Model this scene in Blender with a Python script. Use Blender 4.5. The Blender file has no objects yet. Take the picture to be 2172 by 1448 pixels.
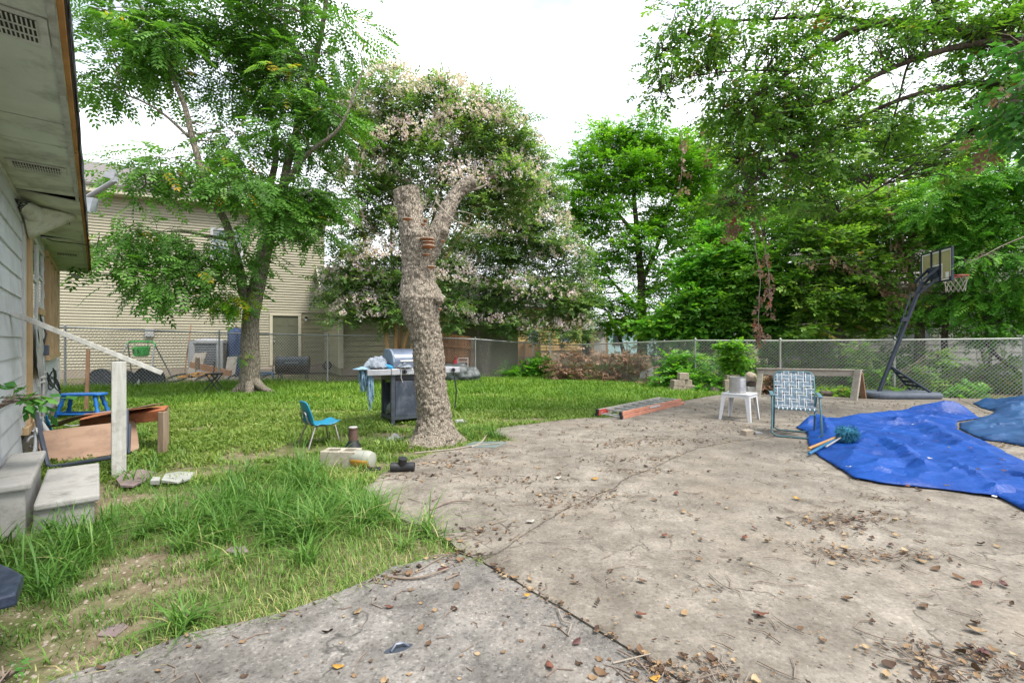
import bpy, bmesh, math, random
import numpy as np
from mathutils import Vector, Matrix, geometry as mgeo

random.seed(7)
RNG = np.random.default_rng(11)
SC = bpy.context.scene
COL = SC.collection
PI = math.pi
R = math.radians

# ------------------------------------------------------------------ camera
EYE = 1.25                      # metres above the patio
FOC = 1000.0                    # focal length in pixels of a 2172 px wide frame
cam_d = bpy.data.cameras.new('camera')
cam_d.sensor_width = 36.0
cam_d.lens = 36.0 * FOC / 2172.0
cam_d.clip_start = 0.05
cam_d.clip_end = 2000.0
cam = bpy.data.objects.new('camera', cam_d)
COL.objects.link(cam)
cam.location = (0, 0, EYE)
cam.rotation_euler = (R(90), 0, 0)
SC.camera = cam

# ------------------------------------------------------------------ sky and sun (bright overcast)
SUN_EL, SUN_AZ = R(60), R(122)   # azimuth measured clockwise from +Y
wd = bpy.data.worlds.new('World')
SC.world = wd
wd.use_nodes = True
wn = wd.node_tree
wn.nodes.clear()
def wnode(t): return wn.nodes.new(t)
w_out = wnode('ShaderNodeOutputWorld'); w_bg = wnode('ShaderNodeBackground')
w_sky = wnode('ShaderNodeTexSky'); w_sky.sky_type = 'NISHITA'; w_sky.sun_disc = False
w_sky.sun_elevation = SUN_EL; w_sky.sun_rotation = SUN_AZ
w_sky.dust_density = 4.0; w_sky.air_density = 1.0
w_tc = wnode('ShaderNodeTexCoord'); w_map = wnode('ShaderNodeMapping'); w_map.inputs['Scale'].default_value = (1, 1, 2.2)
w_noise = wnode('ShaderNodeTexNoise'); w_noise.inputs['Scale'].default_value = 1.6; w_noise.inputs['Detail'].default_value = 6
w_ramp = wnode('ShaderNodeValToRGB')
w_ramp.color_ramp.elements[0].position = 0.44; w_ramp.color_ramp.elements[0].color = (0.30, 0.30, 0.30, 1)
w_ramp.color_ramp.elements[1].position = 0.60; w_ramp.color_ramp.elements[1].color = (1, 1, 1, 1)
w_mix = wnode('ShaderNodeMix'); w_mix.data_type = 'RGBA'
w_mix.inputs['B'].default_value = (9.6, 9.9, 10.4, 1)
wn.links.new(w_tc.outputs['Generated'], w_map.inputs['Vector'])
wn.links.new(w_map.outputs['Vector'], w_noise.inputs['Vector'])
wn.links.new(w_noise.outputs['Fac'], w_ramp.inputs['Fac'])
wn.links.new(w_ramp.outputs['Color'], w_mix.inputs['Factor'])
wn.links.new(w_sky.outputs['Color'], w_mix.inputs['A'])
wn.links.new(w_mix.outputs['Result'], w_bg.inputs['Color'])
w_bg.inputs['Strength'].default_value = 0.108
wn.links.new(w_bg.outputs['Background'], w_out.inputs['Surface'])

sun_d = bpy.data.lights.new('sun', 'SUN')
sun_d.energy = 2.3; sun_d.angle = R(18); sun_d.color = (1.0, 0.96, 0.90)
sun = bpy.data.objects.new('sun', sun_d); COL.objects.link(sun)
_to = Vector((math.sin(SUN_AZ) * math.cos(SUN_EL), math.cos(SUN_AZ) * math.cos(SUN_EL), math.sin(SUN_EL)))
sun.rotation_euler = _to.to_track_quat('Z', 'Y').to_euler()
sun.location = _to * 60

vs = SC.view_settings
vs.view_transform = 'Standard'; vs.look = 'None'; vs.gamma = 1.0; vs.use_curve_mapping = False
vs.exposure = 1.18
SC.cycles.max_bounces = 7; SC.cycles.diffuse_bounces = 5; SC.cycles.glossy_bounces = 3
SC.cycles.transmission_bounces = 6; SC.cycles.transparent_max_bounces = 8
SC.cycles.caustics_reflective = False; SC.cycles.caustics_refractive = False

# ------------------------------------------------------------------ helpers
def at(x, y, Y):
    """world point seen at photo pixel (x, y) at depth Y"""
    return Vector(((x - 1086) / FOC * Y, Y, EYE - (y - 724) / FOC * Y))
def gp(x, y, z=0.0):
    """point of the plane at height z seen at photo pixel (x, y)"""
    return at(x, y, (EYE - z) * FOC / (y - 724))

def tag(o, label=None, cat=None, group=None, kind=None):
    if label: o['label'] = label
    if cat: o['category'] = cat
    if group: o['group'] = group
    if kind: o['kind'] = kind
    return o
def thing(name, label, cat, loc=(0, 0, 0), rz=0.0, group=None):
    o = bpy.data.objects.new(name, None)
    o.empty_display_size = 0.1
    COL.objects.link(o)
    o.location = loc; o.rotation_euler = (0, 0, rz)
    return tag(o, label, cat, group)
def copy_tree(o, parent=None):
    c = o.copy(); COL.objects.link(c); c.parent = parent
    for ch in o.children: copy_tree(ch, c)
    return c

class MB:
    """collects shapes, then links them as one mesh object"""
    def __init__(s): s.v = []; s.f = []
    def add(s, vs, fs):
        n = len(s.v); s.v.extend([tuple(p) for p in vs]); s.f.extend([tuple(i + n for i in f) for f in fs]); return s
    def box(s, c, d, rot=None, taper=1.0):
        h = [x / 2 for x in d]; vs = []
        for sz in (-1, 1):
            k = taper if sz > 0 else 1
            for sx, sy in ((-1, -1), (1, -1), (1, 1), (-1, 1)): vs.append(Vector((sx * h[0] * k, sy * h[1] * k, sz * h[2])))
        if rot is not None: vs = [rot @ p for p in vs]
        c = Vector(c)
        return s.add([p + c for p in vs], [(3, 2, 1, 0), (4, 5, 6, 7), (0, 1, 5, 4), (1, 2, 6, 5), (2, 3, 7, 6), (3, 0, 4, 7)])
    def b2(s, p, q):
        p, q = Vector(p), Vector(q)
        return s.box((p + q) / 2, [abs(x) for x in (q - p)])
    def hexa(s, b, t):     # 4 bottom, 4 top points, same winding (ccw from above)
        return s.add(list(b) + list(t), [(3, 2, 1, 0), (4, 5, 6, 7), (0, 1, 5, 4), (1, 2, 6, 5), (2, 3, 7, 6), (3, 0, 4, 7)])
    def bar(s, p, q, w, h, up=(0, 0, 1)):      # rectangular bar from p to q, w across, h along up
        p, q = Vector(p), Vector(q); d = (q - p)
        L = d.length; d.normalize(); up = Vector(up)
        x = d.cross(up)
        if x.length < 1e-4: x = d.cross(Vector((0, 1, 0)))
        x.normalize(); z = x.cross(d)
        m = Matrix((x, d, z)).transposed()
        return s.box((p + q) / 2, (w, L, h), m)
    def tube(s, pts, r, n=8, caps=True, closed=False):
        pts = [Vector(p) for p in pts]; N = len(pts)
        if not hasattr(r, '__len__'): r = [r] * N
        t0 = (pts[1] - pts[0]).normalized()
        a = t0.orthogonal().normalized(); rings = []; prev = t0; vs = []
        for i, p in enumerate(pts):
            if closed: t = pts[(i + 1) % N] - pts[i - 1]
            else: t = pts[min(i + 1, N - 1)] - pts[max(i - 1, 0)]
            if t.length < 1e-9: t = prev
            t = t.normalized()
            a = (a - t * a.dot(t))
            a = a.normalized() if a.length > 1e-6 else t.orthogonal().normalized()
            b = t.cross(a); prev = t
            for k in range(n):
                an = 2 * PI * k / n
                vs.append(p + (a * math.cos(an) + b * math.sin(an)) * r[i])
        fs = []
        for i in range(N if closed else N - 1):
            j = (i + 1) % N
            for k in range(n):
                k2 = (k + 1) % n
                fs.append((i * n + k, i * n + k2, j * n + k2, j * n + k))
        if caps and not closed:
            fs.append(tuple(range(n - 1, -1, -1))); fs.append(tuple((N - 1) * n + k for k in range(n)))
        return s.add(vs, fs)
    def cyl(s, p, q, r, r2=None, n=12, caps=True):
        return s.tube([p, q], [r, r if r2 is None else r2], n, caps)
    def lathe(s, prof, c=(0, 0, 0), n=20, axis='z', caps=True):
        c = Vector(c); vs = []; fs = []; M = len(prof)
        for r, z in prof:
            for k in range(n):
                a = 2 * PI * k / n
                p = (r * math.cos(a), r * math.sin(a), z)
                if axis == 'x': p = (p[2], p[0], p[1])
                if axis == 'y': p = (p[1], p[2], p[0])
                vs.append(Vector(p) + c)
        for i in range(M - 1):
            for k in range(n):
                k2 = (k + 1) % n
                fs.append((i * n + k, i * n + k2, (i + 1) * n + k2, (i + 1) * n + k))
        if caps:
            fs.append(tuple(range(n - 1, -1, -1))); fs.append(tuple((M - 1) * n + k for k in range(n)))
        return s.add(vs, fs)
    def prism(s, poly, z0, z1):
        n = len(poly)
        vs = [(p[0], p[1], z0) for p in poly] + [(p[0], p[1], z1) for p in poly]
        fs = [tuple(range(n - 1, -1, -1)), tuple(range(n, 2 * n))] + [(i, (i + 1) % n, n + (i + 1) % n, n + i) for i in range(n)]
        return s.add(vs, fs)
    def sheet(s, P):       # P[i][j] grid of points
        m, n = len(P), len(P[0])
        return s.add([p for r_ in P for p in r_], [(i * n + j, i * n + j + 1, (i + 1) * n + j + 1, (i + 1) * n + j) for i in range(m - 1) for j in range(n - 1)])
    def xf(s, m):
        s.v = [tuple(m @ Vector(p)) for p in s.v]; return s
    def build(s, name, mat, parent=None, world=False, smooth=False, bevel=0.0, solid=0.0, sub=0, auto=None):
        vs = s.v
        if world and parent is not None:
            l = parent.location; vs = [(p[0] - l.x, p[1] - l.y, p[2] - l.z) for p in vs]
        me = bpy.data.meshes.new(name)
        me.from_pydata(vs, [], s.f)
        me.materials.append(M(mat) if isinstance(mat, str) else mat)
        o = bpy.data.objects.new(name, me); COL.objects.link(o)
        if parent is not None: o.parent = parent
        finish(o, smooth, bevel, solid, sub)
        return o
def finish(o, smooth=False, bevel=0.0, solid=0.0, sub=0):
    me = o.data
    bm = bmesh.new(); bm.from_mesh(me)
    bmesh.ops.recalc_face_normals(bm, faces=bm.faces)
    if smooth:
        for f in bm.faces: f.smooth = True
        for e in bm.edges:
            if len(e.link_faces) == 2 and e.calc_face_angle(0) > 0.7: e.smooth = False
    bm.to_mesh(me); bm.free()
    if solid:
        md = o.modifiers.new('thick', 'SOLIDIFY'); md.thickness = solid; md.offset = 0
    if bevel:
        md = o.modifiers.new('bevel', 'BEVEL'); md.width = bevel; md.segments = 2; md.limit_method = 'ANGLE'
    if sub:
        md = o.modifiers.new('sub', 'SUBSURF'); md.levels = sub; md.render_levels = sub

def mesh_np(name, V, T, mat, parent=None, rnd=None, smooth=False, loc=(0, 0, 0)):
    """big triangle mesh from numpy arrays; rnd = value per vertex for colour variety"""
    me = bpy.data.meshes.new(name)
    V = np.asarray(V, np.float32) - np.asarray(loc, np.float32); T = np.asarray(T, np.int32)
    me.vertices.add(len(V)); me.vertices.foreach_set('co', V.ravel())
    me.loops.add(T.size); me.loops.foreach_set('vertex_index', T.ravel())
    k = T.shape[1]
    me.polygons.add(len(T)); me.polygons.foreach_set('loop_start', np.arange(0, T.size, k, dtype=np.int32))
    try: me.polygons.foreach_set('loop_total', np.full(len(T), k, np.int32))
    except Exception: pass
    if smooth: me.polygons.foreach_set('use_smooth', np.ones(len(T), bool))
    me.update(calc_edges=True); me.validate()
    if rnd is not None:
        at_ = me.attributes.new('rnd', 'FLOAT', 'POINT'); at_.data.foreach_set('value', np.asarray(rnd, np.float32))
    me.materials.append(M(mat) if isinstance(mat, str) else mat)
    o = bpy.data.objects.new(name, me); COL.objects.link(o)
    if parent is not None: o.parent = parent
    else: o.location = loc
    return o

# value noise in numpy
def _h(i, j, k):
    n = (i * 374761393 + j * 668265263 + k * 2147483647) & 0xffffffff
    n = ((n ^ (n >> 13)) * 1274126177) & 0xffffffff
    return ((n ^ (n >> 16)) & 0xffff) / 65535.0
def vnoise(P):
    P = np.asarray(P, np.float64); I = np.floor(P).astype(np.int64); f = P - I; f = f * f * (3 - 2 * f); o = 0
    for dx in (0, 1):
        for dy in (0, 1):
            for dz in (0, 1):
                w = (f[..., 0] if dx else 1 - f[..., 0]) * (f[..., 1] if dy else 1 - f[..., 1]) * (f[..., 2] if dz else 1 - f[..., 2])
                o = o + w * _h(I[..., 0] + dx, I[..., 1] + dy, I[..., 2] + dz)
    return o
def fbm(P, sc=1.0, oc=4):
    P = np.asarray(P, np.float64) * sc; o = 0; a = 0.5; t = 0
    for _ in range(oc): o = o + a * vnoise(P); t += a; a *= .5; P = P * 2.03 + 17.1
    return o / t
def n1(x, y=0., z=0.): return float(fbm(np.array([[x, y, z]]), 1, 3)[0])

# ------------------------------------------------------------------ materials
MATS = {}
ALB = .79
def M(n): return MATS[n]
def _nt(name):
    m = bpy.data.materials.new(name); m.use_nodes = True; nt = m.node_tree; nt.nodes.clear()
    out = nt.nodes.new('ShaderNodeOutputMaterial'); bs = nt.nodes.new('ShaderNodeBsdfPrincipled')
    nt.links.new(bs.outputs[0], out.inputs['Surface']); MATS[name] = m
    return m, nt, out, bs
def _noise(nt, vec, scale, detail=5, rough=.6):
    n = nt.nodes.new('ShaderNodeTexNoise'); n.inputs['Scale'].default_value = scale
    n.inputs['Detail'].default_value = detail; n.inputs['Roughness'].default_value = rough
    nt.links.new(vec, n.inputs['Vector']); return n.outputs['Fac']
def _ramp(nt, fac, stops):
    r = nt.nodes.new('ShaderNodeValToRGB'); e = r.color_ramp.elements
    while len(e) > 1: e.remove(e[-1])
    e[0].position = stops[0][0]; e[0].color = tuple(stops[0][1]) + (1,)
    for p, c in stops[1:]:
        x = e.new(p); x.color = tuple(c) + (1,)
    nt.links.new(fac, r.inputs['Fac']); return r.outputs['Color']
def _mix(nt, fac, a, b, mode='MIX'):
    m = nt.nodes.new('ShaderNodeMix'); m.data_type = 'RGBA'; m.blend_type = mode
    for s, v in (('Factor', fac), ('A', a), ('B', b)):
        if hasattr(v, 'links'): nt.links.new(v, m.inputs[s])
        else: m.inputs[s].default_value = v if not isinstance(v, tuple) else tuple(v) + ((1,) if len(v) == 3 else ())
    return m.outputs['Result']
def _vec(nt, stretch=(1, 1, 1), world=False):
    mp = nt.nodes.new('ShaderNodeMapping'); mp.inputs['Scale'].default_value = stretch
    if world:
        g = nt.nodes.new('ShaderNodeNewGeometry'); nt.links.new(g.outputs['Position'], mp.inputs['Vector'])
    else:
        tc = nt.nodes.new('ShaderNodeTexCoord'); nt.links.new(tc.outputs['Object'], mp.inputs['Vector'])
    return mp.outputs['Vector']
def _bump(nt, bs, h, strength, dist=.01):
    b = nt.nodes.new('ShaderNodeBump'); b.inputs['Strength'].default_value = strength; b.inputs['Distance'].default_value = dist
    nt.links.new(h, b.inputs['Height']); nt.links.new(b.outputs['Normal'], bs.inputs['Normal'])
def pm(name, c1, c2=None, scale=6., rough=.7, bump=.0, metal=0., stretch=(1, 1, 1), dirt=None, dirt_scale=2., dirt_amt=.5, vary=0., spec=.5, world=False, lo=.35, hi=.65, bscale=None, bdist=.01):
    m, nt, out, bs = _nt(name)
    c1 = tuple(x * ALB for x in c1); c2 = tuple(x * ALB for x in c2) if c2 else None; dirt = tuple(x * ALB for x in dirt) if dirt else None
    vec = _vec(nt, stretch, world)
    n = _noise(nt, vec, scale)
    col = _ramp(nt, n, [(lo, c1), (hi, c2 or c1)])
    if dirt:
        n2 = _noise(nt, _vec(nt, (1, 1, 1), world), dirt_scale, 6, .7)
        f = _ramp(nt, n2, [(.48, (0, 0, 0)), (.72, (dirt_amt,) * 3)])
        col = _mix(nt, f, col, dirt)
    if vary:
        oi = nt.nodes.new('ShaderNodeObjectInfo')
        v = _ramp(nt, oi.outputs['Random'], [(0, (1 - vary,) * 3), (1, (1 + vary * .3,) * 3)])
        col = _mix(nt, 1.0, col, v, 'MULTIPLY')
    nt.links.new(col, bs.inputs['Base Color'])
    bs.inputs['Roughness'].default_value = rough; bs.inputs['Metallic'].default_value = metal
    bs.inputs['Specular IOR Level'].default_value = spec
    if bump: _bump(nt, bs, _noise(nt, vec, bscale or scale * 3, 6), bump, bdist)
    return m
def leafm(name, stops, trans=.42, rough=.55, spec=.35):
    m, nt, out, bs = _nt(name)
    a = nt.nodes.new('ShaderNodeAttribute'); a.attribute_name = 'rnd'
    col = _ramp(nt, a.outputs['Fac'], stops)
    nt.links.new(col, bs.inputs['Base Color']); bs.inputs['Roughness'].default_value = rough
    bs.inputs['Specular IOR Level'].default_value = spec
    tr = nt.nodes.new('ShaderNodeBsdfTranslucent')
    tc = _mix(nt, 1.0, col, (1.25, 1.35, .55), 'MULTIPLY'); nt.links.new(tc, tr.inputs['Color'])
    mx = nt.nodes.new('ShaderNodeMixShader'); mx.inputs['Fac'].default_value = trans
    nt.links.new(bs.outputs[0], mx.inputs[1]); nt.links.new(tr.outputs[0], mx.inputs[2])
    nt.links.new(mx.outputs[0], out.inputs['Surface'])
    return m
def glassm(name, col, rough=.05, alpha=1.0):
    m, nt, out, bs = _nt(name)
    bs.inputs['Base Color'].default_value = tuple(col) + (1,); bs.inputs['Roughness'].default_value = rough
    bs.inputs['Specular IOR Level'].default_value = .8
    if alpha < 1: bs.inputs['Alpha'].default_value = alpha
    return m

# painted and weathered surfaces
pm('white_siding', (.66, .69, .73), (.76, .79, .82), 3, .6, .15, stretch=(.5, .5, 2), dirt=(.30, .30, .28), dirt_scale=2.2, dirt_amt=.45, vary=.12)
pm('white_trim', (.62, .62, .60), (.72, .72, .70), 5, .6, .1, dirt=(.35, .33, .28), dirt_scale=4, dirt_amt=.4)
pm('old_white_wood', (.46, .46, .42), (.62, .62, .57), 4, .8, .4, stretch=(6, 6, .6), dirt=(.26, .22, .17), dirt_scale=6, dirt_amt=.8)
pm('soffit', (.62, .66, .57), (.74, .78, .68), 2.5, .75, .1, dirt=(.20, .19, .15), dirt_scale=2.6, dirt_amt=.85)
pm('raw_lumber', (.50, .34, .17), (.62, .44, .25), 4, .75, .15, stretch=(4, 4, .7), dirt=(.3, .18, .08), dirt_scale=5, dirt_amt=.4)
pm('stained_wood', (.46, .20, .05), (.58, .28, .08), 5, .7, .15, dirt=(.2, .1, .04), dirt_scale=6, dirt_amt=.6)
pm('dark_membrane', (.06, .065, .08), (.11, .12, .15), 8, .5, .3)
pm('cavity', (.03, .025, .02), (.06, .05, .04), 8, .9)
pm('vent_metal', (.62, .63, .57), (.70, .71, .65), 9, .6, dirt=(.2, .19, .16), dirt_scale=12, dirt_amt=.6)
pm('vinyl', (.43, .395, .285), (.465, .43, .31), 1.2, .6, .03, dirt=(.36, .33, .22), dirt_scale=.5, dirt_amt=.5)
pm('vinyl_trim', (.62, .57, .43), (.68, .63, .48), 2, .6)
pm('olive_shade_siding', (.33, .31, .19), (.37, .345, .215), 1.4, .65, .05, vary=.08)  # siding tone darkened: shade of trees and eave is put into the colour
pm('olive_door', (.13, .135, .085), (.15, .155, .10), 3, .5)
pm('shingle', (.15, .135, .125), (.22, .20, .19), 9, .9, .4, stretch=(1, 1, 4))
pm('foundation', (.34, .29, .23), (.42, .36, .29), 4, .9, .3, dirt=(.22, .16, .1), dirt_scale=2, dirt_amt=.6)
pm('step_concrete', (.36, .35, .33), (.52, .51, .48), 5, .9, .4, dirt=(.15, .14, .125), dirt_scale=5, dirt_amt=.85)
pm('galvanised', (.42, .43, .43), (.52, .53, .53), 12, .45, .05, .55)
pm('galvanised_green', (.40, .42, .36), (.50, .52, .45), 12, .55, .05, .3)
pm('wire', (.50, .50, .48), (.58, .58, .56), 12, .5, 0, .3)
pm('cedar', (.30, .13, .05), (.42, .20, .085), 3, .8, .2, stretch=(5, 5, .5), vary=.22)
pm('pine_board', (.62, .36, .20), (.74, .46, .28), 3, .8, .1, stretch=(5, 5, .5), vary=.2)
pm('yellow_siding', (.56, .40, .15), (.62, .46, .2), 3, .7)
pm('pale_paint', (.56, .56, .56), (.66, .66, .66), 3, .7)
pm('turquoise', (.38, .60, .62), (.46, .68, .70), 2, .7)
pm('grey_siding', (.40, .39, .35), (.48, .47, .43), 3, .8, .1, stretch=(.6, .6, 2), dirt=(.26, .25, .22), dirt_scale=2)
pm('window_dark', (.03, .045, .05), (.06, .08, .09), 3, .1, spec=.9)
glassm('pane', (.16, .20, .23), .06)
glassm('plastic_sheet', (.30, .33, .35), .25)
# things
pm('royal_blue', (.012, .14, .50), (.02, .20, .62), 5, .4, .08, dirt=(.05, .2, .5), dirt_scale=9)
pm('plywood', (.31, .195, .13), (.41, .27, .185), 2.5, .8, .1, stretch=(.7, .7, 5), dirt=(.14, .09, .07), dirt_scale=4.5, dirt_amt=.55)
pm('veneer', (.33, .21, .17), (.40, .27, .22), 3, .7, .1)
pm('red_wood', (.42, .13, .05), (.52, .20, .09), 4, .65, .2, stretch=(1, 6, 6))
pm('old_timber', (.24, .17, .11), (.36, .27, .19), 4, .9, .4, stretch=(6, 6, .7))
pm('grey_timber', (.38, .34, .28), (.50, .45, .38), 4, .9, .4, stretch=(1, 1, 3), dirt=(.2, .17, .13), dirt_scale=6)
pm('brown_stake', (.22, .12, .065), (.30, .18, .11), 6, .85, .3, stretch=(5, 5, .6))
pm('blue_steel', (.07, .085, .115), (.10, .12, .16), 6, .4, .05, .3)
pm('black_plastic', (.018, .019, .022), (.03, .032, .036), 6, .45)
pm('black_metal', (.02, .02, .022), (.035, .035, .038), 9, .4, .05, .4)
pm('dark_disc', (.015, .022, .032), (.028, .038, .052), 6, .5)
pm('navy_vinyl', (.02, .045, .11), (.03, .06, .15), 4, .35, .3)
pm('grey_plastic', (.40, .41, .43), (.48, .49, .51), 7, .5)
pm('ac_grey', (.42, .43, .45), (.50, .51, .53), 6, .5, .05, .1)
pm('ac_coil', (.12, .13, .15), (.18, .19, .21), 30, .6, .2)
pm('lime_plastic', (.06, .55, .09), (.09, .64, .12), 6, .4)
pm('orange_paint', (.75, .33, .04), (.82, .40, .06), 6, .5)
pm('orange_plank', (.52, .27, .14), (.60, .33, .18), 4, .8, .1)
pm('smoker_top', (.05, .062, .08), (.09, .11, .135), 5, .45, .15, .2, dirt=(.06, .05, .045), dirt_scale=6)
pm('smoker_rust', (.05, .025, .022), (.09, .045, .035), 7, .65, .2)
pm('grill_hood', (.10, .13, .19), (.16, .20, .28), 4, .33, .05, .25, dirt=(.22, .25, .30), dirt_scale=5, dirt_amt=.5)
pm('grill_hood_side', (.13, .19, .27), (.19, .26, .35), 7, .5, .1, dirt=(.34, .38, .42), dirt_scale=9, dirt_amt=.5)
pm('grill_steel', (.50, .51, .54), (.60, .61, .64), 8, .4, .03, .5)
pm('grill_panel', (.025, .035, .055), (.05, .065, .095), 4, .5, .05, dirt=(.26, .29, .33), dirt_scale=3.4, dirt_amt=.55)
pm('grill_leg', (.045, .055, .07), (.075, .09, .11), 7, .5, .05, .2)
pm('grey_cloth', (.20, .235, .28), (.32, .36, .41), 12, .95, .4)
pm('pale_blue_cloth', (.16, .30, .43), (.32, .47, .58), 14, .95, .5)
pm('cyan_plastic', (.02, .30, .62), (.04, .40, .72), 8, .4)
pm('chair_cyan', (.015, .24, .40), (.025, .32, .50), 6, .35, .04)
pm('chrome', (.50, .46, .42), (.62, .58, .52), 10, .28, .05, .9, dirt=(.28, .17, .09), dirt_scale=20, dirt_amt=.6)
pm('cinder', (.42, .38, .30), (.54, .49, .40), 18, .95, .5, dirt=(.28, .25, .19), dirt_scale=5)
pm('block_tan', (.34, .28, .21), (.46, .39, .30), 14, .95, .5, vary=.15)
pm('rust_brown', (.10, .055, .045), (.16, .09, .07), 12, .7, .2)
pm('white_plastic', (.72, .73, .74), (.78, .79, .80), 4, .4, 0, dirt=(.5, .48, .44), dirt_scale=5, dirt_amt=.35)
pm('aluminium', (.48, .48, .48), (.60, .60, .59), 14, .42, .1, .45, dirt=(.3, .27, .23), dirt_scale=9)
pm('ladder_orange', (.56, .22, .14), (.66, .30, .20), 5, .65, .1, stretch=(1, 1, 6), dirt=(.42, .26, .2), dirt_scale=6)
pm('ladder_red', (.55, .06, .05), (.62, .10, .07), 6, .6)
pm('ladder_rail_in', (.44, .40, .34), (.54, .50, .43), 6, .6)
pm('web_grey', (.14, .20, .245), (.18, .245, .29), 60, .8, .2)
pm('web_white', (.62, .66, .70), (.70, .74, .78), 60, .8, .2)
pm('teal_tube', (.075, .165, .185), (.11, .215, .235), 8, .4, .05, .2)
pm('teal_plastic', (.09, .19, .24), (.13, .25, .30), 8, .5)
pm('hoop_navy', (.02, .028, .048), (.035, .046, .072), 6, .35, .03, .2)
pm('hoop_base', (.085, .105, .14), (.13, .155, .195), 5, .55, .08)
pm('hoop_red', (.42, .03, .025), (.48, .05, .035), 6, .5)
pm('net', (.36, .33, .27), (.44, .41, .35), 20, .9)
pm('white_print', (.80, .80, .80), (.82, .82, .82), 3, .6)
pm('acrylic', (.46, .43, .21), (.54, .50, .26), 2, .12, spec=.7)
pm('tarp_blue', (.001, .042, .25), (.002, .066, .35), 2.2, .45, .7, dirt=(.012, .10, .42), dirt_scale=2.6, dirt_amt=.5, spec=.28, bscale=7., bdist=.03)
pm('tarp_teal', (.006, .045, .16), (.010, .08, .23), 2.5, .5, .6, dirt=(.035, .14, .30), dirt_scale=3, dirt_amt=.5, bscale=6., bdist=.03)
pm('mop_blue', (.03, .20, .32), (.07, .33, .46), 40, .95, .6)
pm('handle_wood', (.52, .27, .08), (.60, .33, .12), 9, .6)
pm('handle_blue', (.02, .15, .32), (.03, .20, .40), 9, .4)
pm('fungus', (.42, .14, .05), (.55, .24, .10), 10, .8, .2)
pm('fungus_rim', (.66, .52, .40), (.74, .62, .5), 10, .8, .2)
pm('slate', (.22, .16, .16), (.30, .23, .23), 6, .8, .3)
pm('pale_stone', (.36, .37, .34), (.48, .49, .46), 9, .85, .3)
pm('log_bark', (.09, .07, .06), (.14, .11, .09), 9, .9, .4)
pm('log_end', (.36, .13, .06), (.44, .2, .1), 9, .9, .2)
pm('red_plastic', (.5, .02, .03), (.58, .04, .05), 6, .4)
pm('bag_grey', (.10, .115, .115), (.18, .20, .20), 5, .45, .3)
pm('navy_table', (.014, .024, .048), (.022, .036, .068), 5, .4, .05, dirt=(.10, .13, .19), dirt_scale=10)
pm('green_plastic', (.14, .18, .17), (.2, .24, .22), 5, .5)
pm('amber', (.62, .30, .05), (.70, .38, .09), 6, .35)
pm('jug', (.36, .37, .31), (.46, .47, .40), 6, .25)
pm('cream_pvc', (.60, .56, .44), (.66, .62, .5), 6, .5)
pm('twig', (.20, .15, .115), (.30, .24, .19), 12, .9)
pm('pale_twig', (.30, .255, .20), (.40, .345, .28), 12, .9)
# ------------------------------------------------------------------ ground materials
def ground_mat():
    m, nt, out, bs = _nt('soil')
    v = _vec(nt, world=True)
    n1_ = _noise(nt, v, 1.1, 8, .65); n2 = _noise(nt, v, 14, 8, .7); n3 = _noise(nt, v, 70, 4, .7)
    c = _ramp(nt, n2, [(.3, (.10, .072, .045)), (.5, (.19, .15, .10)), (.72, (.30, .25, .185))])
    g = _ramp(nt, n2, [(.3, (.035, .06, .012)), (.7, (.12, .15, .04))])
    f = _ramp(nt, n1_, [(.40, (0, 0, 0)), (.58, (.8, .8, .8))])
    c = _mix(nt, f, c, g)
    sp = _ramp(nt, n3, [(.66, (0, 0, 0)), (.74, (.7, .7, .7))])
    c = _mix(nt, sp, c, (.45, .42, .36))
    nt.links.new(c, bs.inputs['Base Color']); bs.inputs['Roughness'].default_value = .95
    bs.inputs['Specular IOR Level'].default_value = .15
    _bump(nt, bs, n2, .6, .03)
ground_mat()
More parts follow.
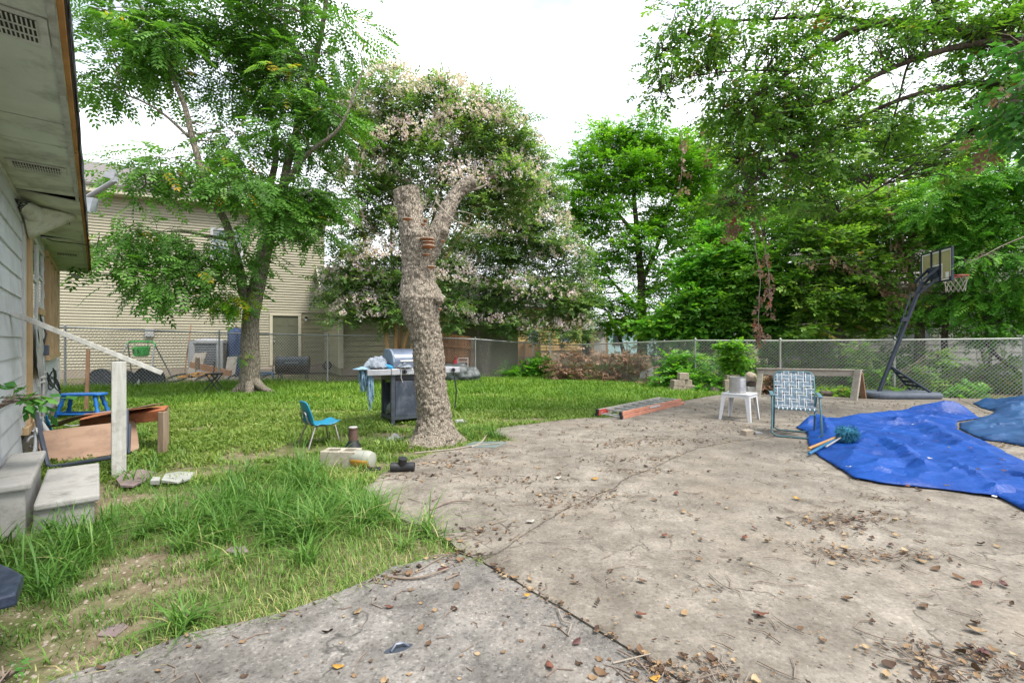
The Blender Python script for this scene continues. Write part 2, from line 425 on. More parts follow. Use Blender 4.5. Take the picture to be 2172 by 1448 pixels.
def concrete_mat(name, lo, mid, hi, pit):
    m, nt, out, bs = _nt(name)
    v = _vec(nt, world=True)
    big = _noise(nt, v, .55, 5, .55); med = _noise(nt, v, 3.2, 8, .68); fine = _noise(nt, v, 46, 6, .75); sp = _noise(nt, v, 130, 2, .5)
    c = _ramp(nt, med, [(.30, lo), (.5, mid), (.70, hi)])
    st = _ramp(nt, big, [(.46, (0, 0, 0)), (.70, (.62,) * 3)])
    c = _mix(nt, st, c, tuple(x * .62 for x in mid))
    ft = _ramp(nt, fine, [(.28, (.45,) * 3), (.46, (.92,) * 3), (.62, (1.06,) * 3), (.78, (1.34,) * 3)])
    c = _mix(nt, 1.0, c, ft, 'MULTIPLY')
    vf = _noise(nt, v, 17, 8, .78)
    c = _mix(nt, 1.0 if pit else .8, c, _ramp(nt, vf, [(.30, (.55,) * 3), (.44, (.93,) * 3), (.60, (1.05,) * 3), (.75, (1.3,) * 3)]), 'MULTIPLY')
    vo = nt.nodes.new('ShaderNodeTexVoronoi'); vo.inputs['Scale'].default_value = 95 if pit else 70; nt.links.new(v, vo.inputs['Vector'])
    sep = nt.nodes.new('ShaderNodeSeparateColor'); nt.links.new(vo.outputs['Color'], sep.inputs['Color'])
    ag = _ramp(nt, sep.outputs[0], [(.0, (.55,) * 3), (.10, (.75,) * 3), (.2, (1,) * 3), (.86, (1.0,) * 3), (.93, (1.25,) * 3), (1, (1.6,) * 3)])
    c = _mix(nt, .8 if pit else .45, c, ag, 'MULTIPLY')
    wv = nt.nodes.new('ShaderNodeVectorMath'); wv.operation = 'ADD'; nz = nt.nodes.new('ShaderNodeTexNoise'); nz.inputs['Scale'].default_value = 2.5; nz.inputs['Detail'].default_value = 6; nt.links.new(v, nz.inputs['Vector'])
    nt.links.new(v, wv.inputs[0]); nt.links.new(nz.outputs['Color'], wv.inputs[1])
    hc = nt.nodes.new('ShaderNodeTexVoronoi'); hc.feature = 'DISTANCE_TO_EDGE'; hc.inputs['Scale'].default_value = .55; nt.links.new(wv.outputs[0], hc.inputs['Vector'])
    hl = _ramp(nt, hc.outputs['Distance'], [(0, (.75,) * 3), (.0035, (.5,) * 3), (.006, (0,) * 3)])
    brk = _ramp(nt, med, [(.45, (0,) * 3), (.52, (1,) * 3)]); hl = _mix(nt, 1.0, hl, brk, 'MULTIPLY')
    c = _mix(nt, hl, c, tuple(x * .35 for x in lo))
    spt = _ramp(nt, sp, [(.70, (0, 0, 0)), (.76, (.75,) * 3)])
    c = _mix(nt, spt, c, (.55, .53, .49))
    blot = _noise(nt, _vec(nt, (1, 1.6, 1), True), 1.35, 3, .5)
    soil = _noise(nt, _vec(nt, (1, 1, 1), True), .8, 9, .72)
    c = _mix(nt, _ramp(nt, soil, [(.52, (0, 0, 0)), (.62, (.30,) * 3), (.75, (.62,) * 3)]), c, (.16, .118, .078))
    bt = _ramp(nt, blot, [(.66, (0, 0, 0)), (.74, (.55,) * 3)])
    c = _mix(nt, bt, c, tuple(x * .4 for x in lo))
    nt.links.new(c, bs.inputs['Base Color'])
    rr = _ramp(nt, med, [(.3, (.95,) * 3), (.7, (.78,) * 3)]); nt.links.new(rr, bs.inputs['Roughness'])
    bs.inputs['Specular IOR Level'].default_value = .25
    _bump(nt, bs, fine, .9 if pit else .55, .010)
concrete_mat('concrete', (.118, .102, .081), (.215, .191, .158), (.33, .296, .248), False)
concrete_mat('concrete_rough', (.10, .093, .083), (.205, .192, .174), (.35, .331, .303), True)

# ------------------------------------------------------------------ ground sheet, patio slabs
g = MB(); N = 40
g.sheet([[(-200 + 400 * j / N, -60 + 460 * i / N, -.035) for j in range(N + 1)] for i in range(N + 1)])
ground = tag(g.build('ground', 'soil'), 'bare soil and worn turf of the back yard', 'ground', kind='structure')

def wob(pts, amp, step=.14, seed=0.):
    o = []
    for a, b in zip(pts, pts[1:]):
        a, b = Vector(a[:2]), Vector(b[:2]); n = max(1, int((b - a).length / step))
        d = (b - a); pn = Vector((-d.y, d.x)).normalized() if d.length > 0 else Vector((0, 0))
        for i in range(n):
            p = a + d * (i / n)
            k = (n1(p.x * 3.1 + seed, p.y * 3.1, 1.3) - .5) * 2.4 + (n1(p.x * 11 + seed, p.y * 11, 5.3) - .5) * 1.2
            o.append(p + pn * amp * k)
    o.append(Vector(pts[-1][:2])); return o
def off(pts, d):
    o = []
    for i, p in enumerate(pts):
        t = pts[min(i + 1, len(pts) - 1)] - pts[max(i - 1, 0)]
        o.append(p + Vector((-t.y, t.x)).normalized() * d)
    return o
def G2(l): return [gp(x, y)[:2] for x, y in l]
CRACK = wob(G2([(1004, 1182), (1050, 1172), (1110, 1135), (1150, 1105), (1180, 1085), (1240, 1062), (1300, 1035), (1340, 1010), (1400, 985), (1440, 968), (1480, 950), (1540, 938), (1600, 932), (1640, 926), (1740, 905), (1850, 890), (2000, 878), (2300, 868)]), .035, .09)
SEAM1 = wob(G2([(1004, 1182), (1020, 1190), (1124, 1251), (1193, 1291), (1260, 1332), (1326, 1369), (1381, 1402), (1437, 1439)]) + [(1.6, .45), (3.0, -3.2)], .010, .1, 3)
SEAM2 = wob(G2([(939, 1175), (972, 1198), (1054, 1238), (1116, 1280), (1160, 1310), (1230, 1348), (1304, 1391), (1385, 1439)]) + [(1.35, .45), (2.7, -3.2)], .012, .1, 9)
LAWN_FAR = wob(G2([(2300, 852), (2172, 848), (1990, 843), (1850, 846), (1700, 838), (1600, 834), (1520, 838), (1450, 850), (1380, 866), (1320, 884), (1240, 886), (1150, 896), (1060, 908), (1040, 918), (1085, 934), (1010, 942), (940, 955), (880, 975), (840, 992), (800, 1010), (770, 1035), (800, 1072), (850, 1098), (905, 1115), (935, 1135), (975, 1165), (1004, 1182)]), .05, .12, 5)
LAWN_NEAR = wob(G2([(939, 1175), (830, 1202), (790, 1226), (690, 1266), (600, 1300), (400, 1345), (300, 1385), (110, 1448)]) + [(-2.5, .9), (-3.2, -3.2)], .03, .1, 8)
patio = thing('concrete_patio', None, None); patio['kind'] = 'structure'
patio['label'] = 'cracked concrete patio littered with dry leaves'
def slab(poly, mat, top=0.0):
    MB().prism([tuple(p) for p in poly], -.12, top).build('concrete_slab', mat, patio)
slab(LAWN_FAR + off(CRACK, .005)[1:], 'concrete', .004)
slab(off(CRACK, -.005)[::-1][:-1] + off(SEAM1, .006)[1:] + [Vector((14, -3.2)), Vector((14, 6))], 'concrete', 0)
slab([Vector(SEAM2[0])] + [Vector(gp(965, 1170)[:2])] + off(SEAM1, -.006) + off(SEAM2, .004)[::-1][:-1], 'concrete_rough', -.002)
slab(off(SEAM2, -.004) + LAWN_NEAR[::-1][:-1], 'concrete_rough', .006)

def inside(P, poly):
    P = np.asarray(P); poly = np.array([tuple(p) for p in poly]); x, y = P[:, 0], P[:, 1]; r = np.zeros(len(P), bool)
    a, b = poly, np.roll(poly, -1, 0)
    for (x1, y1), (x2, y2) in zip(a, b):
        if y1 == y2: continue
        c = ((y1 > y) != (y2 > y)) & (x < (x2 - x1) * (y - y1) / (y2 - y1) + x1); r ^= c
    return r
PATIO = LAWN_FAR[:-1] + LAWN_NEAR + [Vector((14, -3.2)), Vector((14, 6))]

# ------------------------------------------------------------------ lapped board helper
def lap_board(s0, s1, z0, z1, y0=0.0, t=.016, lift=.012, axis='x'):
    """one clapboard, bottom edge proud"""
    b = MB()
    P = [(s0, y0 - lift - t, z0), (s1, y0 - lift - t, z0), (s1, y0 - lift, z0), (s0, y0 - lift, z0)]
    T = [(s0, y0 - t, z1), (s1, y0 - t, z1), (s1, y0, z1), (s0, y0, z1)]
    return b.hexa(P, T)

# ------------------------------------------------------------------ near house (its long wall runs away to the left)
# local x runs along the wall towards the viewer, local y points out into the yard
HC = (-8.74, 9.06, 0.0); HRZ = math.atan2(-.751, .661)
house = thing('white_house', 'run-down white clapboard house with torn eaves at the left edge', 'house', HC, HRZ)
HM = Matrix.Translation(HC) @ Matrix.Rotation(HRZ, 4, 'Z')
def hw(s, d, z): return HM @ Vector((s, d, z))
def hb(name, mat, p, q, parent=None, bevel=.0): return MB().b2(p, q).build(name, mat, parent or house, bevel=bevel)
core = MB()
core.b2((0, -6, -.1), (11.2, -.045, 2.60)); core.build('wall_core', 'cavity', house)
hb('foundation', 'foundation', (.0, -.3, -.1), (11.2, -.02, .16))
def board(s0, s1, z0, z1, jag=0.0):
    b = MB(); t, l = .014, .016
    ds = random.uniform(-jag, jag)
    b.hexa([(s0 + ds, 0, z0), (s1, 0, z0), (s1, l + t, z0), (s0 + ds, l + t, z0)], [(s0 + ds, 0, z1), (s1, 0, z1), (s1, t, z1), (s0 + ds, t, z1)])
    # the outside is +y here
    return b.build('siding_board', 'white_siding', house)
EXP = .187
for k in range(13):
    z0 = .17 + k * EXP; z1 = min(z0 + EXP + .012, 2.61)
    board(5.97, 9.0, z0, z1, .03); board(9.004, 11.2, z0, z1)
    if z0 < .95: board(.11, 3.9, z0, min(z1, 1.0 if z0 > .8 else z1), 0.); board(3.91, 4.55, z0, z1) if z0 < 1.3 else None
    else: board(3.40, 3.78, z0, z1, .05) if z0 < 2.3 else board(.11, 3.78, z0, z1)
    if z0 > 2.4: board(3.8, 5.95, z0, z1)
hb('corner_board', 'white_trim', (-.03, -.1, 0.02), (.105, .035, 2.61))
hb('door_trim', 'white_trim', (5.70, 0, .40), (5.93, .035, 2.5))
hb('stud', 'raw_lumber', (5.40, 0, .40), (5.675, .06, 2.46))
hb('lumber_sill', 'raw_lumber', (4.75, 0, .33), (5.95, .07, .395))
hb('wall_panel', 'white_siding', (4.62, 0, .40), (5.38, .02, .98))
hb('wall_panel', 'white_siding', (3.80, -.01, 1.06), (4.6, .012, 1.58))
# window beside the stud, two sashes
def sash(s0, s1, z0, z1, d=.03, rail=True):
    w = MB()
    f = .055
    w.b2((s0, 0, z0), (s0 + f, d, z1)); w.b2((s1 - f, 0, z0), (s1, d, z1)); w.b2((s0 + f, 0, z0), (s1 - f, d, z0 + f)); w.b2((s0 + f, 0, z1 - f), (s1 - f, d, z1))
    o = w.build('window', 'white_trim', house, bevel=.004)
    p = MB(); p.b2((s0 + f, d - .022, z0 + f), (s1 - f, d - .014, z1 - f)); p.build('pane', 'pane', o)
    if rail:
        zm = (z0 + z1) / 2; MB().b2((s0 + f, d - .012, zm - .02), (s1 - f, d - .003, zm + .02)).build('meeting_rail', 'white_trim', o)
sash(4.66, 5.36, 1.46, 2.44, .05); sash(3.86, 4.58, 1.66, 2.42, .05)
hb('lumber_sill', 'raw_lumber', (3.84, 0, 1.58), (4.60, .065, 1.655))
ps = [[(4.35 + .75 * j / 8, .03 + .05 * n1(i * .7, j * .9, 2) + .02, 1.45 - .62 * i / 8) for j in range(9)] for i in range(9)]
MB().sheet(ps).build('plastic_sheet', 'plastic_sheet', house, smooth=True)
# far window framed in raw lumber
sash(.98, 2.92, 1.07, 2.40, .03)
for s in (.86, 1.52, 2.28, 2.95): hb('stud', 'raw_lumber', (s, 0, 1.06), (s + .09 + .22 * (s == .86) + .06 * (s == 2.95), .065, 2.44))
hb('header', 'raw_lumber', (.80, 0, 2.44), (3.35, .07, 2.52)); hb('lumber_sill', 'raw_lumber', (.78, 0, .985), (3.38, .085, 1.058))
# meter box, conduit, pipes, cables
mb = MB(); mb.box((4.12, .07, 1.14), (.10, .09, .13)); mb.build('junction_box', 'blue_steel', house, bevel=.008)
cd = MB(); cd.cyl((4.12, .06, .30), (4.12, .06, 1.075), .022); cd.build('conduit', 'galvanised', house, smooth=True)
for i, (a, b, c) in enumerate(((4.08, 1.2, 1.55), (4.15, 1.2, 1.6))):
    MB().tube([(a, .06, b), (a + .02, .09, b + .15), (a - .03, .05, c - .1), (a, .03, c)], .008, 6).build('cable', 'black_plastic', house, smooth=True)
cl = MB(); cl.b2((4.30, .015, .70), (4.42, .05, .93))
for k in range(3): cl.cyl((4.30, .05, .74 + .06 * k), (4.10, .075, .74 + .06 * k), .012, n=6)
cl.build('pipe_bracket', 'white_trim', house)
for k in range(3):
    pts = [(3.6 - .55 * t + .18 * math.sin(5 * t + k), .05 + .05 * math.sin(3 * t + k) + .04, .78 + .12 * math.sin(4 * t + 2 * k) - .1 * t) for t in np.linspace(0, 2.6, 16)]
    MB().tube(pts, .009, 6).build('cable', 'black_plastic', house, smooth=True)
for k in range(5):
    pts = [(5.5 + .16 * k + .15 * math.sin(6 * t + k), .06 + .06 * abs(math.sin(3 * t + k)), .30 - .26 * t + .08 * math.sin(5 * t + 2 * k)) for t in np.linspace(0, 1, 14)]
    MB().tube(pts, .010, 6).build('cable', 'grey_plastic', house, smooth=True)
el = MB(); el.tube([(4.9, .02, .36), (4.86, .08, .30), (4.80, .14, .16), (4.78, .22, .03)], .035, 10); el.build('drain_pipe', 'white_trim', house, smooth=True)
MB().tube([(4.1, .06, .32), (4.0, .12, .20), (3.7, .3, .09), (3.2, .42, .03)], .008, 6).build('cable', 'white_trim', house, smooth=True)
bl = MB(); bl.hexa([(3.95, .10, .02), (4.05, .16, .02), (4.05, .165, .03), (3.95, .105, .03)], [(4.05, .04, .40), (4.12, .07, .38), (4.12, .075, .385), (4.05, .045, .41)]); bl.build('blue_scrap', 'cyan_plastic', house)
# eave: sagging soffit panels with gaps, vents, fascia, roof
OV = .45
def soff(s0, s1, i0, i1, za=2.615, zb=2.615):      # i0/i1: shift of the two ends at the outer edge
    b = MB()
    B = [(s0, .0, za), (s1, .0, za), (s1 + i1, OV, zb), (s0 + i0, OV, zb)]
    return b.hexa(B, [(p[0], p[1], p[2] + .012) for p in B]).build('soffit_panel', 'soffit', house)
soff(.0, 3.82, 0, .14); soff(4.10, 6.47, -.08, -.12, 2.61, 2.60); soff(6.49, 7.99, .02, 0); soff(8.0, 8.47, 0, 0); soff(8.485, 11.2, 0, 0)
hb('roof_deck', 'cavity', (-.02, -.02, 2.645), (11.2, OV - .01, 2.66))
rf = MB(); rf.hexa([(-.05, -6, 4.5), (11.2, -6, 4.5), (11.2, OV + .03, 2.665), (-.05, OV + .03, 2.665)], [(-.05, -6, 4.56), (11.2, -6, 4.56), (11.2, OV + .03, 2.695), (-.05, OV + .03, 2.695)])
rf.build('roof', 'shingle', house)
hb('soffit_trim', 'white_trim', (.0, .0, 2.585), (11.2, .03, 2.606))
hb('soffit_trim', 'old_white_wood', (0., OV - .035, 2.60), (4.5, OV - .008, 2.655)); hb('soffit_trim', 'old_white_wood', (4.53, OV - .03, 2.605), (11.2, OV - .005, 2.65))
hb('fascia', 'stained_wood', (0, OV, 2.615), (7.9, OV + .022, 2.665)); hb('fascia', 'stained_wood', (7.91, OV, 2.62), (11.2, OV + .022, 2.665))
rg = []                               # torn felt hanging over the edge
for i in range(60):
    s = 11.2 * i / 59; n = n1(s * 2.3, 7, 1); low = 2.665 - (.11 * n if s < 8.0 else .015)
    rg.append([(s, OV + .024 + .01 * n1(s * 5, 3, 2), 2.70), (s, OV + .034 + .012 * n, 2.69), (s, OV + .028 + .018 * n1(s * 4, 9, 3), low)])
MB().sheet(rg).build('torn_felt', 'dark_membrane', house, solid=.004)
st = []
for i in range(26):
    s = 4.3 * i / 25; n = n1(s * 4, 2, 9)
    st.append([(s, OV + .028 + .012 * n, 2.68), (s, OV + .036 + .02 * n1(s * 6, 1, 4), 2.61 - .06 * n)])
MB().sheet(st).build('splintered_edge', 'stained_wood', house, solid=.008)
def vent(s, d, a, b, nb=8):
    o = hb('soffit_vent', 'vent_metal', (s - a / 2, d - b / 2, 2.604), (s + a / 2, d + b / 2, 2.6115), bevel=.002)
    v = MB(); v.b2((s - a * .38, d - b * .40, 2.6015), (s + a * .38, d + b * .40, 2.6035)); v.build('opening', 'cavity', o)
    w = MB()
    for k in range(nb + 1):
        y = d - b * .4 + b * .8 * k / nb; w.b2((s - a * .38, y - .0026, 2.597), (s + a * .38, y + .0026, 2.601))
    for k in (-.13, .13): w.b2((s + a * k - .007, d - b * .4, 2.5955), (s + a * k + .007, d + b * .4, 2.5965))
    w.build('louvre', 'vent_metal', o)
vent(9.65, .235, .26, .36, 20); vent(7.36, .225, .21, .33, 18); vent(5.15, .225, .21, .30, 14); vent(2.45, .225, .24, .28, 8)
# sheet-metal lamp shade on a neck
lampo = MB().lathe([(.06, 0), (.062, .02)], (6.3, 0, 2.50), 12, 'y').build('wall_lamp', 'vent_metal', house, smooth=True)
ar = [(6.28, .04 + .05 * math.cos(t) * 1, 2.51 + .05 * math.sin(t)) for t in np.linspace(0, 2 * PI, 12, False)]
ne = MB(); ne.tube([(6.30, .02, 2.51), (6.18, .07, 2.52), (6.02, .11, 2.50)], [.05, .06, .085], 12); ne.build('neck', 'vent_metal', lampo, smooth=True)
fan = []
for i in range(9):
    t = i / 8; e0 = Vector((6.03, .05, 2.43)).lerp(Vector((5.98, .19, 2.57)), t); e1 = Vector((5.78, .05, 2.325)).lerp(Vector((5.72, .40, 2.60)), t)
    fan.append([e0.lerp(e1, u) + Vector((0, -.02, .05)) * math.sin(PI * t) * (1 - u) for u in (0, .33, .66, 1)] + [e1 + Vector((-.05, .012, -.035))])
MB().sheet(fan).build('shade', 'vent_metal', lampo, smooth=True, solid=.006)
wr = MB()
for k in range(4): wr.tube([(6.4 + .03 * k, .02, 2.52), (6.44, .06 + .02 * k, 2.46 + .02 * k), (6.36, .05, 2.43 + .03 * k), (6.32, .03, 2.48)], .005, 5)
wr.build('wires', 'black_plastic', lampo)
MB().tube([(3.95, .08, 2.59), (3.9, .14, 2.575), (3.85, .30, 2.582), (3.8, .46, 2.585), (3.7, .58, 2.62), (3.9, .6, 2.72)], .006, 6).build('cable', 'black_plastic', house, smooth=True)
sc_ = MB(); sc_.cyl((.15, .26, 2.61), (.15, .26, 2.53), .014, n=8); sc_.cyl((.15, .20, 2.515), (.15, .32, 2.50), .04, n=12); sc_.build('security_camera', 'vent_metal', house, smooth=True)
# mast arm at the eave with a bracket and a rag of plastic
ma = MB(); p0, p1 = at(176, 424, 7.2), at(243, 384, 7.0)
ma.tube([p0, p1], .035, 8)
ma.bar(p1 + Vector((-.13, 0, .1)), p1 + Vector((.02, 0, .06)), .06, .09); ma.bar(p1 + Vector((.0, 0, -.02)), p1 + Vector((-.03, 0, .16)), .05, .07)
inv = HM.inverted()
ma.xf(inv).build('mast_arm', 'galvanised', house, smooth=True)
pl = MB(); pc = at(192, 424, 7.1)
pl.sheet([[pc + Vector((.12 * math.sin(a) * (1 - .6 * i / 5), .08 * math.cos(a), -.04 * i + .03 * n1(a, i, 2))) for a in np.linspace(0, 5.5, 8)] for i in range(6)])
pl.xf(inv).build('plastic_rag', 'plastic_sheet', house, smooth=True)

# concrete steps, railing
st_ = thing('concrete_steps', 'two worn grey concrete steps at the left, below the sloping handrail', 'steps', tuple(hw(7.5, .3, 0)), HRZ)
def step(s0, s1, d0, d1, z0, z1):
    rz = MB(); rz.b2((s0 - 7.5 + .03, d0 - .3, z0), (s1 - 7.5 - .03, d1 - .3 - .03, z1 - .05)); rz.build('riser', 'step_concrete', st_)
    tr = MB(); tr.b2((s0 - 7.5, d0 - .3, z1 - .0495), (s1 - 7.5, d1 - .3, z1)); tr.build('tread', 'step_concrete', st_, bevel=.014)
step(6.95, 8.12, .255, .59, -.04, .165); step(6.93, 8.16, 0.04, .25, -.04, .325)
rl = thing('porch_railing', 'weathered white wooden handrail sloping down to one square post', 'railing', tuple(hw(6.72, .73, 0)), HRZ)
b = MB(); b.b2((-.07, -.055, -.04), (.07, .055, 1.06)); b.build('post', 'old_white_wood', rl, bevel=.006)
b = MB(); b.bar((.0, -.78, 1.535), (.0, .33, .935), .095, .045, (0, .5, 1)); b.build('handrail', 'old_white_wood', rl, bevel=.005)

# ------------------------------------------------------------------ neighbour's two-storey house
NRZ = math.atan2(.425, .905); NO = (-9.28, 19.3, 0)
nh = thing('tan_house', 'two-storey tan siding house with olive door behind the fence', 'house', NO, NRZ)
def nb(name, mat, p, q, parent=None, bevel=0): return MB().b2(p, q).build(name, mat, parent or nh, bevel=bevel)
nb('wall_core', 'vinyl', (-14, .02, 0), (1.5, 8, 6.5))
nb('foundation', 'foundation', (-14, -.03, -.1), (1.5, .02, .27))
lap = MB(); z = .27; e = .104
while z < 6.45:
    x1 = 1.5 if z > 2.36 else -.55
    lap.hexa([(-14, -.04, z), (x1, -.04, z), (x1, .02, z), (-14, .02, z)], [(-14, -.006, z + e), (x1, -.006, z + e), (x1, .02, z + e), (-14, .02, z + e)])
    z += e
lap.build('narrow_siding', 'vinyl', nh)
for k in range(11):
    z0 = .27 + k * .19
    MB().hexa([(.62, -.03, z0), (1.5, -.03, z0), (1.5, .02, z0), (.62, .02, z0)], [(.62, -.006, z0 + .19), (1.5, -.006, z0 + .19), (1.5, .02, z0 + .19), (.62, .02, z0 + .19)]).build('siding_board', 'olive_shade_siding', nh)
nb('eave_soffit', 'vinyl_trim', (-14.3, -.42, 6.44), (1.9, 0.0, 6.47))
nb('fascia', 'vinyl_trim', (-14.3, -.45, 6.46), (1.9, -.42, 6.70))
r_ = MB(); r_.hexa([(-14.4, -.5, 6.66), (1.95, -.5, 6.66), (1.95, 4.2, 8.75), (-14.4, 4.2, 8.75)], [(-14.4, -.5, 6.75), (1.95, -.5, 6.75), (1.95, 4.2, 8.86), (-14.4, 4.2, 8.86)])
r_.hexa([(-14.4, 4.2, 8.75), (1.95, 4.2, 8.75), (1.95, 8.9, 6.66), (-14.4, 8.9, 6.66)], [(-14.4, 4.2, 8.86), (1.95, 4.2, 8.86), (1.95, 8.9, 6.75), (-14.4, 8.9, 6.75)])
r_.build('roof', 'shingle', nh)
gb = MB(); gb.add([(1.5, .02, 6.4), (1.5, 8, 6.4), (1.5, 4.2, 8.7), (1.45, .02, 6.4), (1.45, 8, 6.4), (1.45, 4.2, 8.7)], [(0, 1, 2), (5, 4, 3), (0, 3, 4, 1), (1, 4, 5, 2), (2, 5, 3, 0)]); gb.build('gable', 'vinyl', nh)
def nwin(x0, x1, z0, z1):
    w = MB(); f = .09
    w.b2((x0, -.06, z0), (x0 + f, 0, z1)); w.b2((x1 - f, -.06, z0), (x1, 0, z1)); w.b2((x0 + f, -.06, z0), (x1 - f, 0, z0 + f)); w.b2((x0 + f, -.06, z1 - f), (x1 - f, 0, z1)); w.b2((x0 + f, -.05, (z0 + z1) / 2 - .03), (x1 - f, 0, (z0 + z1) / 2 + .03))
    o = w.build('window', 'pale_paint', nh); MB().b2((x0 + f, -.035, z0 + f), (x1 - f, -.026, z1 - f)).build('pane', 'pane', o)
nwin(-2.6, -1.5, 4.35, 5.65)
dt = MB(); dt.b2((-.57, -.07, .27), (-.46, 0.0, 2.42)); dt.b2((.48, -.07, .27), (.60, 0.0, 2.42)); dt.b2((-.57, -.075, 2.30), (.60, 0, 2.42)); dt.build('door_frame', 'vinyl_trim', nh, bevel=.004)
dr = nb('door', 'olive_door', (-.46, -.03, .28), (.48, .01, 2.30))
for cx in (-.20, .22):
    for (z0, z1) in ((.45, .98), (1.14, 1.72), (1.86, 2.12)):
        pz = MB(); pz.b2((cx - .14, -.036, z0), (cx + .14, -.031, z1)); pz.b2((cx - .10, -.044, z0 + .05), (cx + .10, -.037, z1 - .05)); pz.build('door_panel', 'olive_door', dr)
kn = MB(); kn.lathe([(.01, -.10), (.035, -.09), (.035, -.06), (.012, -.05), (.012, -.03)], (-.40, 0, 1.25), 10, 'y'); kn.lathe([(.03, -.05), (.03, -.03)], (-.40, 0, 1.42), 10, 'y'); kn.build('door_knob', 'galvanised', dr, smooth=True)
lm = MB(); lm.lathe([(.05, -.05), (.06, 0)], (.78, 0, 2.22), 10, 'y'); lm.cyl((.78, -.05, 2.24), (.78, -.14, 2.22), .05, .06, 10); lm.build('wall_lamp', 'black_metal', nh)
MB().cyl((.78, -.12, 2.10), (.78, -.12, 2.19), .045, .05, 10).build('lamp_glass', 'pale_paint', nh)
ds = MB(); ds.b2((-.95, -1.15, 0), (2.0, -.031, .22)); ds.build('door_step', 'foundation', nh, bevel=.02)
nb('meter_box', 'grey_plastic', (-4.62, -.14, 1.42), (-4.36, -.02, 1.70), bevel=.01); nb('meter_label', 'vinyl_trim', (-4.56, -.146, 1.53), (-4.42, -.141, 1.57))
# low wing towards the yard
A0, A1, A2 = Vector((1.5, 0)), Vector((1.84, -3.19)), Vector((9.0, -3.25))
wg = MB(); wg.prism([tuple(A0 + Vector((.03, 0))), tuple(A1 + Vector((.03, .03))), tuple(A2 + Vector((0, .03))), (9.0, 0)], 0, 2.9); wg.build('wing_core', 'olive_shade_siding', nh)
def wall_boards(p, q, n, e, nn):
    d = (q - p).normalized(); o = Vector((d.y, -d.x))
    for k in range(n):
        z0 = .30 + k * e
        def P(a, l, z): return (a.x + o.x * l, a.y + o.y * l, z)
        MB().hexa([P(p, .035, z0), P(q, .035, z0), P(q, -.01, z0), P(p, -.01, z0)], [P(p, .012, z0 + e), P(q, .012, z0 + e), P(q, -.01, z0 + e), P(p, -.01, z0 + e)]).build('siding_board', 'olive_shade_siding', nh)
wall_boards(A0 + Vector((0, -.03)), A1, 13, .198, 1); wall_boards(A1 + Vector((.0, -.01)), A2, 13, .198, 1)
nb('foundation', 'foundation', (1.9, -3.31, 0), (9.0, -3.1, .29))
nb('corner_board', 'vinyl_trim', (1.77, -3.34, .28), (1.93, -3.14, 2.86))
wr_ = MB(); wr_.hexa([(1.2, -3.75, 2.84), (9.4, -3.75, 2.84), (9.4, .0, 4.3), (1.2, .0, 4.3)], [(1.2, -3.75, 2.93), (9.4, -3.75, 2.93), (9.4, .0, 4.40), (1.2, .0, 4.40)]); wr_.build('wing_roof', 'shingle', nh)
nb('gutter', 'vinyl_trim', (1.25, -3.83, 2.80), (9.4, -3.755, 2.92)); rk = MB(); rk.bar((1.17, -3.75, 2.84), (1.17, 0, 4.30), .04, .2); rk.build('rake_board', 'vinyl_trim', nh)
nb('gable', 'olive_shade_siding', (1.52, -.1, 2.86), (9.0, .0, 4.3))
# ------------------------------------------------------------------ chain-link fences
GZ = -.035
def clip_diag(p, q, u0, u1, v0, v1):
    t0, t1 = 0., 1.; d = (q[0] - p[0], q[1] - p[1])
    for k, lo, hi in ((0, u0, u1), (1, v0, v1)):
        if abs(d[k]) < 1e-9: continue
        a, b = (lo - p[k]) / d[k], (hi - p[k]) / d[k]
        if a > b: a, b = b, a
        t0, t1 = max(t0, a), min(t1, b)
    if t1 <= t0: return None
    return [(p[0] + d[0] * t, p[1] + d[1] * t) for t in (t0, t1)]
def fence(name, label, posts, cmat, r=.0036, wiremat='wire'):
    P = [(at(x, yr, Y)) for x, Y, yr in posts]
    f = thing(name, label, 'fence', (P[0].x, P[0].y, 0))
    for i, p in enumerate(P):
        b = MB(); k = 1.5 if i in (0, len(P) - 1) else 1
        b.cyl((p.x, p.y, GZ - .1), (p.x, p.y, p.z + .03), .026 * k, n=10); b.lathe([(.032 * k, p.z + .03), (.03 * k, p.z + .05), (.012, p.z + .075)], (p.x, p.y, 0), 10)
        b.build('post', cmat, f, world=True, smooth=True)
    for a, b in zip(P, P[1:]):
        MB().cyl(a, b, .021, n=8).build('top_rail', cmat, f, world=True, smooth=True)
        L = (b.xy - a.xy).length; h = 1.22; sp = .078; w = MB()
        mid = .02
        def pt(u, v):
            t = u / L; x, y = a.x + (b.x - a.x) * t, a.y + (b.y - a.y) * t
            top = a.z + (b.z - a.z) * t - .02; bot = GZ + .03 + .02 * math.sin(3 * t + a.x)
            belly = .025 * math.sin(PI * t) * math.sin(PI * v / h)
            return Vector((x, y - mid - belly, bot + (top - bot) * v / h))
        for s in (-1, 1):
            for k in range(int((L + h) / sp) + 2):
                u0 = k * sp - (h if s > 0 else 0)
                c = clip_diag((u0, 0), (u0 + s * h, h), 0, L, 0, h)
                if not c: continue
                q = [(c[0][0] + (c[1][0] - c[0][0]) * t, c[0][1] + (c[1][1] - c[0][1]) * t) for t in (0, .5, 1)]
                w.tube([pt(*z) + Vector((0, .003 * s, 0)) for z in q], r, 3, caps=False)
        o = w.build('chain_link_mesh', wiremat, f, world=True); o['kind'] = 'stuff'
    return f
fence('chain_link_fence', 'grey chain-link fence along the back of the lawn, in front of the tan house',
      [(20, 11.4, 690), (138, 12.0, 694), (465, 13.5, 706), (695, 14.2, 711), (860, 15.2, 714), (1008, 16.2, 719), (1130, 17.2, 728), (1190, 17.7, 732)], 'galvanised')
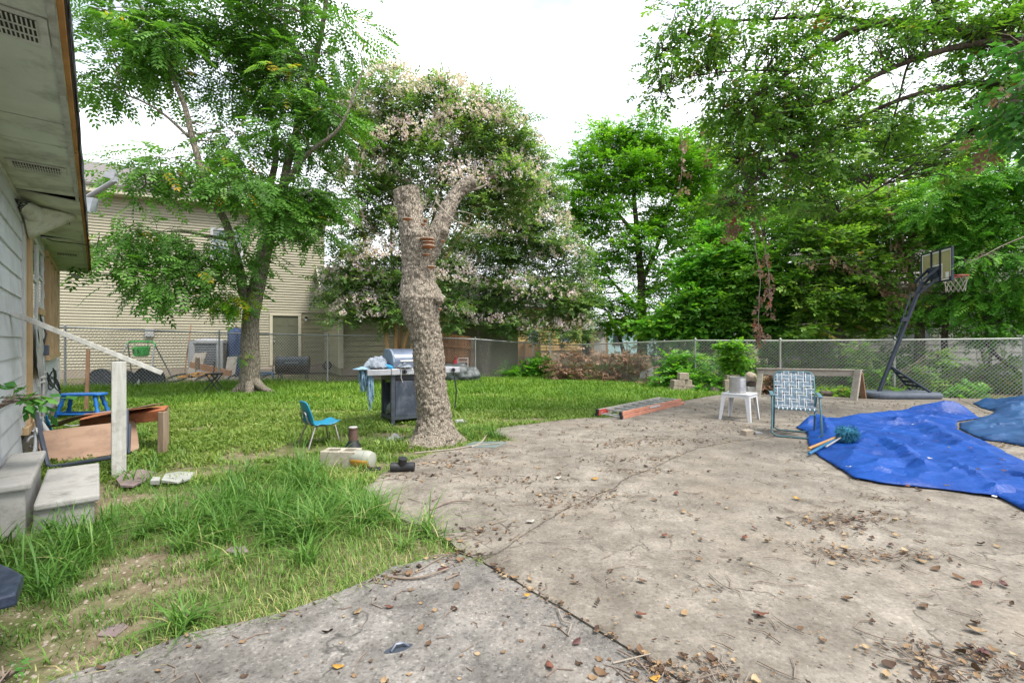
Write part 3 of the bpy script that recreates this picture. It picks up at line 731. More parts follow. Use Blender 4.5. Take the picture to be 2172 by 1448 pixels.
fence('chain_link_fence', 'pale chain-link fence on the right, behind the basketball hoop and the lawn chair',
      [(1193, 17.6, 732), (1330, 14.8, 727), (1475, 12.7, 722), (1655, 11.8, 722.5), (1897, 11.0, 721), (2172, 10.2, 718), (2520, 9.4, 714)], 'galvanised_green', .0042)

# ------------------------------------------------------------------ board fences and far houses
wf = thing('board_fence', 'short brown cedar board fence ending in a dark post right of the dead trunk', 'fence', (-1.4, 16.6, 0))
pa, pb = at(905, 700, 15.4), at(998, 714, 16.5)
for k in range(13):
    t = (k + .5) / 13; p = pa.lerp(pb, t); d = (pb - pa).normalized(); w = (pb.xy - pa.xy).length / 13
    b = MB(); b.bar((p.x, p.y, GZ), (p.x, p.y, p.z - .01 * random.random()), w * .96, .02, d.cross(Vector((0, 0, 1))))
    b.build('board', 'cedar', wf, world=True)
for z in (.55, 1.05):
    b = MB(); o = Vector((.02, -.05, 0)); b.bar(Vector((pa.x, pa.y, z + .12)) + o, Vector((pb.x, pb.y, z - .02)) + o, .04, .09); b.build('rail', 'cedar', wf, world=True)
MB().box((pb.x + .06, pb.y - .02, .66), (.11, .11, 1.44)).build('post', 'old_timber', wf, world=True)
pf = thing('board_fence', 'low orange pine board fence far back beyond the lawn, in the middle', 'fence', (-.3, 24.8, 0))
for k in range(26):
    x = -2.05 + k * .137; MB().box((x, 24.8, .62 + .006 * (k % 3)), (.13, .02, 1.22)).build('board', 'pine_board', pf, world=True)
MB().box((-.3, 24.74, .42), (3.6, .05, .09)).build('rail', 'pale_twig', pf, world=True)
for x in (-.9, .08, .65, 1.45): MB().box((x, 24.7, .6), (.09, .08, 1.3)).build('post', 'old_timber', pf, world=True)
gt = MB(); gt.box((2.05, 25.4, .85), (.1, .1, 1.8)); tag(gt.build('gate_post', 'pale_paint'), 'white post standing beyond the dead brush', 'post')

yh = thing('yellow_house', 'small yellow house with a white porch door far behind the fence', 'house', (3.0, 30, 0))
def yb(name, mat, p, q, par=None): return MB().b2(p, q).build(name, mat, par or yh, world=par is None)
yb('foundation', 'foundation', (.0, 30.0, -.05), (4.45, 34, .68))
for k in range(14): MB().hexa([(0., 29.96, .68 + .19 * k), (4.45, 29.96, .68 + .19 * k), (4.45, 30.2, .68 + .19 * k), (0., 30.2, .68 + .19 * k)], [(0., 29.985, .87 + .19 * k), (4.45, 29.985, .87 + .19 * k), (4.45, 30.2, .87 + .19 * k), (0., 30.2, .87 + .19 * k)]).build('siding_board', 'yellow_siding', yh, world=True)
yb('wall_core', 'yellow_siding', (.05, 30.2, .6), (4.4, 34, 3.3))
def ywin(x0, x1, z0, z1, y=29.93):
    w = MB(); f = .07
    w.b2((x0, y - .04, z0), (x0 + f, y, z1)); w.b2((x1 - f, y - .04, z0), (x1, y, z1)); w.b2((x0 + f, y - .04, z0), (x1 - f, y, z0 + f)); w.b2((x0 + f, y - .04, z1 - f), (x1 - f, y, z1)); w.b2((x0 + f, y - .04, (z0 + z1) / 2 - .03), (x1 - f, y, (z0 + z1) / 2 + .03))
    o = w.build('window', 'pale_paint', yh, world=True); b = MB().b2((x0 + f, y - .025, z0 + f), (x1 - f, y - .015, z1 - f))
    b.v = [(p[0] - 3.0, p[1] - 30, p[2]) for p in b.v]; b.build('pane', 'pane', o)
ywin(3.1, 3.75, 1.2, 2.0); ywin(1.0, 1.7, 1.2, 2.0)
yb('porch_floor', 'foundation', (4.45, 29.2, -.05), (6.4, 33, .32)); yb('porch_wall', 'pale_paint', (4.5, 31, .32), (6.3, 31.1, 2.7))
yb('porch_door', 'window_dark', (4.6, 30.94, .35), (5.05, 30.98, 2.1)); yb('porch_door', 'white_trim', (5.15, 30.9, .35), (5.75, 30.96, 2.0))
for x in (4.95, 5.85): yb('porch_column', 'raw_lumber', (x, 29.3, .32), (x + .12, 29.42, 2.0))
yb('porch_panel', 'white_trim', (5.1, 29.28, .0), (5.55, 29.34, 1.1))
r_ = MB(); r_.add([(4.7, 29.0, 1.98), (6.2, 29.0, 1.98), (5.5, 29.2, 2.45), (4.7, 31, 1.98), (6.2, 31, 1.98), (5.5, 31, 2.45)], [(0, 1, 2), (3, 5, 4), (0, 2, 5, 3), (1, 4, 5, 2), (0, 3, 4, 1)]); r_.build('porch_roof', 'pale_paint', yh, world=True)
r_ = MB(); r_.hexa([(-.4, 29.5, 3.3), (4.9, 29.5, 3.3), (4.9, 32, 4.6), (-.4, 32, 4.6)], [(-.4, 29.5, 3.4), (4.9, 29.5, 3.4), (4.9, 32, 4.7), (-.4, 32, 4.7)]); r_.build('roof', 'shingle', yh, world=True)
bh = thing('turquoise_house', 'pale turquoise house glimpsed between the trunks far behind the fence', 'house', (10.5, 42, 0))
MB().b2((8.3, 42, -.05), (13.0, 46, 2.2)).build('wall', 'turquoise', bh, world=True)
MB().b2((8.1, 41.7, 2.2), (13.2, 46.3, 2.4)).build('eave', 'pale_paint', bh, world=True)
r_ = MB(); r_.hexa([(8.1, 41.7, 2.4), (13.2, 41.7, 2.4), (13.2, 46.3, 2.4), (8.1, 46.3, 2.4)], [(8.1, 43.9, 3.6), (13.2, 43.9, 3.6), (13.2, 44.1, 3.6), (8.1, 44.1, 3.6)]); r_.build('roof', 'pale_paint', bh, world=True)
MB().b2((9.0, 41.95, .9), (9.8, 41.99, 1.9)).build('window', 'window_dark', bh, world=True)
gh = thing('grey_house', 'grey clapboard house hidden behind the trees on the right', 'house', (14, 15.2, 0))
for k in range(12):
    z0 = .22 + .235 * k
    MB().hexa([(10.2, 15.6, z0), (20.5, 14.0, z0), (20.5, 14.3, z0), (10.2, 15.9, z0)], [(10.2, 15.625, z0 + .235), (20.5, 14.025, z0 + .235), (20.5, 14.3, z0 + .235), (10.2, 15.9, z0 + .235)]).build('siding_board', 'grey_siding', gh, world=True)
MB().prism([(10.25, 15.85), (20.4, 14.25), (21, 19), (11, 20)], 0, 3.04).build('wall_core', 'grey_siding', gh, world=True)
MB().prism([(10.15, 15.65), (20.5, 14.05), (20.6, 14.4), (10.2, 16.0)], -.05, .22).build('foundation', 'foundation', gh, world=True)
for s in (.22, .62):
    p = Vector((10.2, 15.56, 1.3)).lerp(Vector((20.5, 13.96, 1.3)), s); q = p + Vector((.9, -.14, .95))
    MB().hexa([p, (q.x, q.y, p.z), (q.x, q.y + .08, p.z), (p.x, p.y + .08, p.z)], [(p.x, p.y, q.z), (q.x, q.y, q.z), (q.x, q.y + .08, q.z), (p.x, p.y + .08, q.z)]).build('window', 'window_dark', gh, world=True)
r_ = MB(); r_.hexa([(9.8, 15.2, 2.95), (21, 13.4, 2.95), (21.4, 17, 4.6), (10.4, 18, 4.6)], [(9.8, 15.2, 3.05), (21, 13.4, 3.05), (21.4, 17, 4.7), (10.4, 18, 4.7)]); r_.build('roof', 'shingle', gh, world=True)

# ------------------------------------------------------------------ clutter behind the back fence
ac = thing('air_conditioner', 'grey round-cornered air conditioner unit against the tan house wall', 'air conditioner', (-11.05, 17.2, 0), R(20))
def rrect(w, d, r, n=5):
    o = []
    for cx, cy, a0 in ((w / 2 - r, d / 2 - r, 0), (-w / 2 + r, d / 2 - r, 90), (-w / 2 + r, -d / 2 + r, 180), (w / 2 - r, -d / 2 + r, 270)):
        for k in range(n + 1):
            a = R(a0 + 90 * k / n); o.append((cx + r * math.cos(a), cy + r * math.sin(a)))
    return o
MB().prism(rrect(1.2, 1.2, .05), -.04, .1).build('pad', 'foundation', ac)
MB().prism(rrect(.98, .98, .16), .22, 1.2).build('coil', 'ac_coil', ac)
MB().prism(rrect(1.06, 1.06, .18), .1, .24).build('base_pan', 'ac_grey', ac, bevel=.01)
tp = MB(); tp.prism(rrect(1.07, 1.07, .18), 1.19, 1.28); tp.lathe([(.46, 1.28), (.40, 1.33), (.2, 1.36), (.02, 1.365)], n=20); tp.build('top_cover', 'ac_grey', ac, smooth=True)
for sx in (-1, 1):
    for sy in (-1, 1):
        b = MB(); b.prism([(p[0] + sx * .42, p[1] + sy * .42) for p in rrect(.22, .22, .09)], .23, 1.2); b.build('corner_post', 'ac_grey', ac)
for k in range(11):
    z = .30 + k * .085; b = MB(); b.prism(rrect(1.01, 1.01, .16), z, z + .018); b.build('grille_bar', 'ac_grey', ac)
for k, (px, y0, y1, w, lean, lab, mt) in enumerate(((404, 738, 793, .42, .12, 'weathered grey board leaning left of the air conditioner', 'grey_timber'), (486, 742, 788, .34, -.1, 'weathered grey board leaning right of the air conditioner', 'grey_timber'))):
    p = at(px, y1, 16.0); b = MB(); h = (y1 - y0) * .016
    b.hexa([(p.x - w / 2, 16.0, GZ), (p.x + w / 2, 16.0, GZ), (p.x + w / 2, 16.03, GZ), (p.x - w / 2, 16.03, GZ)], [(p.x - w / 2 + lean, 16.35, h * .96), (p.x + w / 2 + lean, 16.35, h), (p.x + w / 2 + lean, 16.38, h), (p.x - w / 2 + lean, 16.38, h * .96)])
    tag(b.build('leaning_board', mt), lab, 'board')
p0, p1 = at(391, 795, 16.2), at(405, 690, 17.4); tag(MB().tube([p0, p1], .022, 6).build('pole', 'brown_stake'), 'thin brown pole leaning on the tan house left of the air conditioner', 'pole')
b = MB(); b.bar(at(404, 773, 15.6), at(490, 792, 15.4), .05, .2); tag(b.build('plank', 'orange_plank'), 'orange plank tilted in front of the air conditioner', 'plank')
b = MB(); b.box(at(419, 775, 15.2) + Vector((0, 0, -.03)), (.1, .08, .56)); tag(b.build('stake', 'old_timber'), 'short weathered stake in front of the tilted orange plank', 'stake')
cv = MB(); prof = [(.30, 0), (.33, .25), (.30, .8), (.31, 1.2), (.27, 1.62), (.18, 1.72), (.04, 1.76)]
cv.lathe(prof, n=22); cv.v = [(x * (1 + .16 * math.sin(5 * math.atan2(y, x) + 4 * z)), y * (1 + .16 * math.sin(5 * math.atan2(y, x) + 4 * z)), z) for x, y, z in cv.v]
cvo = cv.build('covered_cart', 'navy_vinyl', smooth=True); cvo.location = at(502, 724, 17.3).xy.to_3d(); tag(cvo, 'tall object under a dark navy cover behind the leaning tree trunk', 'cover')
b = MB(); b.cyl(at(486, 800, 17.2), at(490, 700, 17.6), .03, n=8); tag(b.build('pvc_pipe', 'cream_pvc'), 'cream pipe standing beside the navy cover', 'pipe')
for k, (px, yt) in enumerate(((212, 782), (264, 786), (315, 777))):
    b = MB(); rr = .40 if k != 1 else .37
    b.lathe([(.0, -.03), (rr - .05, -.03), (rr, -.04), (rr + .015, -.0), (rr, .035), (rr - .04, .03), (.0, .03)], n=32, axis='y', caps=False)
    o = b.build('round_lid', 'dark_disc', smooth=True); p = at(px, yt, 13.1); o.location = (p.x, 13.1, p.z - rr); o.rotation_euler = (R(-8), 0, R(8 * k))
    tag(o, ('black round plastic lid standing on edge behind the fence, nearest the white house', 'black round plastic lid standing on edge behind the fence, hidden by the railing post', 'black round plastic lid standing on edge behind the fence, below the green swing')[k], 'lid', 'round black lids behind the fence')
for k, px in enumerate((238, 290)):
    p = at(px, 805, 12.9); b = MB(); b.add([(p.x - .09, 12.9, 0), (p.x + .09, 12.9, 0), (p.x + .01, 12.95, .22), (p.x - .09, 12.93, 0), (p.x + .09, 12.93, 0), (p.x + .01, 12.98, .22)], [(0, 1, 2), (5, 4, 3), (0, 3, 4, 1), (1, 4, 5, 2), (2, 5, 3, 0)])
    tag(b.build('white_wedge', 'pale_paint'), 'small white wedge between the black lids, ' + ('on the left' if k == 0 else 'on the right'), 'wedge')
# toddler swing
sw = thing('toddler_swing', 'small steel A-frame with a lime green bucket swing', 'swing', (-11.8, 15.0, 0))
for sx, sy in ((-1, -1), (-1, 1), (1, -1), (1, 1)):
    b = MB(); b.tube([(sx * .42, 0, 1.17), (sx * .68, sy * .5, GZ)], .022, 8); b.build('leg', 'galvanised', sw, smooth=True)
b = MB(); b.tube([(-.46, 0, 1.08), (-.44, 0, 1.17), (-.38, 0, 1.235), (-.25, 0, 1.25), (.25, 0, 1.25), (.38, 0, 1.235), (.44, 0, 1.17), (.46, 0, 1.08)], .026, 8); b.build('top_bar', 'lime_plastic', sw, smooth=True)
for x in (-.2, .22): MB().tube([(x, 0, 1.25), (x * .95, 0, 1.04)], .012, 6).build('rope', 'lime_plastic', sw)
bk = MB(); bk.lathe([(.15, .80), (.19, .84), (.225, 1.06), (.24, 1.06), (.205, .82), (.14, .775)], n=18, caps=False); bk.v = [(x * 1.08, y * .9, z + .12 * max(0, y) * (z > 1)) for x, y, z in bk.v]; bk.build('bucket_seat', 'lime_plastic', sw, smooth=True)
MB().prism([(.16 * math.cos(a), .14 * math.sin(a)) for a in np.linspace(0, 2 * PI, 14, False)], .775, .80).build('seat_floor', 'lime_plastic', sw)
for x in (-.07, .07): MB().box((x, -.225, .93), (.035, .01, .14)).build('leg_slot', 'black_plastic', sw)
# two bicycles lying in the grass
def bicycle(label, fm, loc, rz, sc=1.0):
    t = thing('bicycle', label, 'bicycle', loc, rz)
    for x in (-.5, .5):
        c = Vector((x, 0, .12)); ring = [c + Vector((.29 * math.cos(a), .29 * math.sin(a) * .93, .10 * math.sin(a))) for a in np.linspace(0, 2 * PI, 26, False)]
        w = MB().tube(ring, .027, 6, closed=True).build('wheel', 'black_plastic', t, smooth=True)
        sp = MB()
        for q in ring[::3]: sp.tube([c, q], .004, 3, caps=False)
        sp.build('spokes', 'galvanised', w)
    fr = MB(); S, Hd, B = (-.14, .36, .26), (.38, .34, .25), (-.05, .02, .14)
    for a, b_ in ((S, Hd), (Hd, B), (S, B), (B, (-.5, 0, .13)), (S, (-.5, 0, .13)), (Hd, (.5, 0, .13))): fr.tube([a, b_], .024, 7)
    fr.build('frame', fm, t, smooth=True)
    hb_ = MB(); hb_.tube([(.38, .34, .25), (.36, .46, .30)], .016, 6); hb_.tube([(.36, .46, .02), (.34, .47, .3), (.34, .5, .62)], .016, 6); hb_.build('handlebar', 'black_metal', t, smooth=True)
    sd = MB(); sd.lathe([(.02, -.03), (.09, 0), (.07, .05), (.02, .06)], (-.17, .46, .28), 10); sd.build('saddle', 'grey_plastic', t, smooth=True)
    cr = MB(); cr.lathe([(.09, -.01), (.09, .01)], (-.05, .02, .16), 14); cr.tube([(-.05, .02, .16), (.08, -.1, .2)], .012, 6); cr.build('crank', 'black_metal', t)
    t.scale = (sc,) * 3
bicycle('yellow-framed bicycle lying on its side behind the fence', 'orange_paint', (-9.9, 14.6, 0), R(-8)); bicycle('blue-framed bicycle lying behind the leaning tree trunk', 'handle_blue', (-8.0, 14.7, 0), R(6))
# barrel smoker
sm = thing('barrel_smoker', 'black horizontal barrel smoker on thin legs in front of the olive door', 'smoker', (-6.85, 14.75, 0), R(16))
def halfcyl(r, x0, x1, a0, a1, z, n=14):
    m = MB(); A = [R(a0 + (a1 - a0) * k / n) for k in range(n + 1)]
    vs = [(x, r * math.cos(a), z + r * math.sin(a)) for x in (x0, x1) for a in A]
    return m.add(vs, [(k, k + 1, n + 2 + k, n + 1 + k) for k in range(n)] + [tuple(range(n, -1, -1)), tuple(range(n + 1, 2 * n + 2)), (0, n + 1, 2 * n + 1, n)])
halfcyl(.262, -.46, .46, -2, 182, .52).build('lid', 'smoker_top', sm, smooth=True); halfcyl(.258, -.46, .46, 181, 359, .515).build('drum', 'smoker_rust', sm, smooth=True)
for x in (-.46, .46): MB().lathe([(.27, -.012), (.27, .012)], (x, 0, .52), 28, 'x').build('end_rim', 'smoker_rust', sm, smooth=True)
for x in (-.36, .36):
    for y in (-.17, .17): MB().tube([(x, y, .33), (x + .06 * (1 if x > 0 else -1), y * 1.25, GZ)], .013, 6).build('leg', 'black_metal', sm)
for y in (-.22, .22): MB().lathe([(.065, -.02), (.065, .02)], (-.43, y, .03), 14, 'y').build('wheel', 'black_plastic', sm, smooth=True)
MB().tube([(-.2, -.27, .60), (-.2, -.32, .60), (.2, -.32, .60), (.2, -.27, .60)], .01, 6).build('handle', 'galvanised', sm)
bp = thing('brush_heap', 'heap of dark twigs and a coil on the concrete door step', 'brush heap', (-7.5, 17.9, .22))
tw = MB()
for k in range(26): a = random.uniform(-.5, .5); c = Vector((random.uniform(-.5, .5), random.uniform(-.2, .2), .05 + random.uniform(0, .12))); tw.tube([c, c + Vector((.35 * math.cos(a), .2 * math.sin(a), .06 * random.random()))], .01, 4)
tw.build('twigs', 'twig', bp); MB().tube([(.5 + .13 * math.cos(a), -.05, .12 + .13 * math.sin(a)) for a in np.linspace(0, 2 * PI, 16, False)], .05, 8, closed=True).build('coil', 'black_plastic', bp, smooth=True)
# white leaning panel, small stuff near the board fence
b = MB(); b.hexa([at(1356, 805, 14.2), at(1387, 797, 14.2), at(1387, 797, 14.24), at(1356, 805, 14.24)], [at(1358, 790, 14.2), at(1385, 778, 14.2), at(1385, 778, 14.24), at(1358, 790, 14.24)]); tag(b.build('foam_sheet', 'pale_stone'), 'white stained foam sheet leaning behind the chain-link fence near the shrub', 'foam sheet')
rc = thing('red_can', 'red plastic fuel can with a pale crate in front of the brown board fence', 'can', tuple(at(966, 724, 15.4).xy.to_3d()))
MB().box((0, 0, .52), (.16, .14, .26), taper=.7).build('body', 'red_plastic', rc, bevel=.03); MB().tube([(.0, 0, .62), (.02, 0, .74), (.06, 0, .72)], .022, 8).build('spout', 'red_plastic', rc, smooth=True); MB().box((0, 0, .18), (.3, .3, .42)).build('stand', 'old_timber', rc, bevel=.01)
wc = thing('wire_crate', 'pale open crate beside the red fuel can', 'crate', tuple(at(982, 724, 15.6).xy.to_3d())); 
for z in (.42, .58, .70): MB().tube([(-.16, -.12, z), (.16, -.12, z), (.16, .12, z), (-.16, .12, z)], .008, 4, closed=True).build('ring', 'pale_paint', wc)
for sx in (-1, 1):
    for sy in (-1, 1): MB().cyl((sx * .16, sy * .12, 0), (sx * .16, sy * .12, .7), .009, n=5).build('upright', 'pale_paint', wc)
def blob(name, mat, loc, r, label, cat, amp=.25, seed=0, flat=0.):
    u = bmesh.new(); bmesh.ops.create_icosphere(u, subdivisions=4, radius=1); me = bpy.data.meshes.new(name)
    P = np.array([v.co[:] for v in u.verts]); k = 1 + amp * (fbm(P * 1.7 + seed * 7.3, 1, 4) - .5) * 2; P = P * k[:, None] * np.array(r)
    if flat is not None: P[:, 2] = np.maximum(P[:, 2], -r[2] * .55)
    for v, q in zip(u.verts, P): v.co = q
    for f in u.faces: f.smooth = True
    u.to_mesh(me); u.free(); me.materials.append(M(mat)); o = bpy.data.objects.new(name, me); COL.objects.link(o); o.location = loc
    return tag(o, label, cat)
blob('plastic_bag', 'bag_grey', (-1.75, 15.0, .22), (.5, .3, .34), 'crumpled grey plastic bag beside the grill, in front of the cedar fence', 'bag', .5, 1)
blob('plastic_bag', 'bag_grey', (-1.3, 15.2, .14), (.3, .22, .26), 'smaller grey plastic bag lying at the foot of the cedar fence', 'bag', .5, 2)

# ------------------------------------------------------------------ left foreground clutter
sl = thing('step_stool', 'bright blue painted wooden step stool beside the white house', 'stool', tuple(gp(176, 884)), R(6))
SX = .30
MB().prism(rrect(.68, .26, .1), .36, .395).build('seat', 'royal_blue', sl, bevel=.01)
for sx in (-1, 1):
    for sy in (-1, 1):
        b = MB(); q0, q1 = Vector((sx * .23, sy * .07, .36)), Vector((sx * .33, sy * .13, GZ)); 
        rr = [.026, .034, .026, .036, .022, .034, .03, .026, .02]; b.tube([q0.lerp(q1, t) for t in np.linspace(0, 1, 9)], rr, 10); b.build('leg', 'royal_blue', sl, smooth=True)
for y in (-.115, .115): MB().tube([(-.30, y, .06), (.30, y, .06)], .02, 8).build('stretcher', 'royal_blue', sl, smooth=True)
MB().tube([(-.30, -.12, .08), (-.30, .12, .08)], .017, 8).build('stretcher', 'royal_blue', sl, smooth=True)
b = MB(); b.bar(at(183, 878, 8.6), at(187, 742, 8.7), .05, .05); tag(b.build('wooden_stake', 'brown_stake'), 'brown wooden stake standing behind the blue stool', 'stake')
# broken table frame with peeling veneer
bt = thing('broken_table', 'broken red-brown table frame with peeling veneer behind the tipped table top', 'table', tuple(gp(342, 962)))
def W(m, name, mat, par, **k): return m.build(name, mat, par, world=True, **k)
rt, lt = at(345, 872, 5.35), at(172, 893, 5.9)
W(MB().bar(lt + Vector((0, 0, -.05)), rt + Vector((-.03, 0, -.055)), .03, .1), 'apron', 'red_wood', bt); W(MB().bar(lt + Vector((-.28, .32, -.03)), rt + Vector((-.25, .34, -.05)), .03, .1), 'apron', 'red_wood', bt)
W(MB().hexa([lt + Vector((.0, -.02, 0)), rt + Vector((.03, -.02, 0)), rt + Vector((-.21, .38, 0)), lt + Vector((-.28, .36, .02))], [lt + Vector((0, -.02, .018)), rt + Vector((.03, -.02, .018)), rt + Vector((-.21, .38, .018)), lt + Vector((-.28, .36, .038))]), 'top', 'red_wood', bt)
for o_ in (Vector((0, 0, 0)), Vector((-.23, .34, 0))): W(MB().bar((rt.x + o_.x, rt.y + o_.y, GZ), rt + o_ + Vector((0, 0, -.003)), .07, .07, (0, 1, 0)), 'leg', 'old_timber', bt, bevel=.006)
W(MB().bar((lt.x, lt.y + .02, GZ), lt + Vector((0, .02, -.12)), .07, .07, (0, 1, 0)), 'leg', 'old_timber', bt); W(MB().bar((lt.x - .28, lt.y + .34, GZ), lt + Vector((-.28, .34, -.1)), .07, .07, (0, 1, 0)), 'leg', 'old_timber', bt)
v0 = at(104, 906, 5.75); vp = []
for i in range(15):
    t = i / 14; p = v0.lerp(rt + Vector((-.22, 0, .03)), t); p.z += .09 * math.sin(PI * min(1, t * 1.25)) * (1 - t) + .03 * t
    wd_ = .08 + .30 * min(1, t * 2.2) * (1 - .5 * max(0, t - .8) / .2); vp.append([p + Vector((.02 * n1(i, 2), -.05, 0)), p + Vector((.03, wd_ * .5, .004)), p + Vector((.05, wd_, .0))])
W(MB().sheet(vp), 'veneer', 'veneer', bt, smooth=True, solid=.006)
# tipped folding table
tt = thing('tipped_table', 'bare brown table top tipped on edge with dark tube legs behind the steps', 'table', tuple(gp(190, 990)))
A_, B_, C_, D_ = at(98, 988, 4.85), at(296, 955, 5.3), at(288, 892, 5.5), at(70, 918, 5.05)
rows = []
def q2(u, v): return (A_.lerp(B_, u)).lerp(D_.lerp(C_, u), v)
corner = .06; outline = []
for cu, cv_, a0 in ((1 - corner, 1 - corner * 2, 0), (corner, 1 - corner * 2, 90), (corner, corner * 2, 180), (1 - corner, corner * 2, 270)):
    for k in range(6): a = R(a0 + 18 * k); outline.append((cu + corner * math.cos(a), cv_ + 2 * corner * math.sin(a)))
nrm = (B_ - A_).cross(D_ - A_).normalized(); b = MB(); n_ = len(outline)
b.add([q2(*p) + nrm * .012 for p in outline] + [q2(*p) - nrm * .012 for p in outline], [tuple(range(n_)), tuple(range(2 * n_ - 1, n_ - 1, -1))] + [(i, n_ + i, n_ + (i + 1) % n_, (i + 1) % n_) for i in range(n_)])
W(b, 'table_top', 'plywood', tt)
tl = [at(76, 876, 5.0), at(88, 930, 4.75), at(97, 968, 4.66), at(101, 985, 4.63), at(112, 990, 4.63), at(150, 984, 4.68), at(258, 966, 4.9), at(266, 960, 4.93), at(268, 945, 4.95), at(268, 868, 5.05)]
W(MB().tube(tl, .022, 8), 'leg_frame', 'blue_steel', tt, smooth=True)
W(MB().tube([at(84, 890, 5.25), at(90, 940, 5.1), at(104, 988, 4.95), at(120, 998, 4.9), at(250, 975, 5.15), at(272, 960, 5.2), at(274, 900, 5.3)], .02, 8), 'leg_frame', 'blue_steel', tt, smooth=True)
def flake(name, mat, pxs, z, th, label, cat):
    b = MB(); P = [gp(x, y, z) for x, y in pxs]; n = len(P)
    up = [p + Vector((0, 0, th * random.uniform(.8, 1.5))) for p in P]; b.add(P + up, [tuple(range(n)), tuple(range(n, 2 * n))] + [(i, (i + 1) % n, n + (i + 1) % n, n + i) for i in range(n)])
    return tag(b.build(name, mat, bevel=.004), label, cat)
flake('slate_piece', 'slate', [(246, 1022), (262, 1006), (300, 998), (328, 1004), (310, 1020), (282, 1034), (255, 1034)], 0.0, .02, 'purplish slate slab in the grass below the railing post', 'slate')
flake('flat_stone', 'pale_stone', [(342, 1024), (350, 1010), (380, 1004), (414, 1006), (404, 1018), (376, 1026)], 0.0, .02, 'pale flat stone right of the slate slab', 'stone')
flake('flat_stone', 'pale_stone', [(318, 1028), (324, 1020), (340, 1020), (338, 1028)], 0.0, .03, 'small pale stone between the slate slab and the flat stone', 'stone')
flake('slate_piece', 'slate', [(478, 1172), (488, 1163), (520, 1162), (528, 1172), (500, 1178)], -.03, .012, 'dark stone half hidden under the long grass tufts', 'stone')
flake('slate_piece', 'slate', [(205, 1350), (218, 1332), (262, 1322), (272, 1330), (244, 1352)], -.034, .006, 'thin dark slate shard on the bare dirt near the patio edge', 'slate')
ns = thing('plastic_bench', 'navy blue plastic bench corner poking in at the left edge', 'bench', (-2.2, 1.9, 0))
poly = [tuple(at(50, 1222, 1.92).xy), tuple(at(36, 1252, 1.78).xy), (-2.6, 1.12), (-3.3, 1.75), (-2.42, 2.12), tuple(at(24, 1217, 1.98).xy)]
W(MB().prism(poly, .25, .305), 'seat', 'navy_table', ns, bevel=.012)
for x, y in ((-2.2, 1.82), (-2.55, 1.35), (-2.95, 1.72), (-2.5, 2.0)): W(MB().box((x, y, .108), (.06, .06, .29)), 'leg', 'navy_table', ns)

# ------------------------------------------------------------------ things on the lawn
fs = thing('folding_stool', 'small black folding stool with crossed legs beside the leaning tree', 'stool', (-7.42, 11.75, 0), R(10))
MB().lathe([(.02, .43), (.19, .435), (.205, .45), (.19, .468), (.02, .47)], n=22, caps=False).build('seat', 'black_plastic', fs, smooth=True)
for sx in (-1, 1):
    for sy in (-1, 1): MB().tube([(sx * .14, sy * .12, .44), (-sx * .22, sy * .15, GZ)], .013, 6).build('leg', 'black_metal', fs)
gr = thing('gas_grill', 'dusty dark blue gas grill on a cart half hidden by the dead trunk', 'grill', (-1.815, 7.2, 0), R(33.2))
for x in (0., .76):
    for y in (.02, .46): MB().box((x, y, .36), (.062, .05, .80)).build('leg', 'grill_leg', gr, bevel=.005)
MB().b2((.035, .0, .10), (.725, .02, .64)).build('door', 'grill_panel', gr, bevel=.004)
MB().b2((-.03, -.01, .05), (.79, .49, .10)).build('bottom_shelf', 'grill_leg', gr)
MB().b2((.0, .42, .12), (.76, .44, .6)).build('back_panel', 'grill_panel', gr)
MB().b2((-.03, .02, .64), (.79, .47, .755)).build('firebox', 'black_metal', gr, bevel=.01)
MB().b2((-.04, -.045, .735), (.80, -.006, .835)).build('control_panel', 'grill_steel', gr, bevel=.012)
for x in (.16, .38, .60):
    k_ = MB(); k_.lathe([(.035, -.02), (.032, .0)], (x, -.055, .785), 14, 'y'); k_.box((x, -.085, .785), (.014, .03, .055)); k_.build('knob', 'black_plastic', gr)
for (x0, x1) in ((-.40, -.045), (.805, 1.14)):
    pl_ = MB(); pl_.prism([(x0 if x0 > 0 else x0 + .0, .0), (x1, -.0), (x1, .46), (x0, .46)], .80, .826); o = pl_.build('side_shelf', 'grill_steel', gr, bevel=.006)
    MB().prism([(x0 if x0 > 0 else x0, -.03), (x1 if x0 < 0 else x1 - .03, -.04), (x1 if x0 < 0 else x1, -.002), (x0, -.002)], .742, .83).build('shelf_front', 'grill_steel', gr, bevel=.006)
k_ = MB(); k_.lathe([(.035, -.02), (.032, .0)], (.98, -.06, .785), 14, 'y'); k_.box((.98, -.09, .785), (.014, .03, .055)); k_.build('knob', 'black_plastic', gr)
hp = [(.0, .84), (-.01, .93), (.02, 1.02), (.085, 1.09), (.17, 1.125), (.36, 1.13), (.44, 1.09), (.47, 1.0), (.47, .84)]
def extr(poly, x0, x1):
    n = len(poly); return MB().add([(x0, y, z) for y, z in poly] + [(x1, y, z) for y, z in poly], [tuple(range(n - 1, -1, -1)), tuple(range(n, 2 * n))] + [(i, (i + 1) % n, n + (i + 1) % n, n + i) for i in range(n)])
extr(hp, .03, .73).build('hood', 'grill_hood', gr, smooth=True)
for x0, x1 in ((-.005, .03), (.73, .765)): extr([(y * 1.03 - .006, z + .006 * (z > .9)) for y, z in hp], x0, x1).build('hood_end', 'grill_hood_side', gr, bevel=.008)
hd = MB(); hd.tube([(.08, -.09, .95), (.68, -.09, .95)], .014, 8); hd.build('handle', 'white_trim', gr, smooth=True)
for x in (.14, .62): MB().tube([(x, -.09, .95), (x, 0.0, .91)], .009, 6).build('handle_bracket', 'grill_steel', gr)
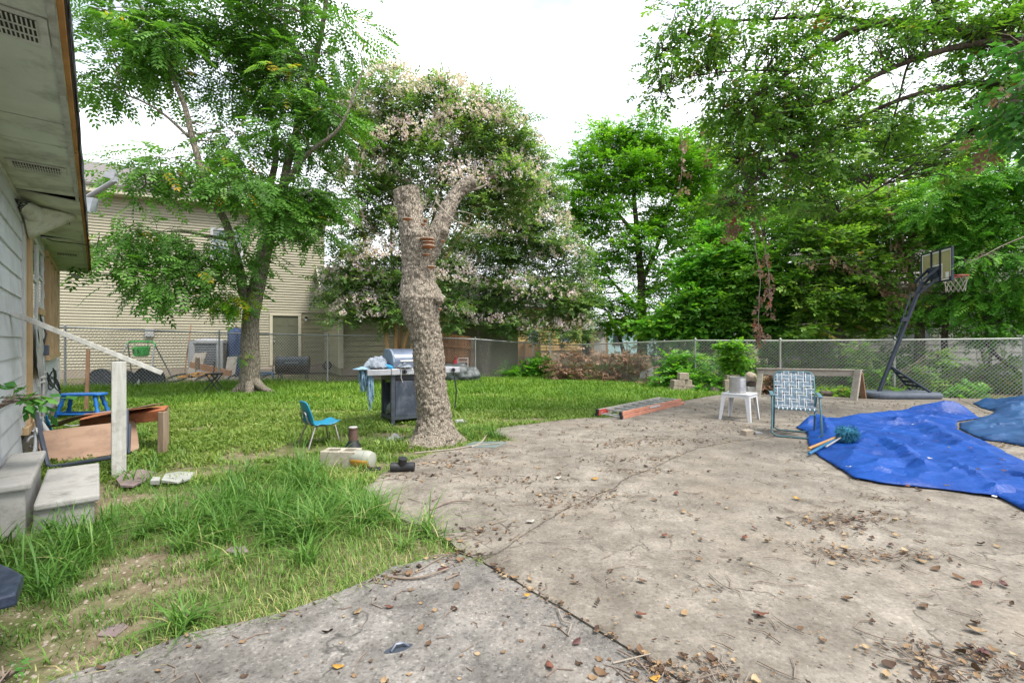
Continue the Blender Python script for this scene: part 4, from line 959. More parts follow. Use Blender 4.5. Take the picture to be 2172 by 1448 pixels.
MB().tube([(1.02, -.01, .74), (1.03, -.03, .62), (1.05, -.04, .45), (1.05, -.02, .28), (1.03, -.02, .16)], .011, 6).build('gas_hose', 'black_plastic', gr, smooth=True)
MB().tube([(.10, -.05, .84), (.11, -.06, .78), (.10, -.065, .70), (.13, -.07, .62)], .004, 4).build('string', 'white_trim', gr)
GM = Matrix.Translation((-1.815, 7.2, 0)) @ Matrix.Rotation(R(33.2), 4, 'Z')
o = blob('gas_bottle', 'green_plastic', GM @ Vector((-.02 + .16, .26, .19)), (.15, .15, .13), 'dark green gas bottle on the bottom shelf of the grill', 'gas bottle', .08, 3)
def cloth(name, mat, loc, r, label, cat, seed, amp=.35):
    n = 26; P = []
    for i in range(n):
        row = []
        for j in range(n):
            u, v = (i / (n - 1) - .5) * 2, (j / (n - 1) - .5) * 2
            e = .82 + .5 * (n1(u * 2 + seed, v * 2, 3) - .5); rr = max(abs(u), abs(v)); h = max(0, 1 - rr ** 1.6) * (.35 + amp * 2 * n1(u * 2.4 + seed, v * 2.4, 7)) + .12 * abs(math.sin(6 * u + 5 * n1(u, v * 3, seed)))
            row.append((u * r[0] * e, v * r[1] * e, .004 + h * r[2]))
        P.append(row)
    o = MB().sheet(P).build(name, mat, smooth=True, solid=.005); o.location = loc; return tag(o, label, cat)
cloth('rag', 'grey_cloth', GM @ Vector((-.18, .22, .828)), (.22, .2, .26), 'crumpled grey rag on the left shelf of the grill', 'rag', 1)
cloth('rag', 'grey_cloth', GM @ Vector((.17, -.03, .842)), (.14, .07, .08), 'small grey rag on the control panel of the grill', 'rag', 5)
cloth('rag', 'pale_blue_cloth', GM @ Vector((-.44, .14, .828)), (.12, .17, .04), 'frayed pale blue rag at the outer end of the grill shelf', 'rag', 8)
o = MB().box((0, 0, .03), (.15, .07, .06)).build('blue_sponge', 'cyan_plastic', bevel=.02); o.location = GM @ Vector((-.05, .05, .832)); o.rotation_euler = (0, .3, R(15)); tag(o, 'bright blue plastic piece between the rag and the grill hood', 'plastic piece')
fr_ = MB()
for k in range(34):
    a = Vector((-.46 + .10 * random.random(), .06 + .16 * random.random(), .815)); L = random.uniform(.15, .34) if k < 22 else random.uniform(.4, .62)
    if k >= 22: a = Vector((-.36 + .05 * random.random(), .04 + .05 * random.random(), .80))
    fr_.tube([a, a + Vector((random.uniform(-.02, .02), -.02, -L * .35)), a + Vector((random.uniform(-.03, .04), random.uniform(-.03, .03), -L * .75)), a + Vector((random.uniform(-.04, .04), random.uniform(-.03, .03), -L))], [.012, .014, .012, .004], 5)
o = fr_.build('frayed_cloth', 'pale_blue_cloth'); o.matrix_world = GM; tag(o, 'frayed pale blue cloth strips hanging from the left grill shelf', 'cloth')
# child's chair
ch = thing('school_chair', 'small turquoise plastic school chair with chrome legs on the lawn', 'chair', (-2.37, 5.85, 0), R(44))
sh = []
for i in range(25):      # profile from seat front to back top, x forward
    t = i / 24
    if t < .45: x, z = .20 - .30 * t / .45, .245 + .012 * math.cos(t * 14) - .018 * (t / .45)
    elif t < .62: a = (t - .45) / .17 * PI / 2; x, z = -.10 - .07 * math.sin(a), .24 + .07 * (1 - math.cos(a)) - .012
    else: k = (t - .62) / .38; x, z = -.17 - .07 * k, .30 + .235 * k
    wdt = (.165 - .03 * max(0, (.12 - t) / .12) ** 2) if t < .62 else (.155 - .045 * ((t - .62) / .38) ** 2.5)
    row = []
    for j in range(13):
        v = (j / 12 - .5) * 2; cup = .022 * v * v; row.append((x + (cup if t > .55 else 0) - (.012 * v ** 4 if t < .1 else 0), v * wdt, z + (cup * .7 if t <= .55 else 0) - (.02 * v ** 6 if t > .96 else 0)))
    sh.append(row)
MB().sheet(sh).build('shell', 'chair_cyan', ch, smooth=True, solid=.010)
for sy in (-1, 1):
    MB().tube([(-.08, sy * .10, .235), (-.13, sy * .14, .215), (-.22, sy * .17, GZ)], .011, 8).build('leg', 'chrome', ch, smooth=True)
    MB().tube([(.08, sy * .10, .235), (.12, sy * .14, .215), (.17, sy * .18, GZ)], .011, 8).build('leg', 'chrome', ch, smooth=True)
    MB().tube([(.10, sy * .11, .228), (-.10, sy * .11, .222)], .010, 8).build('seat_rail', 'chrome', ch, smooth=True)
MB().tube([(-.14, -.09, .225), (-.195, -.09, .29), (-.215, -.085, .37), (-.22, -.06, .395), (-.22, .06, .395), (-.215, .085, .37), (-.195, .09, .29), (-.14, .09, .225)], .010, 8).build('back_hoop', 'chrome', ch, smooth=True)
for y in (-.05, 0, .05): MB().tube([(-.15, y, .245), (-.185, y, .30), (-.197, y, .38)], [.008, .014, .006], 8).build('rib', 'chair_cyan', ch, smooth=True)
# block, jug, pipes near the patio edge
cb = thing('cinder_block', 'hollow concrete block in the grass near the patio edge', 'concrete block', (-1.73, 4.78, GZ), R(-4))
bb = bmesh.new(); b = MB(); w, d, h = .36, .19, .19
out = [(-w / 2, -d / 2), (w / 2, -d / 2), (w / 2, d / 2), (-w / 2, d / 2)]
b.b2((-w / 2, -d / 2, 0), (w / 2, -d / 2 + .035, h)); b.b2((-w / 2, d / 2 - .035, 0), (w / 2, d / 2, h))
for x in (-w / 2, -.02, w / 2 - .04): b.b2((x, -d / 2 + .035, 0), (x + .04, d / 2 - .035, h - .002))
b.b2((-w / 2 + .04, -d / 2 + .035, 0), (w / 2 - .04, d / 2 - .035, .08)); b.build('body', 'cinder', cb, bevel=.006)
jg = thing('plastic_jug', 'clear plastic jug of amber liquid lying beside the concrete block', 'jug', (-1.50, 4.72, .0), R(12))
MB().lathe([(.03, -.13), (.07, -.12), (.085, -.08), (.085, .08), (.06, .12), (.022, .14), (.022, .17)], (0, 0, .078), 20, 'y').xf(Matrix.Rotation(R(60), 4, 'Z')).build('shell', 'jug', jg, smooth=True)
l_ = MB().lathe([(.03, -.12), (.075, -.11), (.087, -.07), (.087, .07), (.06, .11)], (0, 0, .075), 20, 'y').xf(Matrix.Rotation(R(60), 4, 'Z')); l_.v = [(x * 1.03, y * 1.03, min(z * 1.02, .085)) for x, y, z in l_.v]; l_.build('liquid', 'amber', jg, smooth=True)
fp = thing('pipe_stub', 'rusty brown pipe standing in a black flared base in the grass', 'pipe', tuple(gp(749, 957, GZ)))
MB().lathe([(.10, 0), (.10, .05), (.065, .11), (.06, .13)], n=18).build('base', 'black_plastic', fp, smooth=True); MB().lathe([(.05, .13), (.05, .26), (.055, .265), (.055, .28), (.03, .28)], n=16).build('pipe', 'rust_brown', fp, smooth=True); MB().lathe([(.05, .281), (.045, .29)], n=16).build('cap', 'pale_stone', fp, smooth=True)
tee = thing('pipe_tee', 'black plastic pipe tee lying at the patio edge', 'pipe fitting', tuple(gp(854, 1000)), R(5))
MB().lathe([(.036, -.115), (.045, -.11), (.045, -.04), (.042, -.03), (.042, .03), (.045, .04), (.045, .11), (.036, .115)], (0, 0, .046), 20, 'x').build('run', 'black_plastic', tee, smooth=True)
MB().tube([(0, 0, .05), (.0, -.012, .10), (.006, -.02, .135)], [.04, .04, .043], 18).build('branch', 'black_plastic', tee, smooth=True)
bs_ = thing('black_bracket', 'flat black plastic bracket beside the pipe tee', 'bracket', tuple(gp(790, 996)), R(12))
ring = MB(); 
for a, b_ in (((-.08, -.045), (.08, -.03)), ((-.08, .03), (.075, .045))): ring.b2((a[0], a[1], 0), (b_[0], b_[1], .016))
ring.b2((-.085, -.03, 0), (-.05, .03, .016)); ring.b2((.045, -.03, 0), (.08, .03, .014)); ring.build('plate', 'black_plastic', bs_, bevel=.003)
blob('white_cup', 'pale_stone', gp(977, 897) + Vector((0, 0, .02)), (.09, .05, .04), 'pale crushed bottle in the grass right of the dead trunk', 'litter', .3, 4)
cloth('paper_scrap', 'pale_stone', gp(838, 935, GZ), (.14, .08, .10), 'crumpled pale paper scrap in the grass left of the dead trunk', 'paper', 11)
flake('green_slab', 'green_plastic', [(985, 946), (1005, 938), (1050, 937), (1075, 940), (1052, 950), (1000, 950)], .0, .012, 'flat green-grey shard at the foot of the dead trunk', 'shard')

# ------------------------------------------------------------------ ladder, table, pot, chair
ld = thing('extension_ladder', 'orange fibreglass extension ladder lying flat at the lawn edge', 'ladder', tuple(gp(1320, 888)))
a0, a1 = gp(1247, 884), gp(1320, 889); dirv = (gp(1450, 857) - a1); Lr = dirv.length; dirv.normalize(); side = (a0 - a1); side = (side - dirv * side.dot(dirv)); side = side.normalized() * .46
for sgn, o_ in ((0, Vector((0, 0, 0))), (1, side)):
    for z, ins in ((.0, 0), (.062, .012)):
        p = a1 + o_ * (1 - ins * (2 if sgn else 0)) + Vector((0, 0, z + .03)); 
        if not sgn: p += side.normalized() * ins
        m_ = MB(); m_.bar(p, p + dirv * (Lr - .1 * (z > 0)), .028, .056); W(m_, 'side_rail', 'ladder_orange' if not sgn else 'ladder_rail_in', ld, bevel=.004)
        W(MB().bar(p - dirv * .05, p - dirv * .004, .04, .058), 'end_cap', 'black_plastic', ld); 
W(MB().bar(a1 + side * .955 + Vector((0, 0, .062)), a1 + side * .955 + dirv * .30 + Vector((0, 0, .062)), .012, .10), 'rail_guard', 'ladder_red', ld)
k = 0; nr = int(Lr / .30)
for i in range(nr):
    for z in (.03, .094):
        p = a1 + dirv * (.18 + i * .30 + (.07 if z > .05 else 0)) + Vector((0, 0, z)); W(MB().bar(p + side * .03, p + side * .97, .035, .026), 'rung', 'aluminium', ld, bevel=.005)
W(MB().tube([a1 + side * .8 + Vector((0, 0, .09)), a1 + side * .82 - dirv * .02 + Vector((0, 0, .05)), a1 + side * .45 - dirv * .03 + Vector((0, 0, .05)), a1 + side * .05 + Vector((0, 0, .03))], .01, 6), 'hook', 'aluminium', ld)
W(MB().bar(a1 + dirv * .95 - side * .034 + Vector((0, 0, .092)), a1 + dirv * 1.35 - side * .034 + Vector((0, 0, .092)), .004, .03), 'sticker', 'pale_paint', ld)
tb = thing('plastic_table', 'small white plastic side table on the patio', 'table', (3.65, 7.57, 0), R(47))
MB().prism(rrect(.44, .44, .05), .405, .43).build('top', 'white_plastic', tb, bevel=.006)
ap = MB()
for sx, sy, dx, dy in ((0, -1, .40, .02), (0, 1, .40, .02), (-1, 0, .02, .40), (1, 0, .02, .40)): ap.box((sx * .20, sy * .20, .385), (dx, dy, .04))
ap.build('apron', 'white_plastic', tb)
for sx in (-1, 1):
    for sy in (-1, 1):
        for ux, uy in ((1, 0), (0, 1)):
            t0, t1 = (sx * .20, sy * .20), (sx * .235, sy * .235); w0, w1 = .065, .035
            B_ = [(t1[0] - ux * sx * w1, t1[1] - uy * sy * w1), t1]; T_ = [(t0[0] - ux * sx * w0, t0[1] - uy * sy * w0), t0]; n_ = (sx * .006 * uy, sy * .006 * ux)
            MB().hexa([(B_[0][0], B_[0][1], 0), (B_[1][0], B_[1][1], 0), (B_[1][0] + n_[0], B_[1][1] + n_[1], 0), (B_[0][0] + n_[0], B_[0][1] + n_[1], 0)], [(T_[0][0], T_[0][1], .405), (T_[1][0], T_[1][1], .405), (T_[1][0] + n_[0], T_[1][1] + n_[1], .405), (T_[0][0] + n_[0], T_[0][1] + n_[1], .405)]).build('leg', 'white_plastic', tb)
pt = thing('stock_pot', 'dented aluminium stock pot on the white plastic table', 'pot', (3.60, 7.52, .43))
b = MB(); b.lathe([(.118, .0), (.124, .01), (.124, .24), (.130, .245), (.130, .255), (.118, .255), (.118, .02), (.0, .02)], n=32, caps=False); b.lathe([(.0, .0), (.118, .0)], n=32, caps=False)
b.v = [(x - .02 * max(0, 1 - ((math.atan2(y, x) + 1.1) ** 2 + ((z - .2) * 9) ** 2)) * (x != 0), y + .03 * max(0, 1 - ((math.atan2(y, x) + 1.1) ** 2 * 3 + ((z - .2) * 9) ** 2)), z) for x, y, z in b.v]
b.build('body', 'aluminium', pt, smooth=True)
MB().tube([(.09, -.085, .19), (.13, -.12, .20), (.15, -.08, .20), (.122, -.03, .19)], .007, 6).build('handle', 'blue_steel', pt, smooth=True)
lc = thing('lawn_chair', 'folding lawn chair with grey and white woven webbing and teal tube frame', 'chair', (3.78, 6.30, 0), R(-27))
wd2 = .27
MB().tube([(-wd2, -.06, .53), (-wd2, -.20, .36), (-wd2 - .01, -.245, .06), (-wd2 + .05, -.25, .014), (wd2 - .05, -.25, .014), (wd2 + .01, -.245, .06), (wd2, -.20, .36), (wd2, -.06, .53)], .0125, 8).build('front_leg_frame', 'teal_tube', lc, smooth=True)
MB().tube([(-wd2 + .03, -.02, .53), (-wd2 + .03, .13, .30), (-wd2 + .03, .22, .05), (-wd2 + .09, .235, .014), (wd2 - .09, .235, .014), (wd2 - .03, .22, .05), (wd2 - .03, .13, .30), (wd2 - .03, -.02, .53)], .0125, 8).build('rear_leg_frame', 'teal_tube', lc, smooth=True)
def bkp(t): return Vector((0, .06 + .20 * t, .36 + .47 * t))      # back plane, t 0..1
MB().tube([(-.235, *bkp(0).yz), (-.235, *bkp(.88).yz), (-.20, *bkp(.98).yz), (-.15, *bkp(1).yz), (.15, *bkp(1).yz), (.20, *bkp(.98).yz), (.235, *bkp(.88).yz), (.235, *bkp(0).yz)], .012, 8).build('back_frame', 'teal_tube', lc, smooth=True)
MB().tube([(-.235, -.20, .37), (-.235, .10, .355), (.235, .10, .355), (.235, -.20, .37)], .012, 8, closed=True).build('seat_frame', 'teal_tube', lc, smooth=True)
for sx in (-1, 1):
    b = MB(); b.box((sx * .275, .0, .545), (.05, .36, .022), Matrix.Rotation(R(3), 3, 'X')); b.build('armrest', 'teal_plastic', lc, bevel=.01)
def strap(f, n, w, name, par, up):
    """woven strap: f(t, side) gives centre and across vectors"""
    for (a, b_, mt, nm) in ((-.5, .5, 'web_grey', name),):
        P = [[f(t)[0] + f(t)[1] * w * s for s in (-.5, 0, .5)] for t in np.linspace(0, 1, n)]
        o = MB().sheet(P).build(nm, mt, par, solid=.0025)
    for a, b_ in ((-.49, -.38), (.38, .49)):
        P = [[f(t)[0] + f(t)[1] * w * s + up * .003 for s in (a, b_)] for t in np.linspace(0, 1, n)]
        MB().sheet(P).build('stripe', 'web_white', o, solid=.002)
nrmb = Vector((0, -.47, .20)).normalized()
for i in range(5):
    x = -.17 + .085 * i
    strap(lambda t, x=x, i=i: (Vector((x, *bkp(t).yz)) + nrmb * (.006 * math.cos(PI * (t * 5 + i)) + .004), Vector((1, 0, 0))), 31, .068, 'web_strap', lc, nrmb)
    tt_ = .10 + .185 * i
    strap(lambda t, i=i, q=tt_: (Vector((-.235 + .47 * t, *bkp(q).yz)) + nrmb * (-.006 * math.cos(PI * (q * 5 + t * 5.5 - .5)) + .004), Vector((0, .20, .47)).normalized()), 31, .064, 'web_strap', lc, nrmb)
for i in range(5):
    x = -.17 + .085 * i; strap(lambda t, x=x: (Vector((x, -.20 + .30 * t, .385 - .015 * t - .012 * math.sin(PI * t))), Vector((1, 0, 0))), 7, .058, 'web_strap', lc, Vector((0, 0, 1)))
for i in range(3):
    y = -.14 + .10 * i; strap(lambda t, y=y: (Vector((-.235 + .47 * t, y, .377 - .010 * math.sin(PI * t))), Vector((0, 1, 0))), 7, .056, 'web_strap', lc, Vector((0, 0, 1)))
for i in range(9): MB().tube([(-.20 + .05 * i, -.20, .37 + .016), (-.20 + .05 * i, -.218, .37), (-.20 + .05 * i, -.20, .352)], .008, 6).build('web_loop', 'web_white', lc, smooth=True)
MB().tube([(.12, -.21, .36), (.15, -.24, .31), (.20, -.24, .31), (.22, -.21, .35)], .008, 6).build('loose_loop', 'teal_tube', lc, smooth=True)
# bricks
bk1 = MB().box((0, 0, .035), (.16, .09, .07)).build('brick_piece', 'block_tan', bevel=.006); bk1.location = gp(1584, 922); bk1.rotation_euler = (.1, .0, .5); tag(bk1, 'tan brick fragment on the patio in front of the white table', 'brick')
bk2 = MB().box((0, 0, .02), (.12, .08, .04)).build('brick_piece', 'step_concrete', bevel=.008); bk2.location = gp(1606, 921); bk2.rotation_euler = (0, .2, .2); tag(bk2, 'pale rubble piece beside the tan brick fragment', 'rubble')
def block(px, py, Y, s, rz, label, mat='block_tan'):
    p = at(px, py, Y); b = MB(); b.box((0, 0, s[2] / 2), s, taper=.97); o = b.build('wall_block', mat, bevel=.012); o.location = p; o.rotation_euler = (0, 0, R(rz)); return tag(o, label, 'block', 'loose retaining wall blocks')
block(1437, 831, 12.0, (.34, .26, .15), 8, 'retaining wall block under the stack by the fence, bottom left'); block(1462, 829, 12.0, (.26, .26, .15), -20, 'retaining wall block under the stack by the fence, bottom right')
block(1437, 818.5, 12.0, (.29, .26, .16), 4, 'retaining wall block in the middle row of the stack, on the left'); block(1457, 818.5, 12.05, (.20, .26, .165), -6, 'retaining wall block in the middle row of the stack, on the right')
block(1449, 804.5, 12.0, (.24, .22, .17), -3, 'topmost retaining wall block of the stack by the fence')
block(1514, 833, 11.7, (.17, .22, .15), 12, 'retaining wall block in the weeds left of the pot, low row near'); block(1528, 833, 11.9, (.19, .22, .17), 0, 'retaining wall block in the weeds left of the pot, low row beside the near one')
block(1543, 829, 11.6, (.20, .22, .28), -4, 'tall block standing just left of the pot'); block(1551, 804, 11.8, (.34, .24, .11), 3, 'flat block on top of the tall one behind the pot')
block(1588, 832, 11.2, (.22, .2, .14), 14, 'pale block on the ground right of the pot', 'step_concrete'); block(1548, 832, 11.9, (.3, .24, .31), 0, 'block under the flat one behind the pot')
blob('boulder', 'block_tan', at(1592, 801, 11.2), (.14, .12, .13), 'rounded brown stone right of the pot, above the pale block', 'stone', .25, 6)
block(1596, 828, 11.25, (.2, .18, .22), -8, 'dark block under the rounded stone right of the pot', 'log_bark')
block(1486, 830, 12.0, (.2, .1, .05), 5, 'thin flat block lying right of the block stack', 'step_concrete')
# timber frame
sf = thing('timber_frame', 'low weathered timber trestle standing behind the lawn chair', 'trestle', (6.5, 10.5, 0))
L0, L1 = at(1606, 788, 10.9), at(1826, 792, 10.1)
W(MB().bar(L0, L1, .05, .13), 'beam', 'grey_timber', sf, bevel=.004); W(MB().bar(L0 + Vector((-.03, -.02, .075)), L1 + Vector((.03, -.02, .075)), .12, .02), 'top_board', 'grey_timber', sf)
W(MB().bar(at(1606, 846, 10.7), at(1615, 782, 10.86), .11, .05), 'leg', 'grey_timber', sf); W(MB().bar(at(1811, 849, 10.0), at(1820, 784, 10.06), .13, .05), 'leg', 'grey_timber', sf); W(MB().bar(at(1832, 846, 10.35), at(1824, 790, 10.2), .10, .05), 'leg', 'brown_stake', sf); W(MB().bar(at(1613, 842, 11.2), at(1612, 784, 11.0), .08, .05), 'leg', 'grey_timber', sf)
lg = thing('log', 'short dark log with a red cut end near the trestle', 'log', tuple(at(1752, 836, 10.9)), R(-10)); MB().lathe([(.05, -.13), (.062, -.1), (.06, .12)], (0, 0, .02), 14, 'x').build('bark', 'log_bark', lg, smooth=True); MB().lathe([(.05, .121), (.02, .128)], (0, 0, .02), 14, 'x').build('cut_end', 'log_end', lg)

# ------------------------------------------------------------------ basketball hoop
bh_ = thing('basketball_hoop', 'portable basketball hoop with leaning navy pole and clear backboard', 'basketball hoop', (8.6, 10.55, 0))
ba = MB(); ba.prism([(x + 8.62, y + 10.55) for x, y in rrect(1.56, .86, .25)], .0, .135); W(ba, 'base', 'hoop_base', bh_, bevel=.05)
pz0, pz1 = Vector((8.25, 10.6, .12)), at(1956, 598, 10.62)
W(MB().tube([pz0, pz0.lerp(pz1, .5), pz1], .043, 14), 'pole', 'hoop_navy', bh_, smooth=True)
pj = pz0.lerp(pz1, .24)
for dy in (-.26, .26): W(MB().tube([pj, Vector((9.15, 10.55 + dy, .13))], .026, 8), 'brace', 'hoop_navy', bh_, smooth=True)
for k in range(4): q = .3 + .16 * k; c = pj.lerp(Vector((9.15, 10.55, .13)), q); W(MB().bar(c + Vector((0, -.26 * q, 0)), c + Vector((0, .26 * q, 0)), .02, .05), 'brace_web', 'hoop_navy', bh_)
rod = [pz0.lerp(pz1, .50) + Vector((-.13, -.05, .02)), pz0.lerp(pz1, .86) + Vector((-.16, -.05, .04)), pz1 + Vector((-.02, -.05, -.16))]
W(MB().tube(rod, .014, 6), 'lift_rod', 'hoop_navy', bh_); W(MB().box(pz0.lerp(pz1, .66) + Vector((-.09, -.03, 0)), (.13, .07, .10)), 'lift_bracket', 'hoop_navy', bh_); W(MB().tube([rod[0] + Vector((.05 * math.cos(a) - .02, 0, .05 * math.sin(a) - .04)) for a in np.linspace(0, 2 * PI, 12, False)], .012, 6, closed=True), 'crank', 'hoop_navy', bh_)
RB, LB = Vector((9.35, 10.0)), Vector((9.56, 11.0)); zb, zt = 2.55, 3.28
bd = (LB - RB).normalized(); bn = Vector((bd.y, -bd.x)); Wb = (LB - RB).length
def bp_(u, z, o=0.): return (RB.x + bd.x * u * Wb + bn.x * o, RB.y + bd.y * u * Wb + bn.y * o, z)
def bq(name, mat, u0, u1, z0, z1, o0, o1):
    return W(MB().hexa([bp_(u0, z0, o0), bp_(u1, z0, o0), bp_(u1, z0, o1), bp_(u0, z0, o1)], [bp_(u0, z1, o0), bp_(u1, z1, o0), bp_(u1, z1, o1), bp_(u0, z1, o1)]), name, mat, bh_)
M('acrylic').node_tree.nodes['Principled BSDF'].inputs['Alpha'].default_value = .72
bq('backboard', 'acrylic', .02, .98, zb + .02, zt - .02, -.006, .006)
for u0, u1, z0, z1 in ((0, .02, zb, zt), (.98, 1, zb, zt), (.02, .98, zb, zb + .025), (.02, .98, zt - .025, zt)): bq('frame', 'hoop_navy', u0, u1, z0, z1, -.022, .022)
for u in (.36, .64): bq('rear_strut', 'hoop_navy', u - .018, u + .018, zb + .026, zt - .026, -.03, -.007)
for u0, u1, z0, z1 in ((.03, .05, zb + .04, zt - .04), (.95, .97, zb + .04, zt - .04), (.05, .95, zb + .04, zb + .065), (.05, .95, zt - .065, zt - .04), (.30, .325, zb + .09, zb + .40), (.675, .70, zb + .09, zb + .40), (.325, .675, zb + .375, zb + .40), (.325, .675, zb + .09, zb + .115)): bq('white_line', 'white_print', u0, u1, z0, z1, -.0095, -.0065)
bq('maker_plate', 'white_print', .10, .20, zb + .08, zb + .20, -.0125, -.0098); bq('yellow_mark', 'orange_paint', .235, .245, zb + .18, zb + .23, -.0095, -.0065); bq('corner_pad', 'hoop_navy', -.004, .07, zb - .01, zb + .09, -.026, .026)
bc = Vector(bp_(.5, zb + .22, -.05))
W(MB().box(bc, (.06, .26, .26)), 'mount_plate', 'hoop_navy', bh_)
for dy in (-.13, .13):
    W(MB().bar(pz1 + Vector((-.12, dy * .5, -.02)), bc + Vector((0, dy, .11)), .03, .05), 'arm', 'hoop_navy', bh_); W(MB().bar(pz1 + Vector((-.1, dy * .5, -.24)), bc + Vector((0, dy, -.11)), .03, .05), 'arm', 'hoop_navy', bh_)
rc0 = Vector(bp_(.5, zb + .14, .36)); rp = [rc0 + Vector((.22 * math.cos(a), .22 * math.sin(a), 0)) for a in np.linspace(0, 2 * PI, 28, False)]
W(MB().tube(rp, .011, 7, closed=True), 'rim', 'hoop_red', bh_, smooth=True); W(MB().bar(Vector(bp_(.5, zb + .12, .0)), Vector(bp_(.5, zb + .13, .16)), .14, .05), 'rim_bracket', 'hoop_red', bh_)
nt_ = MB()
for k in range(12):
    for s in (-1, 1):
        pts = []
        for j in range(5): a = 2 * PI * (k + s * j * .5) / 12; r_n = .22 - .03 * j + .004 * j * j; pts.append(rc0 + Vector((r_n * math.cos(a), r_n * math.sin(a), -.085 * j)))
        nt_.tube(pts, .005, 4, caps=False)
W(nt_, 'net', 'net', bh_)

# ------------------------------------------------------------------ tarps
def tarp(name, mat, px, hfun, label, step=.075, lift=.012, rim=.25):
    pl = [gp(x, y).xy for x, y in px]; pl2 = wob(pl + [pl[0]], .03, .07, 4)[:-1]
    mn = [min(p[k] for p in pl2) for k in (0, 1)]; mx = [max(p[k] for p in pl2) for k in (0, 1)]
    gx, gy = np.meshgrid(np.arange(mn[0], mx[0], step), np.arange(mn[1], mx[1], step)); Q = np.stack([gx.ravel(), gy.ravel()], 1); Q += RNG.uniform(-.25, .25, Q.shape) * step
    Q = Q[inside(Q, pl2)]; B = np.array([tuple(p) for p in pl2])
    dmin = np.full(len(Q), 9.)
    for b0, b1 in zip(B, np.roll(B, -1, 0)):
        e = b1 - b0; t = np.clip(((Q - b0) @ e) / max(1e-9, e @ e), 0, 1); dmin = np.minimum(dmin, np.linalg.norm(Q - b0 - t[:, None] * e, axis=1))
    Q = Q[dmin > step * .5]; dm = dmin[dmin > step * .5]
    allp = np.concatenate([B, Q]); dd = np.concatenate([np.zeros(len(B)), dm])
    res = mgeo.delaunay_2d_cdt([Vector(p) for p in allp], [(i, (i + 1) % len(B)) for i in range(len(B))], [], 1, 1e-6)
    V = np.array([tuple(p) for p in res[0]]); oi = [o[0] if o else 0 for o in res[3]]; d = dd[oi]
    Z = lift + hfun(V, d)
    b = MB(); b.add([(x, y, z) for (x, y), z in zip(V, Z)], [tuple(f) for f in res[2]])
    o = b.build(name, mat, smooth=True, solid=.004)
    bm = bmesh.new(); bm.from_mesh(o.data)
    for ed_ in bm.edges:
        if len(ed_.link_faces) == 2 and ed_.calc_face_angle(0) > .30: ed_.smooth = False
    bm.to_mesh(o.data); bm.free()
    return tag(o, label, 'tarp')
def ridge(P, sc, ang, seed):
    c, s = math.cos(ang), math.sin(ang); q = np.stack([(P[:, 0] * c + P[:, 1] * s) * sc, (-P[:, 0] * s + P[:, 1] * c) * sc * .35, np.full(len(P), seed)], 1)
    n = fbm(q, 1, 3); return (1 - np.abs(n - .5) * 4).clip(0, 1) ** 2.2
def seg(P, a, b, w):
    a, b = np.array(a), np.array(b); e = b - a; t = np.clip(((P - a) @ e) / (e @ e), 0, 1); dd = np.linalg.norm(P - a - t[:, None] * e, axis=1); return np.exp(-(dd / w) ** 2)
def tent(P, a, b, w):
    a, b = np.array(a), np.array(b); e = b - a; t = np.clip(((P - a) @ e) / (e @ e), 0, 1); dd = np.linalg.norm(P - a - t[:, None] * e, axis=1); return np.clip(1 - dd / w, 0, 1) * (1 - (2 * t - 1) ** 2 * .6)
def h_blue(P, d):
    e = 1 - np.exp(-d / .12)
    z = e * (.05 * ridge(P, .9, 2.4, 1.) + .026 * ridge(P, 2.4, .9, 5.) + .016 * ridge(P, 5.2, 2.0, 3.) + .010 * ridge(P, 9.0, .4, 8.))
    rr = random.Random(21); mn, mx = P.min(0), P.max(0)
    for _ in range(70):
        a = (rr.uniform(mn[0], mx[0]), rr.uniform(mn[1], mx[1])); t = rr.uniform(0, PI); L = rr.uniform(.25, 1.1)
        z = z + e * tent(P, a, (a[0] + L * math.cos(t), a[1] + L * math.sin(t)), rr.uniform(.04, .12)) * rr.uniform(.015, .055)
    G = lambda x, y: tuple(gp(x, y).xy)
    for a, b_, w, h in ((G(1850, 1000), G(1935, 985), .06, .07), (G(1935, 985), G(1965, 1010), .06, .075), (G(1810, 1005), G(1905, 1015), .03, .06), (G(1880, 945), G(1940, 985), .05, .08), (G(1738, 893), G(1760, 930), .06, .10), (G(1700, 905), G(1740, 903), .08, .16), (G(1806, 892), G(1940, 876), .10, .12), (G(1940, 876), G(2060, 882), .12, .20), (G(1770, 925), G(1880, 940), .05, .05), (G(2095, 1052), G(2140, 1048), .04, .06), (G(1950, 900), G(2050, 960), .10, .08)):
        z = z + tent(P, a, b_, w * 1.9) * h * (.35 + .65 * e)
    return z + (1 - e) * .012 * fbm(np.c_[P, P[:, :1] * 0], 6, 2)
tarp('blue_tarp', 'tarp_blue', [(1688, 908), (1715, 898), (1738, 891), (1806, 888), (1896, 880), (1940, 872), (1997, 875), (2061, 879), (2080, 888), (2030, 896), (2030, 912), (2084, 938), (2172, 980), (2330, 1060), (2420, 1120), (2340, 1150), (2172, 1086), (2117, 1058), (1990, 1040), (1867, 1028), (1811, 1017), (1778, 995), (1728, 960), (1714, 944), (1712, 920)], h_blue, 'large wrinkled royal blue tarp spread on the patio', .033)
def h_teal(P, d):
    e = 1 - np.exp(-d / .15)
    return .62 * e * (.17 * ridge(P, .9, .5, 11.) + .10 * ridge(P, 1.9, 2.0, 15.) + .05 * ridge(P, 4.2, 1.0, 12.) + .02 * ridge(P, 8., 2.4, 2.) + .10 * fbm(np.c_[P, P[:, :1] * 0], 1.4, 4) + .22 * seg(P, tuple(gp(2150, 880).xy), tuple(gp(2420, 880).xy), .5))
